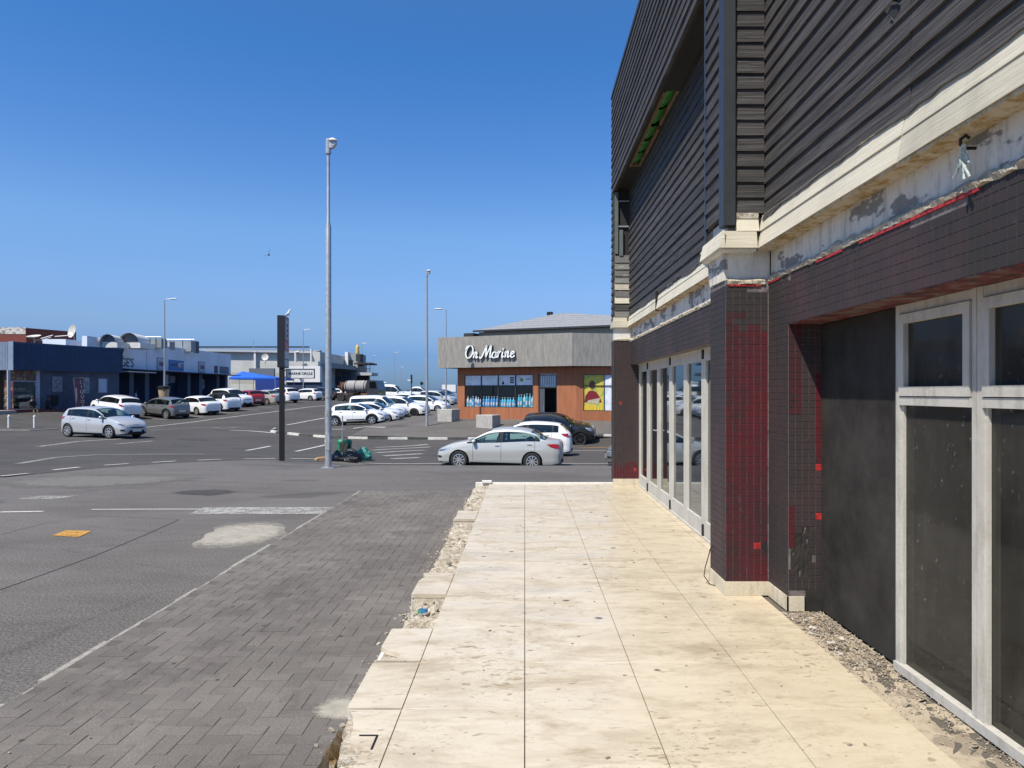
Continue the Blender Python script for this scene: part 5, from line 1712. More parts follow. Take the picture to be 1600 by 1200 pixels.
make_car('minibus', 'white minibus with side windows behind the white van', 'minibus', place(604, 88.0), nose(1, -.15), C['white2'], cat='minibus', glassm='dark_glass')
make_car('pickup_truck', 'white pickup far back left of the second lamp pole', 'pickup', place(651, 96.0), nose(1, -.1), C['white'], cat='pickup', glassm='dark_glass')

# rusty tanker truck
tk = empty('tanker_truck', place(562, 84.0), nose(1, -.25), 'rusty tanker truck with a pump and hoses behind the white cars', 'truck')
rustp = plain('rusty_frame_paint', (0.16, 0.075, 0.04), .85, scale=4, var=.5)
m = MB(); m.box(-2.9, 2.6, -.45, .45, .75, .98); m.build('chassis', rustp, tk)
m = MB(); m.lathe([(.001, -1.75), (.55, -1.72), (.70, -1.6), (.72, -1.4), (.72, .9), (.70, 1.05), (.55, 1.15), (.001, 1.2)], 'x', 24, (0, 0, 1.75)); m.build('tank', mk_concrete('dirty_tank_paint', (.34, .34, .33), (.16, .10, .07)), tk, smooth=True)
for x in (-1.45, -.3, .85):
    m = MB(); m.lathe([(.725, x - .04), (.745, x - .04), (.745, x + .04), (.725, x + .04)], 'x', 24, (0, 0, 1.75), cap=False); m.build('tank_band', M['black'], tk)
m = MB()
m.prism([Vector(p) for p in ((1.4, -1.0, .7), (2.85, -1.0, .7), (2.85, -1.0, 1.45), (2.55, -1.0, 2.45), (1.4, -1.0, 2.5))], (0, 2.0, 0)); m.build('cab', C['dark'], tk)
m = MB(); m.prism([Vector(p) for p in ((1.75, -1.015, 1.55), (2.68, -1.015, 1.55), (2.48, -1.015, 2.3), (1.75, -1.015, 2.3))], (0, 2.03, 0)); m.build('cab_window', M['dark_glass'], tk)
m = MB(); m.lathe([(.001, -2.25), (.5, -2.2), (.62, -2.05), (.5, -1.9), (.2, -1.8)], 'x', 16, (0, 0, 1.7)); m.build('pump_drum', rustp, tk, smooth=True)
for k in range(7):
    a = k * .9
    m = MB(); m.tube([(-2.1 + .1 * math.cos(a), .5 * math.cos(a), 1.6 + .5 * math.sin(a)), (-2.5, .6 * math.cos(a + .5), 2.0 + .3 * math.sin(a * 2)), (-2.3, .5 * math.cos(a + 1.2), 1.3 + .3 * math.sin(a))], .06, 8)
    m.build('hose', rustp if k % 2 else M['black'], tk, smooth=True)
m = MB(); m.box(-2.95, -1.9, -1.0, 1.0, .98, 1.04); m.build('rear_deck', rustp, tk)
m = MB(); m.box(-2.95, -2.85, -1.05, 1.05, .45, .72); m.build('rear_bumper', rustp, tk)
m = MB(); m.box(-.6, .3, -.98, .98, .98, 1.12); m.build('tank_saddle', M['black'], tk)
for x in (-1.9, -.8, 2.0):
    for s in (1, -1):
        m = MB(); m.lathe([(.2, s * 1.02), (.3, s * 1.04), (.48, s * 1.03), (.5, s * 1.0), (.5, s * .75), (.2, s * .74)], 'y', 18, (x, 0, .5)); m.build('wheel', M['rubber'], tk, smooth=True)
# ------------------------------------------------------------------ corner shop across the road
def frame_of(origin, u):
    u = Vector((u[0], u[1], 0)).normalized()
    v = Vector((-u.y, u.x, 0))          # away from the camera when u points right
    return Vector(origin), u, v
class Loc(MB):
    """mesh builder in a local frame: x along u, y along v (depth), z up"""
    def __init__(s, fr):
        super().__init__(); s.fr = fr
    def build(s, name, mats, parent=None, **kw):
        o, u, v = s.fr
        s.v = [tuple(o + u * p[0] + v * p[1] + Vector((0, 0, p[2]))) for p in s.v]
        ob = MB.build(s, name, mats, None, **kw)
        if parent is not None:
            ob.parent = parent
            q, off = parent, Vector((0, 0, 0))
            while q is not None: off += q.location; q = q.parent
            ob.location = -off
        return ob
def child_empty(name, parent):
    e = bpy.data.objects.new(name, None); link(e, parent)
    e.location = -Vector(parent.location)
    return e
def render_streaks(name, base):
    n = N(name)
    a = n.noise(n.pos((5, 5, 0.8)), 1.6, 6, 0.7)
    b = n.noise(n.pos(), 0.8, 4)
    c = n.ramp(a, [(0.3, tuple(x * .62 for x in base)), (0.7, tuple(x * 1.12 for x in base))])
    c = n.mix(n.ramp(b, [(.35, 0.0), (.75, .3)]), c, tuple(x * .7 for x in base))
    n.set(color=c, rough=.92)
    n.bump(n.noise(n.pos((3, 3, 1)), 9, 5), .5, .03)
    return n.mat
M['fascia'] = render_streaks('scratched_grey_render', (0.30, 0.285, 0.255))
def slatted(name, base, per, axis=(1, 0, 0), depth=.01):
    n = N(name)
    w = n.new('ShaderNodeTexWave', wave_type='BANDS', bands_direction='X')
    w.inputs['Scale'].default_value = 1.0 / per / 6.2832 * 6.2832 / 2
    m_ = n.new('ShaderNodeVectorMath', operation='DOT_PRODUCT')
    g_ = n.new('ShaderNodeNewGeometry'); n.l.new(g_.outputs['Position'], m_.inputs[0]); m_.inputs[1].default_value = axis
    cmb = n.new('ShaderNodeCombineXYZ'); n.l.new(m_.outputs['Value'], cmb.inputs[0]); n.l.new(cmb.outputs[0], w.inputs[0])
    a = n.noise(n.pos((4, 4, .5)), 1.4, 5, .65)
    c = n.ramp(a, [(.3, tuple(x * .75 for x in base)), (.7, tuple(x * 1.15 for x in base))])
    c = n.mix(n.ramp(w.outputs['Fac'], [(0, .55), (.25, 0)]), c, tuple(x * .45 for x in base))
    n.set(color=c, rough=.75); n.bump(w.outputs['Fac'], .5, depth)
    return n.mat
FR = frame_of((-5.45, 45.0, 0), (8.18, -3.7))
UL = math.hypot(8.18, 3.7)                      # fascia front length
M['orange'] = slatted('orange_brown_timber_cladding', (0.375, 0.135, 0.058), .12, tuple(FR[1]))
dark_fr = plain('dark_window_frame', (0.022, 0.022, 0.024), .5)
shop = empty('corner_shop', FR[0] + Vector((0, 0, -.3)), 0, 'low corner shop with grey fascia, orange timber walls and script sign', 'shop')
ZF0, ZF1, ZG = 3.07, 4.98, -1.4
# fascia: front and a canted right face
cu, cv = 2.6, .62
front = [(0, 0), (UL, 0), (UL + 2.35, 1.5), (UL + 6, 3.9), (UL + 6, 4.3), (UL + 2.2, 1.9), (UL - .1, .4), (0, .4)]
m = Loc(FR)
m.prism([Vector((0, 0, ZF0)), Vector((UL, 0, ZF0)), Vector((UL, .4, ZF0)), Vector((0, .4, ZF0))], (0, 0, ZF1 - ZF0)); m.build('fascia', M['fascia'], shop)
m = Loc(FR)
m.prism([Vector((UL + .002, 0, ZF0)), Vector((UL + 2.35, 1.55, ZF0)), Vector((UL + 7, 2.6, ZF0)), Vector((UL + 7, 3.0, ZF0)), Vector((UL + 2.2, 1.95, ZF0)), Vector((UL + .002, .41, ZF0))], (0, 0, ZF1 - ZF0 - .012)); m.build('fascia', M['fascia'], shop)
m = Loc(FR)
m.prism([Vector((.002, .402, ZF0)), Vector((.4, .402, ZF0)), Vector((2.4, 9, ZF0)), Vector((2.0, 9, ZF0))], (0, 0, ZF1 - ZF0 - .01)); m.build('fascia', M['fascia'], shop)
deck = [(.42, .41), (UL - .02, .415), (UL + 2.15, 1.97), (UL + 6.8, 3.02), (UL + 6.8, 9), (2.3, 9)]
m = Loc(FR); m.prism([Vector((x, y, ZF0 - .02)) for x, y in deck], (0, 0, .07)); m.build('soffit', plain('dark_soffit', (0.05, 0.04, 0.035), .8), shop)
m = Loc(FR); m.prism([Vector((x, y, ZF1 - .35)) for x, y in deck], (0, 0, .1)); m.build('flat_roof', M['trim_dark'], shop)
# wall set back under the fascia, with window and door openings
WD = 0.72                     # setback
def wseg(a, b, z0, z1, mat='orange', d=.25, nm='wall', y=WD):
    m = Loc(FR); m.box(a, b, y, y + d, z0, z1); m.build(nm, M[mat] if isinstance(mat, str) else mat, shop)
w0, wa, wb_, dr0, dr1, we = 1.0, 1.50, 6.20, 6.55, 7.75, 8.95
sillz, headz = 0.62, 2.62
wseg(w0, wa, ZG, ZF0 - .03); wseg(wa, wb_, ZG, sillz); wseg(wa, wb_, headz, ZF0 - .03); wseg(wb_, dr0, ZG, ZF0 - .03); wseg(dr0, dr1, headz + .02, ZF0 - .03); wseg(dr1, we, ZG, ZF0 - .03)
m = Loc(FR); m.box(w0 - .0, w0 + .25, WD + .26, 9, ZG, ZF0 - .03); m.build('wall', M['orange'], shop)
# canted right wall with its poster window
FR2 = frame_of(FR[0] + FR[1] * (we + .003) + FR[2] * WD, (FR[1] * 1.0 + FR[2] * .42)[:2])
for (a, b, z0, z1) in ((0, .42, ZG, ZF0 - .04), (.42, 3.4, ZG, .45), (.42, 3.4, 2.60, ZF0 - .04), (3.4, 6, ZG, ZF0 - .04)):
    m = Loc(FR2); m.box(a, b, 0, .25, z0, z1); m.build('wall', M['orange'], shop)
# shop window: four bays, each with a sign light over a display light
bays = 4
bw = (wb_ - wa) / bays
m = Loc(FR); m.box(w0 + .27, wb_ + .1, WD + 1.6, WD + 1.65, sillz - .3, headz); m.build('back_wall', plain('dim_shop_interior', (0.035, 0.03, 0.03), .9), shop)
m = Loc(FR); m.box(wa, wb_, WD + .25, WD + 1.6, sillz - .05, sillz); m.build('display_shelf', plain('white_shelf', (.55, .55, .53), .7), shop)
poster_white = plain('pale_window_poster', (0.70, 0.74, 0.78), .6, scale=3, var=.2)
for i in range(bays):
    a, b = wa + i * bw, wa + (i + 1) * bw
    wnd = child_empty('shop_window', shop)
    m = Loc(FR); t = .035
    m.box(a, a + t, WD + .02, WD + .10, sillz, headz); m.box(b - t, b, WD + .02, WD + .10, sillz, headz)
    m.box(a + t, b - t, WD + .02, WD + .10, sillz, sillz + t); m.box(a + t, b - t, WD + .02, WD + .10, headz - t, headz); m.box(a + t, b - t, WD + .02, WD + .10, 1.94, 1.98)
    m.build('window_frame', dark_fr, wnd)
    m = Loc(FR); m.box(a + t, b - t, WD + .055, WD + .062, sillz + t, 1.94); m.build('glass_pane', M['shop_glass'], wnd)
    m = Loc(FR); m.box(a + t, b - t, WD + .05, WD + .062, 1.98, headz - t); m.build('sign_panel', poster_white, wnd)
    if i == 2:
        for k in range(3):
            m = Loc(FR); m.box(b - .38, b - .12, WD + .042, WD + .0495, 2.10 + k * .14, 2.19 + k * .14); m.build('printed_block', M['black'], wnd)
        m = Loc(FR); m.prism([Vector((a + .22, WD + .049, 2.03)), Vector((a + .42, WD + .049, 2.03)), Vector((a + .32, WD + .049, 2.28))], (0, -.006, 0)); m.build('printed_tree', M['black'], wnd)
    if i == 3:
        m = Loc(FR); m.lathe([(.12, -.004), (.12, .004)], 'y', 10, (a + .4, WD + .044, 2.3)); m.build('printed_leaf', plain('leaf_green', (.25, .30, .10), .6), wnd)
        m = Loc(FR); m.box(b - .45, b - .2, WD + .042, WD + .0495, 2.32, 2.36); m.build('printed_block', M['black'], wnd)
# bottles and packs lined up behind the panes
blue = [plain('bottle_blue', (0.10, 0.36, 0.72), .35, scale=20, var=.3), plain('bottle_cyan', (0.12, 0.55, 0.75), .35, scale=20, var=.3), plain('bottle_white', (0.70, 0.72, 0.74), .4, scale=20), plain('bottle_teal', (0.05, 0.45, 0.52), .35, scale=20)]
disp = empty('window_display', FR[0] + FR[1] * (wa + 2) + FR[2] * (WD + .5) + Vector((0, 0, sillz)), 0, 'row of blue and white bottles in the corner shop window', 'display')
k = 0
x = wa + .14
while x < wb_ - .12:
    bay = int((x - wa) / bw)
    h = rng.uniform(.5, .66) if bay == 0 else (.62 if bay == 1 else (.56 if bay == 2 else rng.uniform(.66, .8)))
    r = .085
    cm = blue[2] if (bay == 0 and rng.random() < .75) else (blue[rng.choice((0, 0, 1))] if bay < 2 else blue[rng.choice((1, 3, 1, 2) if bay == 3 else (1, 1, 0))])
    m = Loc(FR); m.lathe([(r, .0), (r, h * .68), (r * .8, h * .8), (r * .35, h * .88), (r * .35, h)], 'z', 10, (x, WD + .20 + .05 * (k % 2), sillz + .004)); m.build('bottle', cm, disp, smooth=True)
    m = Loc(FR); m.lathe([(r * .42, 0), (r * .42, .05)], 'z', 8, (x, WD + .20 + .05 * (k % 2), sillz + .005 + h)); m.build('cap', blue[2], disp)
    m = Loc(FR); m.box(x - .055, x + .055, WD + .202 - .09 + .05 * (k % 2), WD + .206 - .09 + .05 * (k % 2), sillz + h * .2, sillz + h * .5); m.build('bottle_label', blue[2] if cm is not blue[2] else blue[rng.choice((0, 1))], disp)
    x += .185; k += 1
# security door with bars over it
dr = child_empty('shop_door', shop)
m = Loc(FR); t = .06
m.box(dr0, dr0 + t, WD + .02, WD + .12, -.5, headz); m.box(dr1 - t, dr1, WD + .02, WD + .12, -.5, headz); m.box(dr0 + t, dr1 - t, WD + .02, WD + .12, headz - t, headz); m.box(dr0 + t, dr1 - t, WD + .02, WD + .12, 1.80, 1.87)
m.build('door_frame', dark_fr, dr)
m = Loc(FR); m.box(dr0 + t, dr1 - t, WD + .07, WD + .08, 1.87, headz - t); m.build('fanlight', poster_white, dr)
for k in range(9):
    xx = dr0 + t + (dr1 - dr0 - 2 * t) * (k + .5) / 9
    m = Loc(FR); m.tube([(xx, WD + .035, 1.87), (xx, WD + .035, headz - t)], .012, 6); m.build('security_bar', dark_fr, dr)
m = Loc(FR); m.box(dr0 + t, dr0 + t + .32, WD + .05, WD + .10, -.5, 1.80); m.build('door_leaf', plain('slate_door', (.07, .075, .09), .5), dr)
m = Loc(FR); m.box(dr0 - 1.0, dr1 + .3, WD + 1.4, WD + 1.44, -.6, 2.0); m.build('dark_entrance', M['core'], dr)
m = Loc(FR); m.tube([(dr0 + t + .28, WD + .03, .45), (dr0 + t + .28, WD + .03, .8)], .015, 6); m.build('pull_handle', M['steel'], dr)
# poster window on the canted wall: yellow advert with a figure in red
pw = child_empty('poster_window', shop)
m = Loc(FR2); t = .035
for (a, b, z0, z1) in ((.42, .42 + t, .45, 2.60), (3.4 - t, 3.4, .45, 2.60), (.42 + t, 3.4 - t, .45, .45 + t), (.42 + t, 3.4 - t, 2.60 - t, 2.60), (1.62, 1.655, .45 + t, 2.6 - t), (.42 + t, 1.62, 1.92, 1.95), (1.655, 3.4 - t, 1.92, 1.95)):
    m.box(a, b, .0, .09, z0, z1)
m.build('window_frame', dark_fr, pw)
def advert():
    n = N('yellow_advert_print')
    a = n.noise(n.pos((1.5, 1.5, 1.5)), 1.8, 3)
    n.set(color=n.ramp(a, [(.3, (.55, .42, .05)), (.5, (.60, .50, .08)), (.62, (.30, .38, .06)), (.75, (.62, .55, .2))]), rough=.5)
    return n.mat
m = Loc(FR2); m.box(.42 + t, 1.62, .05, .06, .45 + t, 2.6 - t); m.build('advert_sheet', advert(), pw)
m = Loc(FR2); m.box(1.655, 3.4 - t, .05, .06, .45 + t, 2.6 - t); m.build('advert_sheet', poster_white, pw)
red_p, skin_p, pale_p = plain('print_red', (.20, .015, .02), .5), plain('print_brown', (.12, .055, .03), .5), plain('print_cream', (.45, .42, .28), .5)
m = Loc(FR2); m.prism([Vector((x, .049, z)) for (x, z) in ((.48, .95), (.55, 1.35), (.75, 1.62), (.95, 1.66), (1.2, 1.55), (1.42, 1.2), (1.5, .95))], (0, -.004, 0)); m.build('printed_shirt', red_p, pw)
m = Loc(FR2); m.prism([Vector((.95 + .19 * math.cos(a) , .048, 1.98 + .26 * math.sin(a))) for a in [i * .5236 for i in range(12)]], (0, -.006, 0)); m.build('printed_face', skin_p, pw)
m = Loc(FR2); m.prism([Vector((x, .043, z)) for (x, z) in ((.6, .92), (1.3, .86), (1.42, 1.22), (.72, 1.08))], (0, -.003, 0)); m.build('printed_box', pale_p, pw)
for k in range(6):
    m = Loc(FR2); m.box(.48 + k * .19, .61 + k * .19, .034, .04, .5, .72 + .08 * (k % 2)); m.build('printed_letter', plain('print_yellow', (.75, .5, .04), .5), pw)
# hipped roof, gutter, vent
m = Loc(FR)
ez = 5.55
ev = [(1.0, 3.0), (UL + 7.5, 3.0), (UL + 7.5, 11), (1.0, 11)]
ez = 5.62
m.add([Vector((x, y, ez)) for x, y in ev] + [Vector((5.5, 6.2, 6.85)), Vector((6.4, 6.2, 6.85))], [(0, 1, 5, 4), (1, 2, 5), (2, 3, 4, 5), (3, 0, 4), (3, 2, 1, 0)])
M['slate'] = slatted('grey_roof_tiles', (0.24, 0.245, 0.26), .3, (0, 0, 1), .02)
m.build('hip_roof', M['slate'], shop)
m = Loc(FR); m.box(.9, UL + 7.6, 2.9, 3.02, ez - .10, ez + .01); m.build('gutter', M['trim_dark'], shop)
m = Loc(FR); m.box(1.2, UL + 7, 3.2, 10.5, 4.7, ez - .11); m.build('upper_wall', plain('buff_wall', (.34, .29, .22), .9), shop)
m = Loc(FR); m.box(.45, 1.15, 2.5, 6, 4.9, 5.42); m.build('roof_parapet', M['trim_dark'], shop)
m = Loc(FR); m.box(4.9, 5.25, 6.0, 6.25, 6.5, 6.98); m.build('roof_vent', M['black'], shop)
# script lettering, white faces on a dark return
def strokes(letters):
    out = []
    for (ox, scale, polys) in letters:
        for p in polys: out.append([(ox + scale * x, scale * y) for x, y in p])
    return out
def ell(cx, cy, rx, ry, a0=0, a1=360, n=20): return [(cx + rx * math.cos(R(a0 + (a1 - a0) * i / n)), cy + ry * math.sin(R(a0 + (a1 - a0) * i / n))) for i in range(n + 1)]
def cat(pts, n=8):
    P = [Vector(p) for p in pts]; P = [P[0]] + P + [P[-1]]; o = []
    for i in range(1, len(P) - 2):
        for k in range(n):
            t = k / n
            o.append(.5 * ((2 * P[i]) + (P[i + 1] - P[i - 1]) * t + (2 * P[i - 1] - 5 * P[i] + 4 * P[i + 1] - P[i + 2]) * t * t + (3 * P[i] - P[i - 1] - 3 * P[i + 1] + P[i + 2]) * t ** 3))
    o.append(P[-2]); return o
nn_ = [[(0, .30), (.06, .46), (.09, .40), (.06, .02)], [(.08, .25), (.20, .46), (.30, .42), (.28, .10), (.36, .03), (.44, .14)]]
GL = [(0, 1.0, [ell(.36, .5, .32, .47, 75, 455), [(.12, .62), (.0, .74), (.10, .92), (.30, .98)]]),
      (.78, 1.0, nn_),
      (1.62, 1.0, [[(-.22, .12), (-.16, .0), (-.02, .10), (.16, .62), (.26, .98)], [(.26, .98), (.30, .5), (.34, .06)], [(.34, .06), (.50, .55), (.68, .98)], [(.68, .98), (.70, .4), (.74, .06), (.86, .10)]]),
      (2.50, 1.0, [ell(.20, .23, .17, .22, 40, 400, 16), [(.36, .44), (.34, .12), (.40, .03), (.50, .14)]]),
      (3.00, 1.0, [[(0, .30), (.06, .48), (.09, .40), (.06, .02)], [(.08, .26), (.18, .46), (.30, .44)]]),
      (3.40, 1.0, [[(.04, .44), (.03, .12), (.08, .03), (.18, .14)], ell(.06, .66, .025, .025, 0, 360, 6)]),
      (3.66, 1.0, nn_),
      (4.18, 1.0, [[(.04, .22), (.22, .30), (.28, .40), (.20, .47), (.06, .38), (.02, .18), (.12, .03), (.26, .05), (.40, .16)]])]
def script_sign(parent):
    S0, base, sc_ = 1.98, 3.62, .80
    names = ['script_letter'] * len(GL)
    for (ox, s1, polys) in GL:
        m = Loc(FR)
        for poly in polys:
            P = cat(poly, 5)
            P = [Vector((p.x + ox + p.y * .22, p.y)) for p in P]
            n = len(P); lft, rgt = [], []
            for i, p in enumerate(P):
                d = (P[min(i + 1, n - 1)] - P[max(i - 1, 0)])
                d = d.normalized() if d.length > 1e-6 else Vector((1, 0))
                w = .034 + .028 * abs(d.y)
                q = Vector((-d.y, d.x)) * w
                lft.append(p + q); rgt.append(p - q)
            def W3(p, dep): return Vector((S0 + p.x * .74, dep, base + p.y * sc_))
            for dep, mi in ((-.16, 0), (-.02, 1)):
                m.grid([[W3(p, dep) for p in lft], [W3(p, dep) for p in rgt]], mi)
            m.grid([[W3(p, -.16) for p in lft], [W3(p, -.02) for p in lft]], 1)
            m.grid([[W3(p, -.16) for p in rgt], [W3(p, -.02) for p in rgt]], 1)
        m.build('script_letter', [plain('sign_white', (.80, .80, .78), .5), plain('sign_navy', (.02, .02, .035), .5)], parent, recalc=False)
script_sign(shop)
# pavement planters of cast concrete
for (px, Y, w_, h_, lb) in ((701, 43.6, 1.0, .80, 'plain concrete planter block at the left corner of the shop'), (763, 41.2, 1.05, .76, 'plain concrete planter block in front of the shop window')):
    p = place(px, Y)
    fr = frame_of(p, FR[1][:2])
    m = Loc(fr); m.box(-w_ / 2, w_ / 2, -w_ / 2, w_ / 2, -.1, h_)
    o = m.build('concrete_planter', M['concrete'])
    bevel_mesh(o.data, .02)
    tag(o, lb, 'planter', 'concrete planters before the corner shop')
# kerb at the shop side of the road
kb2 = empty('kerb', kind='structure', label='pale kerb along the pavement in front of the corner shop')
a, b = Vector((4.2, 38.0)), Vector((9.0, 36.4))
for k in range(6):
    p, q = a.lerp(b, k / 6), a.lerp(b, (k + .98) / 6)
    m = MB(); m.bar((p.x, p.y, H(p.x, p.y) + .08), (q.x, q.y, H(q.x, q.y) + .08), .25, .22); m.build('kerb_stone', M['kerb_white'], kb2)

# ------------------------------------------------------------------ lamp poles
def lamp(px, py_base, py_top, Y, label, r0=.09, r1=.045, arm=0.0, head='arm', group='street lamps', step=None, base=None):
    if base is None:
        p = place(px, Y)
    else: p = base
    top = EYE - (py_top - CY) / FPX * Y
    h = top - p.z
    e = empty('street_lamp', p, 0, label, 'street lamp', group)
    if step:
        m = MB(); m.tube([(0, 0, -.1), (0, 0, h * step - .12), (0, 0, h * step), (0, 0, h)], [r0, r0 * .86, r1 * 1.05, r1], 16)
    else:
        m = MB(); m.tube([(0, 0, -.1), (0, 0, h)], [r0, r1], 12)
    m.build('pole', M['steel'], e, smooth=True)
    if head == 'flood':
        m = MB(); m.lathe([(.001, .10), (.07, .09), (.12, .05), (.14, 0), (.10, -.03), (.001, -.04)], 'z', 14); m.v = [(v[0] * .85 + .11, v[1] * .8, v[2] * .7 + h + .03) for v in m.v]
        m.build('lamp_head', plain('pale_lamp_housing', (.55, .56, .57), .45), e, smooth=True)
        m = MB(); m.prism([Vector((-.02, -.06, h - .16)), Vector((.10, -.06, h - .16)), Vector((.20, -.06, h - .05)), Vector((.20, -.06, h + .0)), Vector((-.02, -.06, h + .0))], (0, .12, 0)); m.build('lamp_bracket', M['steel'], e)
        m = MB(); m.lathe([(.08, 0), (.065, -.05), (.001, -.07)], 'z', 12, (.13, 0, h - .10)); m.build('lamp_lens', M['lamp_clear'], e, smooth=True)
        m = MB(); m.lathe([(.07, h - .30), (.07, h + .06), (.05, h + .08)], 'z', 12); m.build('pole_cap', M['steel'], e)
    else:
        m = MB(); m.tube([(0, 0, h - .05), (arm * .4, 0, h + .03), (arm, 0, h + .05)], .03, 8); m.build('arm', M['steel'], e, smooth=True)
        m = MB(); m.lathe([(.001, -.32), (.08, -.28), (.11, 0), (.08, .25), (.001, .3)], 'x', 10); m.v = [(v[0] + arm + (.25 if arm >= 0 else -.25), v[1], v[2] * .6 + h + .06) for v in m.v]
        m.build('lamp_head', plain('pale_lamp_housing', (.55, .56, .57), .45), e, smooth=True)
    return e
tp = on_ground(513, 731)
tl = lamp(513, 731, 222, tp.y, 'tall galvanised lamp pole in front of the car park, beside the rubbish bags', .083, .040, head='flood', step=.755, base=tp)
m = MB(); m.box(-.15, .15, -.15, .15, -.05, .018); m.build('base_plate', M['steel'], tl)
m = MB(); m.box(-.05, .05, -.088, -.07, .45, .85); m.build('access_cover', plain('cover_grey', (.30, .31, .32), .6), tl)
for (z_, h_) in ((1.3, .16), (1.75, .09)):
    m = MB(); m.lathe([(.0842, 0), (.0838, h_)], 'z', 16, (0, 0, z_), cap=False); m.build('paint_band', plain('scuffed_band', (.26, .27, .28), .7, scale=20, var=.4), tl)
m = MB(); m.lathe([(.0865, 0), (.0865, .10)], 'z', 16, (0, 0, .62)); m.build('sticker', plain('white_sticker', (.6, .6, .58), .6), tl)
p2 = on_ground(667, 668)
lamp(667, 668, 424, p2.y, 'lamp pole left of the corner shop', .085, .05, head='flood', base=p2)
lamp(697, 640, 484, 56, 'thin lamp pole with its arm to the left, just behind the corner shop', .07, .04, arm=-.35)
lamp(257, 620, 468, 58, 'lamp pole among the cars parked along the shops', .08, .045, arm=.5)
lamp(474, 605, 515.5, 95, 'lamp pole behind the street name sign', .08, .04, arm=.45)
lamp(565.5, 600, 537, 118, 'thin lamp pole behind the tanker truck', .08, .04, arm=.35)
lamp(583, 600, 556, 150, 'slim pole against the sky right of the balcony building', .07, .04, arm=.01)
lamp(616, 600, 551, 150, 'far thin lamp pole left of the second pole', .08, .04, arm=.5)
lamp(626, 600, 574, 175, 'shortest far lamp pole against the sea haze', .07, .04, arm=.3)

# ------------------------------------------------------------------ black pylon sign with the street name
pp = on_ground(440.5, 720)
pyl = empty('pylon_sign', pp, 0, 'black pylon sign on a post with adverts and a MARINE CIRCLE name plate', 'sign')
fr = frame_of((0, 0, 0), (.985, .17))
zt_ = EYE - (493 - CY) / FPX * pp.y - pp.z; zb_ = EYE - (574 - CY) / FPX * pp.y - pp.z
class LocP(Loc):
    def build(s, name, mats, parent=None, **kw):
        o, u, v = s.fr
        s.v = [tuple(o + u * p[0] + v * p[1] + Vector((0, 0, p[2]))) for p in s.v]
        return MB.build(s, name, mats, parent, **kw)
m = LocP(fr); m.box(-.075, .075, -.075, .075, -.1, zb_ + .02); m.build('post', M['black'], pyl)
m = LocP(fr); m.box(-.13, .09, -.1, .86, zb_, zt_); m.build('sign_box', plain('black_sign_box', (.014, .015, .018), .45), pyl)
hh = zt_ - zb_
for (a, b, c_) in ((.50, .96, (.26, .10, .12)), (.33, .495, (.42, .05, .07)), (.17, .32, (.50, .50, .50)), (.02, .15, (.42, .44, .44))):
    m = LocP(fr); m.box(.0905, .098, -.06, .82, zb_ + hh * a, zb_ + hh * b); m.build('advert_panel', plain('advert_print', c_, .5, scale=5, var=.2), pyl)
m = LocP(fr); m.box(.0985, .102, .1, .66, zb_ + hh * .56, zb_ + hh * .93); m.build('advert_inset', plain('pale_print', (.42, .42, .43), .5), pyl)
for k in range(3):
    m = LocP(fr); m.box(.1025, .106, .3, .5, zb_ + hh * (.60 + .10 * k), zb_ + hh * (.66 + .10 * k)); m.build('printed_figure', M['black'], pyl)
for k in range(4):
    m = LocP(fr); m.box(.0985, .102, .05, .7, zb_ + hh * (.35 + .035 * k), zb_ + hh * (.365 + .035 * k)); m.build('printed_line', plain('pink_print', (.55, .30, .32), .5), pyl)
# street name plate
z0, z1 = EYE - (590.5 - CY) / FPX * pp.y - pp.z, EYE - (577 - CY) / FPX * pp.y - pp.z
m = MB(); m.box(.09, 1.0, .10, .125, z0, z1); m.build('name_plate', plain('white_name_plate', (.62, .62, .60), .5), pyl)
m = MB(); t = .02
m.box(.085, 1.005, .09, .135, z0 - t, z0 - .001); m.box(.085, 1.005, .09, .135, z1 + .001, z1 + t); m.box(1.001, 1.025, .09, .135, z0 - t, z1 + t); m.build('plate_frame', M['black'], pyl)
for y_ in (z0 + .03, z1 - .03):
    m = MB(); m.box(0, .09, .095, .12, y_ - .015, y_ + .015); m.build('plate_bracket', M['black'], pyl)
wall_text('MARINE CIRCLE', .108, M['black'], pyl, (.57, .098, (z0 + z1) / 2), (1, 0, 0), (0, -1, 0), .002, bold=.003)
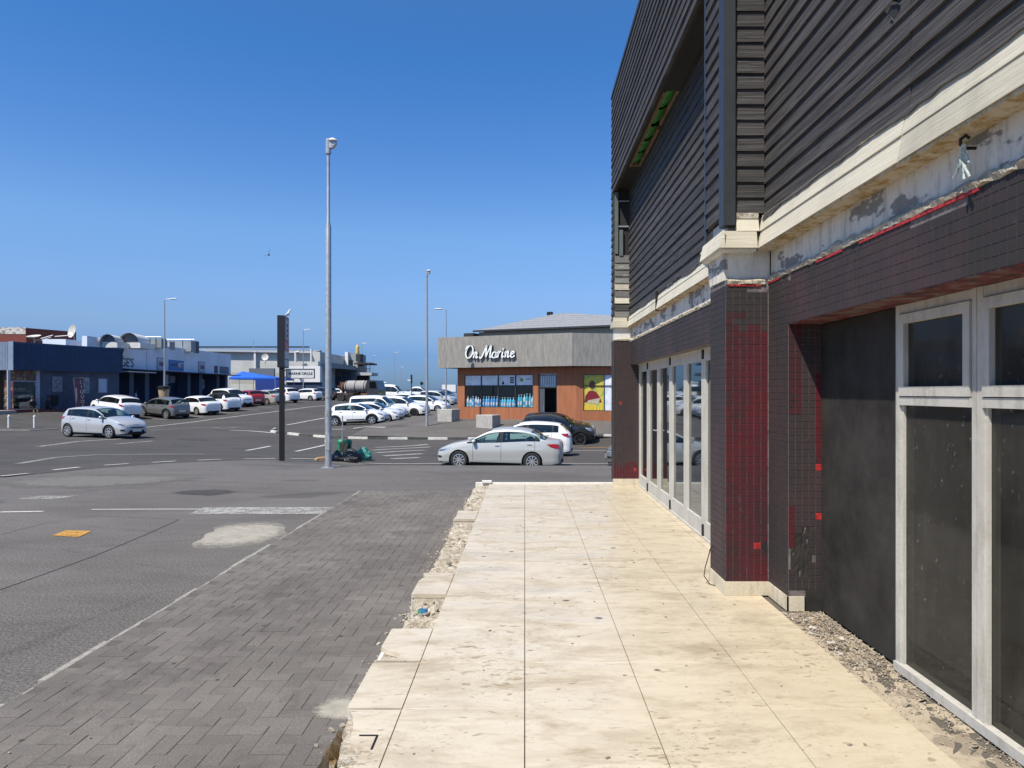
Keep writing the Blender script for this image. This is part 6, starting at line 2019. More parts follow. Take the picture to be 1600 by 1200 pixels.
# gull on top
def bird(name, loc, label, mat, s=1.0, flying=False):
    e = empty(name, loc, 0, label, 'bird')
    m = MB()
    prof = [(-.20, .008), (-.14, .03), (-.06, .065), (.03, .072), (.10, .055), (.15, .034), (.18, .042), (.22, .040), (.25, .02), (.28, .006)]
    rows = []
    for x, r in prof:
        zc = .0 + (.06 * max(0, x) / .2 if x > .08 else 0) * (0 if flying else 1.6)
        rows.append([(x * s, r * s * math.cos(a), (zc + r * math.sin(a) * 1.05) * s) for a in [k * .5236 for k in range(12)]])
    m.grid(rows, close=True); b_ = m.build('body', mat, e, smooth=True)
    if flying:
        for sg in (1, -1):
            m = MB(); m.grid([[(.09 * s, .04 * s * sg, .02 * s), (.11 * s, .22 * s * sg, .16 * s), (.02 * s, .42 * s * sg, .20 * s)], [(.03 * s, .04 * s * sg, .035 * s), (.04 * s, .22 * s * sg, .175 * s), (.0, .42 * s * sg, .205 * s)], [(-.09 * s, .04 * s * sg, .02 * s), (-.06 * s, .22 * s * sg, .155 * s), (-.05 * s, .42 * s * sg, .195 * s)]]); m.build('wing', mat, e)
    else:
        for sg in (1, -1):
            m = MB(); m.tube([(0, .025 * s * sg, -.05 * s), (.0, .025 * s * sg, -.15 * s)], .006 * s, 6); m.build('leg', plain('bird_leg', (.4, .2, .05), .6), e)
            m = MB(); m.lathe([(.001, -.2), (.03, -.12), (.045, 0), (.03, .08), (.001, .1)], 'x', 8); m.v = [(v[0] * s, v[1] * .4 * s + .062 * s * sg, v[2] * 1.0 * s + .012) for v in m.v]; m.build('wing', plain('gull_grey', (.5, .5, .5), .7), e, smooth=True)
    return e
g_ = bird('seagull', pp + Vector((.04, .45, zt_ + .095)), 'white seagull perched on top of the black pylon sign', plain('gull_white', (.75, .74, .70), .7), .62)
g_.rotation_euler = (0, R(-38), R(20))
fb = bird('flying_bird', at(420, 398, 30), 'small dark bird flying in the open sky', plain('dark_feathers', (.02, .02, .022), .7), .55, True)
fb.rotation_euler = (R(55), R(15), R(-60))

# ------------------------------------------------------------------ green litter bins, cardboard and rubbish bags by the tall pole
bp_ = on_ground(533, 718)
binm = plain('green_bin_plastic', (.012, .19, .085), .4, scale=8)
GRP = 'green litter bins by the tall pole'
def litter_bin(dx, dy, lb, hole=True):
    p = Vector((bp_.x + dx, bp_.y + dy, H(bp_.x + dx, bp_.y + dy)))
    e = empty('litter_bin', p, 0, lb, 'bin', GRP)
    m = MB(); m.lathe([(.105, -.06), (.115, .02), (.125, .42), (.128, .56)], 'z', 18); m.build('bin_body', binm, e, smooth=True)
    m = MB(); m.lathe([(.13, .56), (.145, .575), (.145, .60), (.125, .66), (.08, .70), (.001, .715)], 'z', 18); m.build('lid', binm, e, smooth=True)
    if hole:
        m = MB(); m.box(-.02, .09, -.135, -.11, .34, .53); m.build('bin_opening', M['black'], e)
litter_bin(-.11, .45, 'green round litter bin beside the tall lamp pole')
litter_bin(.15, .40, 'green round litter bin with cardboard leaning on it')
post = MB(); post.tube([(0, 0, -.1), (0, 0, 1.55)], .022, 8)
po = post.build('sign_post', M['steel'], None, smooth=True, loc=Vector((bp_.x + .0, bp_.y + .3, H(bp_.x, bp_.y + .3))))
po.location.x = bp_.x - .03
tag(po, 'thin grey steel post standing between the litter bins', 'post')
card = plain('brown_cardboard', (.40, .25, .12), .85, scale=10)
for k, (x, y, z, w_, h_, tilt, tw) in enumerate(((.02, .02, .42, .09, .40, .22, .1), (.14, .02, .40, .08, .36, .12, -.2))):
    m = MB(); m.obox((0, 0, 0), (1, 0, 0), (0, 1, 0), (0, 0, 1), w_ / 2, .03, h_ / 2); m.obox((w_ / 2 + .015, .0, .02), (.8, .6, 0), (-.6, .8, 0), (0, 0, 1), .03, .004, h_ / 2 - .03)
    o = m.build('cardboard_box', card, None, loc=(bp_.x + x, bp_.y + y, H(bp_.x, bp_.y) + z), rot=(-.25, tilt, tw))
    tag(o, ('flattened brown cardboard box leaning left against the green bin', 'flattened brown cardboard box leaning right against the green bin')[k], 'cardboard')
m = MB(); m.obox((0, 0, 0), (1, 0, 0), (0, 1, 0), (0, 0, 1), .17, .13, .05); m.obox((-.22, -.05, .0), (.9, 0, .35), (0, 1, 0), (-.35, 0, .9), .08, .1, .006)
cp = on_ground(503, 719); 
tag(m.build('cardboard_box', card, None, loc=cp + Vector((0, 0, .05)), rot=(0, -.06, .5)), 'flat brown cardboard box lying left of the tall pole', 'cardboard')
def bag(px, py, rx, ry, rz, mat, lb, seed):
    p = on_ground(px, py)
    m = MB(); rows = []
    for i in range(23):
        t = i / 22; a = t * math.pi
        row = []
        for k in range(30):
            b = k / 30 * 2 * math.pi
            d = Vector((math.sin(a) * math.cos(b), math.sin(a) * math.sin(b), math.cos(a)))
            c = .26 * noise.noise(d * 1.7 + Vector((seed, 0, 0))) + .20 * (1 - abs(noise.noise(d * 4.2 + Vector((0, seed, 0))))) * noise.noise(d * 2.5 + Vector((3, 1, seed))) + .07 * noise.noise(d * 10 + Vector((seed, seed, 0)))
            r = 1 + c + (.35 * max(0, d.z - .86) / .14)
            q = Vector((d.x * rx * r, d.y * ry * r, max(-.62 * rz, d.z * rz * r)))
            row.append(q + Vector((0, 0, .62 * rz)))
        rows.append(row)
    m.grid(rows, close=True)
    e = empty('rubbish_bag', p + Vector((0, 0, -.02)), 0, lb, 'rubbish bag', 'rubbish bags by the tall pole')
    m.build('bag_body', mat, e, smooth=True, angle=28)
    kk = MB(); kk.lathe([(.05, -.05), (.02, 0), (.05, .05), (.02, .08)], 'z', 9, (0, 0, 1.62 * rz + .02)); kk.build('knot', mat, e, smooth=True)
def bagmat(name, c):
    n = N(name); n.set(color=c, rough=.24, spec=.7); n.bump(n.noise(n.pos(), 14, 5, .65, .8), 1.0, .05); return n.mat
bkm, grm = bagmat('black_bin_liner', (.014, .014, .016)), bagmat('green_bin_liner', (.03, .24, .18))
bag(527, 720.5, .23, .20, .19, bkm, 'smaller black rubbish bag right behind the tall pole', 1.0)
bag(549, 722, .33, .26, .24, bkm, 'big black rubbish bag in the middle of the pile', 4.0)
bag(567, 719.5, .31, .25, .25, grm, 'green plastic rubbish bag at the right of the pile', 7.0)
# white bollards at the far left
for (px, lb) in ((14, 'short white bollard nearest the picture edge'), (54, 'short white bollard left of the silver hatchback')):
    p = on_ground(px, 669)
    m = MB(); m.lathe([(.07, -.05), (.07, .66), (.085, .67), (.085, .70), (.06, .74), (.05, .78), (.001, .80)], 'z', 12)
    o = m.build('bollard', plain('bollard_white', (.62, .61, .58), .6), None, smooth=True, loc=p)
    tag(o, lb, 'bollard', 'bollards before the blue shop')
# ------------------------------------------------------------------ blue corrugated shop on the far left
BR = Vector((-31.7, 56.0, 0)); BD = Vector((.39, 1, 0)).normalized()     # right end of its facade, direction along it (away)
BL = BR - BD * 8.3
blue_shop = empty('blue_shop', BL + Vector((0, 0, .2)), 0, 'shop with a dark blue corrugated fascia at the far left', 'shop')
FB = frame_of(BL, (BD.x, BD.y))          # x along facade (away to the right), y into the building (to the left)
BLEN = 8.3
z0, z1 = 3.05, 4.95
M['blue_sheet'] = plain('blue_sheet_metal', (.006, .034, .10), .42, scale=1.5, var=.2)
M['pale_sheet'] = plain('sunlit_blue_sheet', (.20, .25, .33), .5, scale=1.5)  # paler copy of the blue: sunlight on the end face put into the colour
def corrugated(fr, a, b, za, zb, y, mat, nm, parent, per=.16, amp=.035):
    m = Loc(fr); top, bot = [], []
    x = a
    while x < b - 1e-6:
        for (dx, dy) in ((0, 0), (per * .30, 0), (per * .45, -amp), (per * .85, -amp)):
            if x + dx <= b:
                top.append(Vector((x + dx, y + dy, zb))); bot.append(Vector((x + dx, y + dy, za)))
        x += per
    m.grid([bot, top]); m.build(nm, mat, parent)
corrugated(FB, 0.02, BLEN, z0, z1, -.42, M['blue_sheet'], 'fascia_sheet', blue_shop)
m = Loc(FB); m.box(-.02, BLEN, -.40, .2, z0 + .01, z1 - .02); m.build('fascia_core', M['blue_sheet'], blue_shop)
m = Loc(FB); m.box(-.06, .0, -.46, .0, z0 - .02, z1 + .02); m.build('corner_flashing', M['pale_sheet'], blue_shop)
FBs = frame_of(BL + FB[2] * .0, (-FB[2].x, -FB[2].y))      # end wall facing the road
# end facade running left out of the picture
FE = frame_of(BL + BD * .0 - FB[2] * .42, (FB[2].x, FB[2].y))
m = MB()
e0 = BL - FB[2] * .42
dl = FB[2]
top, bot = [], []
for k in range(60):
    x = k * .16
    for dx, dy in ((0, 0), (.05, 0), (.07, -.035), (.13, -.035)):
        p = e0 + dl * (x + dx) + BD * (-.03 + dy)
        bot.append(Vector((p.x, p.y, z0))); top.append(Vector((p.x, p.y, z1)))
m.grid([bot, top])
o = m.build('fascia_sheet', M['pale_sheet']); o.parent = blue_shop; o.location = -Vector(blue_shop.location)
M['slate_wall'] = plain('slate_blue_wall', (.06, .078, .125), .75, scale=2, var=.18)
m = Loc(FB); m.box(2.05, BLEN, 0, .3, -.5, z0); m.build('wall', M['slate_wall'], blue_shop)
m = Loc(FB); m.box(.0, 2.05, 1.2, 1.3, -.5, z0); m.build('back_wall', plain('shop_back', (.05, .045, .05), .9), blue_shop)
m = Loc(FB); m.box(.0, BLEN, 1.35, 9, -.5, z1 - .05); m.build('shell', M['slate_wall'], blue_shop)
m = Loc(FB); m.box(-.3, 2.6, -1.0, -.02, -.4, .38); m.build('red_step', plain('red_step_paint', (.10, .022, .022), .7), blue_shop)
m = Loc(FB); m.box(2.61, 4.4, -.8, -.02, -.4, .32); m.build('red_step', plain('red_step_paint', (.10, .022, .022), .7), blue_shop)
m = Loc(FB); m.box(-6, -.31, -1.2, 0, -.4, .34); m.build('pale_plinth', M['kerb'], blue_shop)
# shop window with fruit pictures, seen over the goods
win = child_empty('shop_window', blue_shop)
alu = plain('grey_window_frame', (.30, .33, .40), .5)
for (a, b, za, zb) in ((-.12, .06, .30, z0), (1.78, 2.04, .30, z0), (.06, 1.78, 2.28, 2.34), (.06, 1.78, .36, .42)):
    m = Loc(FB); m.box(a, b, -.06, .06, za, zb); m.build('window_frame', alu, win)
def fruit_print(name):
    n = N(name); v = n.voro(n.pos(), 4.5)
    s = n.new('ShaderNodeSeparateColor'); n.l.new(v.outputs['Color'], s.inputs[0])
    c = n.ramp(s.outputs[0], [(0, (.30, .03, .03)), (.25, (.42, .20, .05)), (.45, (.45, .33, .08)), (.6, (.12, .17, .05)), (.8, (.40, .22, .12)), (1, (.25, .22, .2))], 'CONSTANT')
    c = n.mix(n.ramp(v.outputs['Distance'], [(.1, 0.0), (.65, .85)]), c, (.05, .03, .035)); n.set(color=c, rough=.5); return n.mat
M['fruit'] = fruit_print('fruit_print')
m = Loc(FB); m.box(.06, 1.78, -.02, .0, 2.34, z0); m.build('fruit_poster', M['fruit'], win)
m = Loc(FB); m.box(.06, 1.78, .02, .03, .42, 2.28); m.build('glass_pane', M['shop_glass'], win)
for k in range(3):
    m = Loc(FB); m.box(.10, 1.75, .35, .7, .62 + .5 * k, .66 + .5 * k); m.build('goods_shelf', plain('shelf_grey', (.25, .24, .22), .7), win)
gm = [plain('goods_tan', (.30, .24, .14), .8), plain('goods_olive', (.16, .15, .08), .8), plain('goods_grey', (.32, .31, .28), .8)]
for k in range(26):
    a = .18 + (k % 9) * .18; sh = k // 9
    m = Loc(FB); m.lathe([(.001, 0), (.08, .03), (.10, .1), (.07, .17), (.001, .2)], 'z', 10, (a, .5 + .06 * (k % 2), .665 + .5 * sh)); m.build('goods', gm[(k * 7) % 3], win, smooth=True)
m = MB()
for (za, zb, nm, mt) in ((.30, z0, 'side_poster', M['fruit']),):
    p, q = e0 + FB[2] * .6 + BD * .38, e0 + FB[2] * 4 + BD * .38
    m.add([Vector((p.x, p.y, za)), Vector((q.x, q.y, za)), Vector((q.x, q.y, zb)), Vector((p.x, p.y, zb))], [(0, 1, 2, 3)])
o = m.build('side_poster', M['fruit']); o.parent = blue_shop; o.location = -Vector(blue_shop.location)
# framed posters on the wall
for (a, b, za, zb, mt, nm) in ((3.00, 3.62, 1.65, 2.62, plain('purple_poster', (.20, .17, .22), .6, scale=6, var=.6), 'poster'), (5.10, 5.72, 1.55, 2.60, plain('grey_poster', (.17, .22, .27), .6, scale=5, var=.7), 'poster'), (6.55, 7.2, 1.55, 2.55, plain('pale_blue_poster', (.36, .44, .60), .6, scale=9, var=.15), 'poster'), (2.85, 3.4, .62, 1.35, M['black'], 'wall_box')):
    m = Loc(FB); m.box(a, b, -.04, -.001, za, zb); m.build(nm, mt, blue_shop)
    if nm == 'poster':
        m = Loc(FB)
        m.box(a - .05, a, -.05, -.002, za - .05, zb + .05); m.box(b, b + .05, -.05, -.002, za - .05, zb + .05); m.box(a, b, -.05, -.002, zb, zb + .05); m.box(a, b, -.05, -.002, za - .05, za); m.build('poster_frame', plain('dim_frame', (.22, .26, .32), .5), blue_shop)
# feather banner
fbn = empty('feather_banner', FB[0] + BD * 4.25 - FB[2] * 1.1 + Vector((0, 0, H(-33, 51))), 0, 'purple feather banner lettered LIQUOR before the blue shop', 'banner')
def at_f(a, y, z): return FB[0] + BD * a + FB[2] * y + Vector((0, 0, z))
m = MB()
P0 = at_f(4.0, -1.1, .2); P1 = at_f(3.75, -1.1, 2.55); P2 = at_f(4.45, -1.1, 2.6); P3 = at_f(4.62, -1.1, .15)
m.prism([P0, P1, P2, P3], FB[2] * -.012); o = m.build('banner_cloth', plain('plum_banner', (.085, .035, .06), .7, scale=2, var=.5)); o.parent = fbn; o.location = -Vector(fbn.location)
m = MB(); m.tube([P0 + Vector((0, 0, -.3)), P1, P2], .015, 6); o = m.build('banner_pole', M['steel'], smooth=True); o.parent = fbn; o.location = -Vector(fbn.location)
m = MB(); m.prism([at_f(3.83, -1.115, 1.9), at_f(3.98, -1.115, 1.85), at_f(4.02, -1.115, 1.2), at_f(3.93, -1.115, .7)], FB[2] * -.006); o = m.build('printed_bottle', plain('pink_print2', (.45, .30, .32), .6)); o.parent = fbn; o.location = -Vector(fbn.location)
for i, ch in enumerate('LIQUOR'):
    o = wall_text(ch, .36, plain('banner_letter', (.50, .46, .50), .6), None, at_f(4.28 + .035 * i, -1.125, 2.3 - i * .36), BD, -FB[2], .003, name='lettering')
    o.parent = fbn; o.location = -Vector(fbn.location)

# ------------------------------------------------------------------ long pale shop row
SX = -34.0
row = empty('shop_row', (SX, 62, .2), 0, 'long flat shop row with a pale blue fascia and shaded shopfronts', 'shop row')
FS = frame_of((SX, 44.0, 0), (0, 1))     # x along +Y, y towards -X
def sa(px): return SX * FPX / (px - CX) - 44.0        # distance along the row seen at column px
E1 = sa(360)
zf0, zf1 = 3.52, 5.92
M['pale_blue'] = plain('pale_blue_plaster', (.66, .71, .78), .85, scale=.7, var=.1)
M['navy_wall'] = plain('navy_shopfront', (.03, .048, .115), .7, scale=2, var=.3)
m = Loc(FS); m.box(sa(135), E1, -.05, .35, zf0, zf1); m.build('fascia', M['pale_blue'], row)
m = Loc(FS); m.box(sa(135), E1, 1.6, 3.4, -.5, zf1 - .25); m.build('shell', M['pale_blue'], row)
m = Loc(FS); m.box(sa(228), sa(228) + .08, -.065, -.051, zf0, zf1 - .01); m.build('fascia_joint', plain('joint', (.36, .41, .50), .9), row)
m = Loc(FS); m.box(sa(150), E1, 1.5, 1.55, -.5, zf0); m.build('back_wall', M['navy_wall'], row)
m = Loc(FS); m.box(sa(150), E1 + .1, -1.2, 1.5, zf0 - .06, zf0 - .005); m.build('canopy', M['navy_wall'], row)
m = Loc(FS); m.box(sa(169), sa(216), -1.6, -.5, 3.22, 3.30); m.build('awning_plate', plain('pale_awning', (.42, .44, .47), .6), row)
for px in (211, 235, 262, 300, 318, 345, 358):
    a = sa(px); m = Loc(FS); m.box(a - .35, a + .35, .3, 1.5, -.5, zf0 - .06); m.build('shopfront_pier', plain('blue_pier', (.05, .075, .13), .7), row)
pr = [plain('dim_poster', (.30, .36, .50), .6, scale=3, var=.6), plain('dim_poster2', (.45, .48, .55), .6, scale=3, var=.5), plain('dim_poster3', (.18, .22, .34), .6, scale=3, var=.6)]
for i, (px0, px1, za, zb) in enumerate(((187, 193, .5, 2.6), (196, 208, .4, 2.2), (222, 232, .6, 1.9), (224, 233, 2.4, 2.9), (238, 247, 1.0, 3.0), (266, 272, 1.4, 2.9), (277, 288, 2.1, 3.0), (289, 296, 2.2, 2.9), (268, 280, .8, 1.6), (304, 314, 1.9, 2.1), (327, 340, 1.6, 2.7), (322, 326, .5, 2.6))):
    m = Loc(FS); m.box(sa(px0), sa(px1), 1.44, 1.495, za + .3, zb + .3); m.build('window_poster', pr[i % 3], row)
for (px0, px1) in ((265, 298), (321, 343), (219, 236), (186, 209)):
    m = Loc(FS); m.box(sa(px0), sa(px1), 1.30, 1.31, .3, 3.3); m.build('shop_glass', M['shop_glass'], row)
# signs on the fascia
def fsign(px0, px1, py0, py1, mat, nm='sign_board', proud=.06):
    a, b = sa(px0), sa(px1); Yc = 44 + (a + b) / 2
    za, zb = EYE - (py1 - CY) / FPX * Yc, EYE - (py0 - CY) / FPX * Yc
    m = Loc(FS); m.box(a, b, -.05 - proud, -.051, za, zb); m.build(nm, mat, row)
    return a, b, za, zb
frm = plain('dim_sign_frame', (.22, .23, .30), .6); pal = plain('pale_sign', (.42, .44, .52), .6); mar = plain('maroon_print', (.10, .03, .07), .6)
for (px0, px1, py0, py1) in ((244.5, 255.8, 560, 577.5), (309.5, 319, 566, 581.5)):
    fsign(px0 - .6, px1 + .6, py0 - 1, py1 + 1, frm, 'sign_frame', .04)
    a, b, za, zb = fsign(px0, px1, py0, py1, pal)
    for k in range(3):
        m = Loc(FS); w_ = (b - a) * .2; x_ = a + (b - a) * (.22 + .22 * k)
        m.box(x_, x_ + w_ * .8, -.125, -.112, za + (zb - za) * .32, za + (zb - za) * (.72 - .06 * (k % 2))); m.build('printed_letter', mar, row)
a, b, za, zb = fsign(262.5, 285.5, 563, 579, plain('bet_blue', (.015, .13, .38), .5))
m = Loc(FS); m.box(a + (b - a) * .57, a + (b - a) * .93, -.125, -.112, za + (zb - za) * .28, za + (zb - za) * .78); m.build('sign_patch', plain('bet_navy', (.01, .03, .12), .5), row)
o = wall_text('BET', .62, plain('bet_white', (.65, .66, .68), .5), None, FS[0] + FS[1] * (a + (b - a) * .75) + FS[2] * -.13 + Vector((0, 0, za + (zb - za) * .53)), (0, 1, 0), (1, 0, 0), .003, bold=.008)
o.parent = row; o.location = -Vector(row.location)
for k in range(5):
    m = Loc(FS); x_ = a + (b - a) * (.10 + .088 * k); m.box(x_, x_ + (b - a) * .06, -.12, -.112, za + (zb - za) * .38, za + (zb - za) * .66); m.build('printed_letter', plain('bet_navy', (.01, .03, .12), .5), row)
fsign(334, 339, 571.5, 583, mar, proud=.05)
fsign(342.6, 356, 573, 583.5, plain('slate_sign', (.06, .08, .13), .5))
o = wall_text("GE'S", 1.05, M['black'], None, FS[0] + FS[1] * sa(198) + FS[2] * -.07 + Vector((0, 0, 4.05)), (0, 1, 0), (1, 0, 0), .008)
o.parent = row; o.location = -Vector(row.location)
o = wall_text('7', 1.5, M['black'], None, FS[0] + FS[1] * sa(190.5) + FS[2] * -.07 + Vector((0, 0, 5.0)), (0, 1, 0), (1, 0, 0), .008)
o.parent = row; o.location = -Vector(row.location)
for z in (4.52, 5.50):
    m = Loc(FS); m.box(sa(187), sa(192), -.07, -.051, z, z + .08); m.build('printed_line', M['black'], row)
# round-backed roof cowls and plant
cw = plain('white_cowl', (.62, .62, .60), .6)
for (px, Yb, r, ln, lb) in ((179, 58, .62, 2.0, 'smaller white barrel vent on the shop row roof'), (214, 60, .82, 2.6, 'larger white barrel vent on the shop row roof')):
    x0 = (px - CX) / FPX * Yb
    e = empty('roof_vent', (x0, Yb, (6.17 if r < .7 else 6.42) - .35 - r * .95), 0, lb, 'roof vent', 'barrel vents on the shop row')
    m = MB(); ra, rb = [], []
    for k in range(17):
        a = math.pi * k / 16
        ra.append((r * math.cos(a), -ln / 2, .35 + r * math.sin(a) * .95)); rb.append((r * math.cos(a) - .4, ln / 2, .35 + r * math.sin(a) * .95))
    m.grid([ra, rb]); m.build('cowl_shell', cw, e, smooth=True)
    m = MB(); m.add([(p[0] * .92, p[1] + .35, .35 + (p[2] - .35) * .92) for p in ra], [tuple(range(17))]); m.build('louvre_face', plain('grey_louvre', (.12, .12, .14), .7), e)
    m = MB(); m.box(-r, r, -ln / 2 + .3, ln / 2, -.1, .35); m.build('vent_base', cw, e)
for i, (px, Yb, w_, h_, c_) in enumerate(((243, 66, 1.6, .55, (.20, .22, .22)), (282, 72, 2.6, .75, (.26, .29, .32)), (297, 74, 1.4, .9, (.07, .08, .09)), (262, 69, .9, .5, (.3, .3, .3)))):
    p = at(px, 560, Yb)
    e = empty('roof_plant', (p.x, Yb, zf1 - .3), 0, ('low grey air unit on the shop row roof beside the lamp pole', 'railed grey plant frame on the shop row roof', 'dark air unit at the right of the roof plant', 'small grey air unit behind the lamp pole')[i], 'roof plant')
    m = MB(); m.box(-w_ / 2, w_ / 2, -.5, .5, 0, h_ + .3); m.build('unit_case', plain('unit_paint', c_, .7), e)
    for k in range(4):
        x_ = -w_ / 2 + w_ * k / 3
        m = MB(); m.tube([(x_, -.55, 0), (x_, -.55, h_ + .45)], .03, 6); m.build('rail_post', M['steel'], e)
    m = MB(); m.tube([(-w_ / 2, -.55, h_ + .45), (w_ / 2, -.55, h_ + .45)], .03, 6); m.build('rail', M['steel'], e)

# ------------------------------------------------------------------ red brick building behind, with dishes
M['brick'] = slatted('red_brown_brick', (.20, .045, .032), .15, (0, 0, 1), .01)
rbld = empty('brick_building', at(60, 600, 75), 0, 'red brick building rising behind the blue shop', 'building')
def rel(o, p): o.parent = p; o.location = -Vector(p.location); return o
pts = [at(-60, 560, 70), at(41, 560, 70), at(119, 560, 74.6), at(60, 560, 95)]
zt = EYE - (512 - CY) / FPX * 70
m = MB(); m.prism([Vector((p.x, p.y, 0)) for p in pts], (0, 0, zt - .02)); rel(m.build('brick_wall', M['brick']), rbld)
m = MB(); a, b = pts[0], pts[1]
m.add([Vector((a.x, a.y - .03, zt - .62)), Vector((b.x - .05, b.y - .03, zt - .62)), Vector((b.x - .05, b.y - .03, zt + .03)), Vector((a.x, a.y - .03, zt + .03)), Vector((a.x, a.y + .3, zt + .03)), Vector((b.x, b.y + .3, zt + .03))], [(0, 1, 2, 3), (3, 2, 5, 4)]); rel(m.build('peeling_parapet', M['band']), rbld)
m = MB(); m.box(at(78, 0, 77).x, at(96, 0, 77).x, 76.6, 77, 5.4, 6.0); rel(m.build('painted_panel', plain('pale_panel', (.35, .33, .33), .8)), rbld)
def dish(px, py, Y, r, lb, tilt, yaw):
    p = at(px, py, Y)
    e = empty('satellite_dish', p, 0, lb, 'satellite dish')
    m = MB(); prof = [(r * t, r * .28 * t * t) for t in (0.02, .25, .5, .75, 1.0)] + [(r * .98, r * .25), (r * .5, r * .03), (.02, -.02)]
    m.lathe(prof, 'z', 20); d = m.build('dish', plain('dish_white', (.55, .52, .46), .6), e, smooth=True); d.rotation_euler = (tilt, 0, yaw)
    m = MB(); m.tube([(0, 0, -.02), (0, .1, -1.0)], .04, 6); m.build('mast', M['steel'], e)
    m = MB(); m.tube([(0, -.02, -.05), (math.sin(yaw) * -r * .2, -r * .9, r * .1)], .02, 6); m.build('feed_arm', M['steel'], e)
dish(115, 518, 66, .62, 'upright round satellite dish at the right end of the brick building', R(78), R(-30))
dish(53, 527.5, 62, .55, 'flat-lying satellite dish above the blue fascia', R(15), 0)
m = MB(); m.tube([at(55, 532, 62), at(83, 524, 62)], .06, 6); m.tube([at(62, 533, 62), at(80, 527, 62)], .04, 6)
tag(m.build('roof_antenna', M['steel'], smooth=True), 'slanting steel antenna boom above the blue fascia', 'antenna')
m = MB(); m.tube([at(86, 526, 64), at(110, 524, 64)], .05, 6)
tag(m.build('roof_pipe', cw, smooth=True), 'thin pale pipe leading to the upright dish', 'pipe')
m = MB(); a, b = at(104, 540, 60), at(136, 540, 60); m.box(a.x, b.x, 58, 66, 4.9, 5.28)
tag(m.build('roof_slab', cw), 'white flat roof edge between blue fascia and pale fascia', kind='structure')

# ------------------------------------------------------------------ two-storey white block and shade tents
wb = empty('white_block', at(400, 620, 104), 0, 'long whitewashed two-storey block with a grey roof behind the blue tent', 'building')
Yb = 104
def wbox(px0, px1, py0, py1, Y0, Y1, mat, nm, par=None):
    a, b = at(px0, py1, Y0), at(px1, py0, Y0)
    m = MB(); m.box(a.x, b.x, Y0, Y1, a.z, b.z)
    return rel(m.build(nm, mat), par or wb)
M['offwhite'] = plain('offwhite_wall', (.50, .50, .47), .85, scale=.6, var=.12)
wbox(352, 500, 549.5, 625, Yb, Yb + 14, M['offwhite'], 'wall')
a, b = at(310, 541, Yb), at(487, 547.5, Yb)
m = MB(); m.add([Vector((at(300, 0, Yb).x, Yb - .6, at(0, 549, Yb).z)), Vector((at(487, 0, Yb).x, Yb - .6, at(0, 552, Yb).z)), Vector((at(487, 0, Yb).x, Yb + 5, at(0, 544, Yb).z)), Vector((at(300, 0, Yb).x, Yb + 5, at(0, 541, Yb).z)), Vector((at(300, 0, Yb).x, Yb + 5, at(0, 549.4, Yb).z)), Vector((at(487, 0, Yb).x, Yb + 5, at(0, 550, Yb).z))], [(0, 1, 2, 3), (3, 2, 5, 4), (0, 4, 5, 1)]); rel(m.build('roof', plain('grey_sheet_roof', (.22, .24, .27), .6)), wb)
wbox(300, 482, 541, 543.2, Yb + 4, Yb + 4.4, M['trim_dark'], 'ridge_flashing')
wbox(396.5, 399.5, 549, 595, Yb - .5, Yb - .01, plain('white_downpipe', (.62, .62, .60), .7), 'downpipe')
for (px0, px1, py0, py1) in ((364, 367, 560, 571), (371, 374, 560, 571), (377, 380, 556, 575), (383, 386, 564, 572), (401, 404.5, 562, 574), (408, 411, 562, 574), (417, 426, 560, 575), (428, 432, 566, 580), (460, 466, 562, 572), (470, 478, 561, 573), (412, 415, 564, 570)):
    w_ = child_empty('window', wb)
    wbox(px0, px1, py0, py1, Yb - .08, Yb - .005, plain('dim_window', (.06, .07, .08), .3), 'pane', w_)
    wbox(px0 - .5, px1 + .5, py1, py1 + .9, Yb - .15, Yb - .004, M['offwhite'], 'sill', w_)
for (px, py0, py1, r) in ((462, 550, 566, .18), (486.5, 545, 566, .16)):
    p0, p1 = at(px, py1, Yb - 1), at(px, py0, Yb - 1)
    m = MB(); m.tube([p0, p1, p1 + Vector((.5, 0, .05))] if px < 470 else [p0, p1], r, 8); rel(m.build('flue', plain('white_flue', (.58, .58, .56), .6), smooth=True), wb)
dish(414.5, 558, Yb - 2, .5, 'small round dish on the whitewashed block', R(80), 0)
m = MB(); p = at(396, 545, Yb + 3); m.tube([p, at(396, 532, Yb + 3)], .05, 6)
tag(m.build('roof_mast', M['steel']), 'thin mast on the roof of the whitewashed block', 'mast')
wbox(389, 428, 575.5, 590, Yb - 9, Yb - 8.5, plain('grey_hoarding', (.12, .135, .14), .7), 'hoarding')
wbox(361, 440, 582, 600, Yb - 4, Yb - 3.8, plain('cream_lean_to', (.40, .38, .33), .8), 'lean_to')
blue_t = plain('bright_blue_canvas', (.008, .10, .52), .6, scale=2, var=.15)
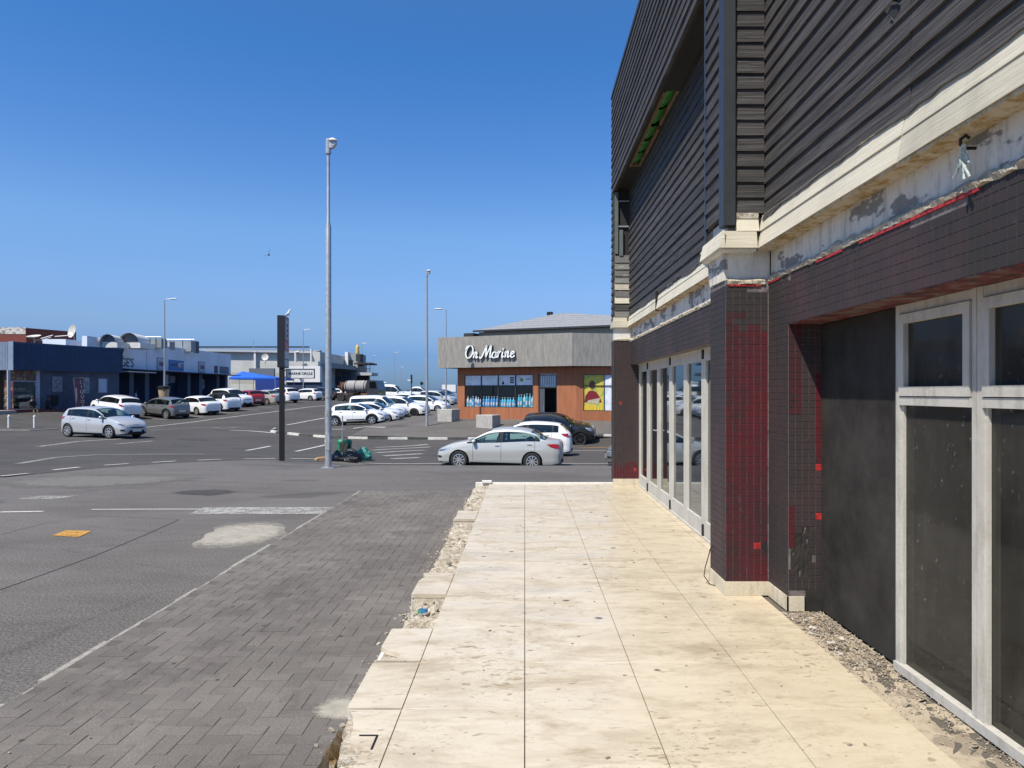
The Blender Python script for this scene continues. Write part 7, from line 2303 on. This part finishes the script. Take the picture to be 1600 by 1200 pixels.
def tent(px0, px1, pyp, pye, pyb, Y, lb, pxp=None):
    a, b = at(px0, pye, Y), at(px1, pye, Y)
    pk = at(pxp or (px0 + px1) / 2, pyp, Y + 1.5)
    zb = H(a.x, Y)
    e = empty('shade_tent', Vector(((a.x + b.x) / 2, Y + 1.5, zb)), 0, lb, 'tent', 'bright blue tents by the whitewashed block')
    m = MB(); d = 3.2
    c = [Vector((a.x, Y, a.z)), Vector((b.x, Y, a.z)), Vector((b.x, Y + d, a.z)), Vector((a.x, Y + d, a.z))]
    m.add(c + [pk], [(0, 1, 4), (1, 2, 4), (2, 3, 4), (3, 0, 4)]); rel(m.build('canopy', blue_t), e)
    m = MB()
    for i in range(4):
        p, q = c[i], c[(i + 1) % 4]
        m.add([p, q, q - Vector((0, 0, .22)), p - Vector((0, 0, .22))], [(0, 1, 2, 3)])
    rel(m.build('valance', blue_t), e)
    for p in c:
        m = MB(); m.tube([Vector((p.x, p.y, zb - .1)), p], .035, 6); rel(m.build('leg', M['steel']), e)
    return e
tent(358, 430, 580, 590, 615, 88, 'bright blue peaked shade tent beside the pale shop row', 379)
te = tent(396, 447, 588, 591.5, 615, 93, 'lower bright blue tent with blue side walls behind the first')
m = MB(); a, b = at(399, 610, 92.6), at(440, 592, 92.6); m.box(a.x, b.x, 92.6, 92.65, H(a.x, 92.6) - .1, b.z); rel(m.build('side_wall', plain('deep_blue_canvas', (.008, .04, .24), .7)), te)

# ------------------------------------------------------------------ white hall with the balcony restaurant
hb = empty('balcony_building', at(540, 620, 118), 0, 'white hall with a grey canopy and a dark balcony at its right end', 'building')
W_ = plain('bright_white_wall', (.72, .71, .68), .85, scale=.6, var=.06)
Yh = 118
wbox(447, 500, 572, 597, 100, 101, W_, 'side_wall', hb)
wbox(447, 500.5, 597, 620, 100.2, 101, plain('navy_dado', (.02, .035, .08), .7), 'dado', hb)
wbox(487, 541, 557, 590, Yh, Yh + 8, W_, 'upper_wall', hb)
m = MB(); m.add([Vector((at(486, 0, Yh).x, Yh - .3, at(0, 557.5, Yh).z)), Vector((at(541, 0, Yh).x, Yh - .3, at(0, 556, Yh).z)), Vector((at(541, 0, Yh).x, Yh + 6, at(0, 552, Yh).z)), Vector((at(486, 0, Yh).x, Yh + 6, at(0, 553.5, Yh).z))], [(0, 1, 2, 3)]); rel(m.build('upper_roof', plain('grey_sheet_roof', (.22, .24, .27), .6)), hb)
wbox(539, 543.5, 550, 580, Yh - .4, Yh + 6, W_, 'gable_fin', hb)
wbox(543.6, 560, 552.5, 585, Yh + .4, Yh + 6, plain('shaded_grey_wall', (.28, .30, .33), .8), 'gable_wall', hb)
wbox(556, 567, 553.5, 572, Yh - .2, Yh + .35, M['trim_dark'], 'sign_tower', hb)
wbox(544, 552, 563, 570, Yh + .3, Yh + .38, plain('dim_window', (.06, .07, .08), .3), 'window', hb)
m = MB()
a0, a1, b0, b1 = at(470, 582, 101), at(530, 566, 108), at(470, 587, 101), at(530, 573, 108)
m.add([at(462, 583.5, 99), at(516, 567, 106), at(556, 572, 112), at(556, 578, 112), at(516, 575, 106), at(462, 585.5, 99), at(470, 580, 116), at(556, 572, 122)], [(0, 1, 4, 5), (1, 2, 3, 4), (0, 6, 7, 1), (1, 7, 2)]); rel(m.build('canopy', plain('grey_canopy', (.25, .26, .27), .7)), hb)
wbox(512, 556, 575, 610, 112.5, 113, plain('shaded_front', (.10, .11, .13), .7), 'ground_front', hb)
for (px0, px1, py0, py1) in ((516, 524, 582, 586), (519, 532, 588, 600), (536, 548, 582, 600), (503, 508, 590, 612)):
    wbox(px0, px1, py0, py1, 112.3, 112.49, plain('dim_glass', (.03, .045, .07), .2), 'window', hb)
# balcony
dk = plain('dark_balcony_steel', (.03, .03, .033), .6)
wbox(553, 579, 566.5, 569, Yh - 4, Yh + 1, dk, 'balcony_roof', hb)
wbox(551, 580.5, 582, 586.5, Yh - 4, Yh + 1, plain('pale_slab', (.45, .45, .44), .8), 'balcony_slab', hb)
for px in (554, 560, 566.5, 572, 577.5):
    wbox(px, px + .7, 569, 582, Yh - 3.9, Yh - 3.7, dk, 'balcony_post', hb)
wbox(553, 578, 575, 575.8, Yh - 3.9, Yh - 3.8, dk, 'handrail', hb)
for k in range(14):
    px = 555 + k * 1.65
    wbox(px, px + .25, 575.8, 582, Yh - 3.88, Yh - 3.82, dk, 'baluster', hb)
wbox(552, 558.5, 565, 582, Yh - 1, Yh, plain('pale_column', (.40, .38, .35), .8), 'column', hb)
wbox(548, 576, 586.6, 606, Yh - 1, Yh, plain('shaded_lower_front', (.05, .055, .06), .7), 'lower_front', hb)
st = MB(); 
p = at(558.5, 556, Yh - 1)
st.lathe([(.25, 0), (.35, .3), (.22, .7), (.32, 1.0), (.2, 1.35), (.05, 1.5)], 'z', 10, (p.x, p.y, at(0, 553.5, Yh).z))
tag(st.build('roof_figure', plain('yellow_figure', (.60, .42, .10), .6), smooth=True), 'small yellow and white figure on the balcony building roof', 'statue')
# far odds and ends against the haze
tag(wbox(690.5, 712, 601, 612, 112, 114, W_, 'box', hb), None)
o = [c for c in hb.children if c.name.startswith('box')][0]
o.name = 'container'; o.parent = None; o.location = (0, 0, 0); tag(o, 'white box container far back, left of the corner shop wall', 'container')
cn = plain('white_canvas', (.68, .68, .66), .8)
for (px0, px1, pyp, pye, Y, lb) in ((587, 602, 594.5, 598, 130, 'white parasol tent right of the balcony building'), (578, 590, 597, 600, 126, 'lower white parasol tent before the balcony building')):
    a, b = at(px0, pye, Y), at(px1, pye, Y); pk = at((px0 + px1) / 2, pyp, Y + 1)
    e = empty('parasol_tent', Vector(((a.x + b.x) / 2, Y, H(a.x, Y))), 0, lb, 'tent')
    m = MB(); c = [a, b, b + Vector((0, 2, 0)), a + Vector((0, 2, 0))]; m.add(c + [pk], [(0, 1, 4), (1, 2, 4), (2, 3, 4), (3, 0, 4)]); rel(m.build('canopy', cn), e)
    for q in c:
        m = MB(); m.tube([Vector((q.x, q.y, H(q.x, q.y) - .1)), q], .04, 6); rel(m.build('leg', M['steel']), e)
# traffic sign pole, low sea wall and scrub along the far edge
p = place(643, 92); e = empty('traffic_sign', p, 0, 'dark upright sign on a pole far back, left of the second lamp pole', 'sign')
m = MB(); m.tube([(0, 0, -.1), (0, 0, 3.2)], .06, 8); m.build('post', M['black'], e)
zt2 = EYE - (585.5 - CY) / FPX * 92 - p.z
m = MB(); m.box(-.1, .1, -.08, .08, zt2 - 1.1, zt2); m.build('sign_board', M['black'], e)
m = MB(); m.box(-.5, -.1, -.03, .0, zt2 - .78, zt2 - .62); m.build('name_arm', W_, e)
p = place(659, 120); e = empty('traffic_sign', p, 0, 'small round sign on a thin pole against the haze', 'sign')
m = MB(); m.tube([(0, 0, -.1), (0, 0, 2.2)], .05, 6); m.build('post', M['black'], e)
m = MB(); m.lathe([(.28, -.03), (.28, .03)], 'y', 14, (0, 0, 2.2)); m.build('sign_disc', M['black'], e)
sw = MB()
for k in range(40):
    x0 = -60 + k * 3.2; sw.box(x0, x0 + 3.15, 168, 168.6, .4, 1.0 + .95)
tag(sw.build('sea_wall', plain('dim_sea_wall', (.16, .17, .17), .9)), 'low grey sea wall at the far edge of the car park', kind='structure')
# planter drum at the foot of the lamp pole in the parked row
p = place(256, 57.2); e = empty('drum_planter', p, 0, 'round wooden drum planter on the pavement behind the grey crossover', 'planter')
zt3 = EYE - (603 - CY) / FPX * 57.2 - p.z
m = MB(); m.lathe([(.30, -.1), (.32, zt3 * .5), (.42, zt3 - .25), (.40, zt3 - .2)], 'z', 14); m.build('drum', plain('tan_drum', (.30, .22, .14), .8), e, smooth=True)
m = MB(); m.lathe([(.46, zt3 - .25), (.47, zt3 - .05), (.30, zt3), (.001, zt3 + .02)], 'z', 14); m.build('dark_top', M['black'], e, smooth=True)

# ------------------------------------------------------------------ people by the shops
def person(loc, heading, label, shirt, trouser, skinm, hairm, pose='stand', h=1.72):
    e = empty('person', loc, heading, label, 'person')
    # joints in metres for a 1.72 m figure; +x is forward
    if pose == 'sit':
        J = dict(pel=(0, 0, .50), chest=(.03, 0, .95), neck=(.05, 0, 1.12), head=(.08, 0, 1.27), top=(.07, 0, 1.36))
        leg = lambda s: [(.02, .1 * s, .48), (.44, .13 * s, .50), (.40, .13 * s, .08), (.52, .14 * s, .03)]
        arm = lambda s: [(.04, .19 * s, 1.04), (.12, .26 * s, .78), (.34, .16 * s, .62), (.42, .12 * s, .58)]
    else:
        J = dict(pel=(0, 0, .92), chest=(.0, 0, 1.28), neck=(.0, 0, 1.45), head=(.03, 0, 1.58), top=(.02, 0, 1.67))
        leg = lambda s: [(0, .09 * s, .90), (.02 + .04 * s, .10 * s, .48), (-.02 + .08 * s, .11 * s, .07), (.10 + .08 * s, .12 * s, .03)]
        arm = lambda s: [(0, .19 * s, 1.38), (-.02, .25 * s, 1.10), (.08, .25 * s, .86), (.11, .24 * s, .78)]
    V, E, Rr = [], [], []
    def add(p, r): V.append(Vector(p) * h / 1.72); Rr.append(r); return len(V) - 1
    a = add(J['pel'], .14); b = add(tuple((Vector(J['pel']) + Vector(J['chest'])) / 2), .125); c = add(J['chest'], .15); d = add(J['neck'], .06); f = add(J['head'], .10); g2 = add(J['top'], .085)
    E += [(a, b), (b, c), (c, d), (d, f), (f, g2)]
    for s in (1, -1):
        pr_ = a
        for p, r in zip(leg(s), (.095, .065, .042, .035)):
            k = add(p, r); E.append((pr_, k)); pr_ = k
        pr_ = c
        for p, r in zip(arm(s), (.062, .045, .034, .03)):
            k = add(p, r); E.append((pr_, k)); pr_ = k
    me = bpy.data.meshes.new('body'); me.from_pydata(V, E, [])
    o = bpy.data.objects.new('body', me); link(o, e)
    sk = o.modifiers.new('skin', 'SKIN')
    for i, sv in enumerate(me.skin_vertices[0].data):
        sv.radius = (Rr[i], Rr[i]); sv.use_root = (i == 0)
    o.modifiers.new('sub', 'SUBSURF').levels = 1
    o.modifiers['sub'].render_levels = 1
    dg = bpy.context.evaluated_depsgraph_get()
    nm = bpy.data.meshes.new_from_object(o.evaluated_get(dg))
    o.modifiers.clear(); o.data = nm; bpy.data.meshes.remove(me)
    nm.materials.clear()
    for mt in (skinm, shirt, trouser): nm.materials.append(mt)
    zs = h / 1.72
    for p in nm.polygons:
        c_ = p.center / zs
        p.use_smooth = True
        if c_.z > J['neck'][2] - .03: p.material_index = 0
        elif c_.z > J['pel'][2] + .02 and not (pose == 'stand' and abs(c_.y) > .2 and c_.z < 1.1): p.material_index = 1
        elif pose == 'sit' and c_.x > .36 and c_.z < .46: p.material_index = 0
        elif pose == 'stand' and abs(c_.y) > .2: p.material_index = 0
        else: p.material_index = 2
    hd = Vector(J['head']) * zs
    m = MB(); m.lathe([(.001, .135), (.06, .125), (.105, .07), (.115, .0), (.10, -.05)], 'z', 14, cap=False); m.v = [(v[0] - .02 + hd.x, v[1] * .9 + hd.y, v[2] + hd.z + .01) for v in m.v]; m.build('hair', hairm, e, smooth=True)
    m = MB(); m.lathe([(.001, .02), (.02, -.01), (.001, -.02)], 'z', 6, (hd.x + .10, 0, hd.z - .01)); m.build('nose', skinm, e, smooth=True)
    return e
sk1, hr = plain('dark_skin', (.10, .05, .03), .6), plain('black_hair', (.012, .011, .011), .7)
blk, den, ltb = plain('black_cloth', (.018, .018, .02), .9), plain('dark_denim', (.03, .04, .07), .9), plain('light_blue_cloth', (.22, .32, .48), .9)
q = at_f(1.0, -.75, .38); q.z = .0
person(Vector((q.x, q.y, -.08)), math.atan2(-FB[2].y, -FB[2].x), 'person in dark clothes with bare shins sitting on the red step', blk, blk, plain('bare_shin', (.34, .20, .13), .6), hr, 'sit', 1.65)
q = at_f(2.15, -.65, 0)
person(Vector((q.x, q.y, -.08)), math.atan2(-FB[2].y, -FB[2].x) + .5, 'person in black sitting at the right end of the red step', blk, blk, sk1, hr, 'sit', 1.75)
q = Vector(((212 - CX) / FPX * 60, 60, 0)); q.z = H(q.x, q.y)
person(q, R(200), 'person in a light blue top standing before the shop row', ltb, den, sk1, hr, 'stand', 1.72)
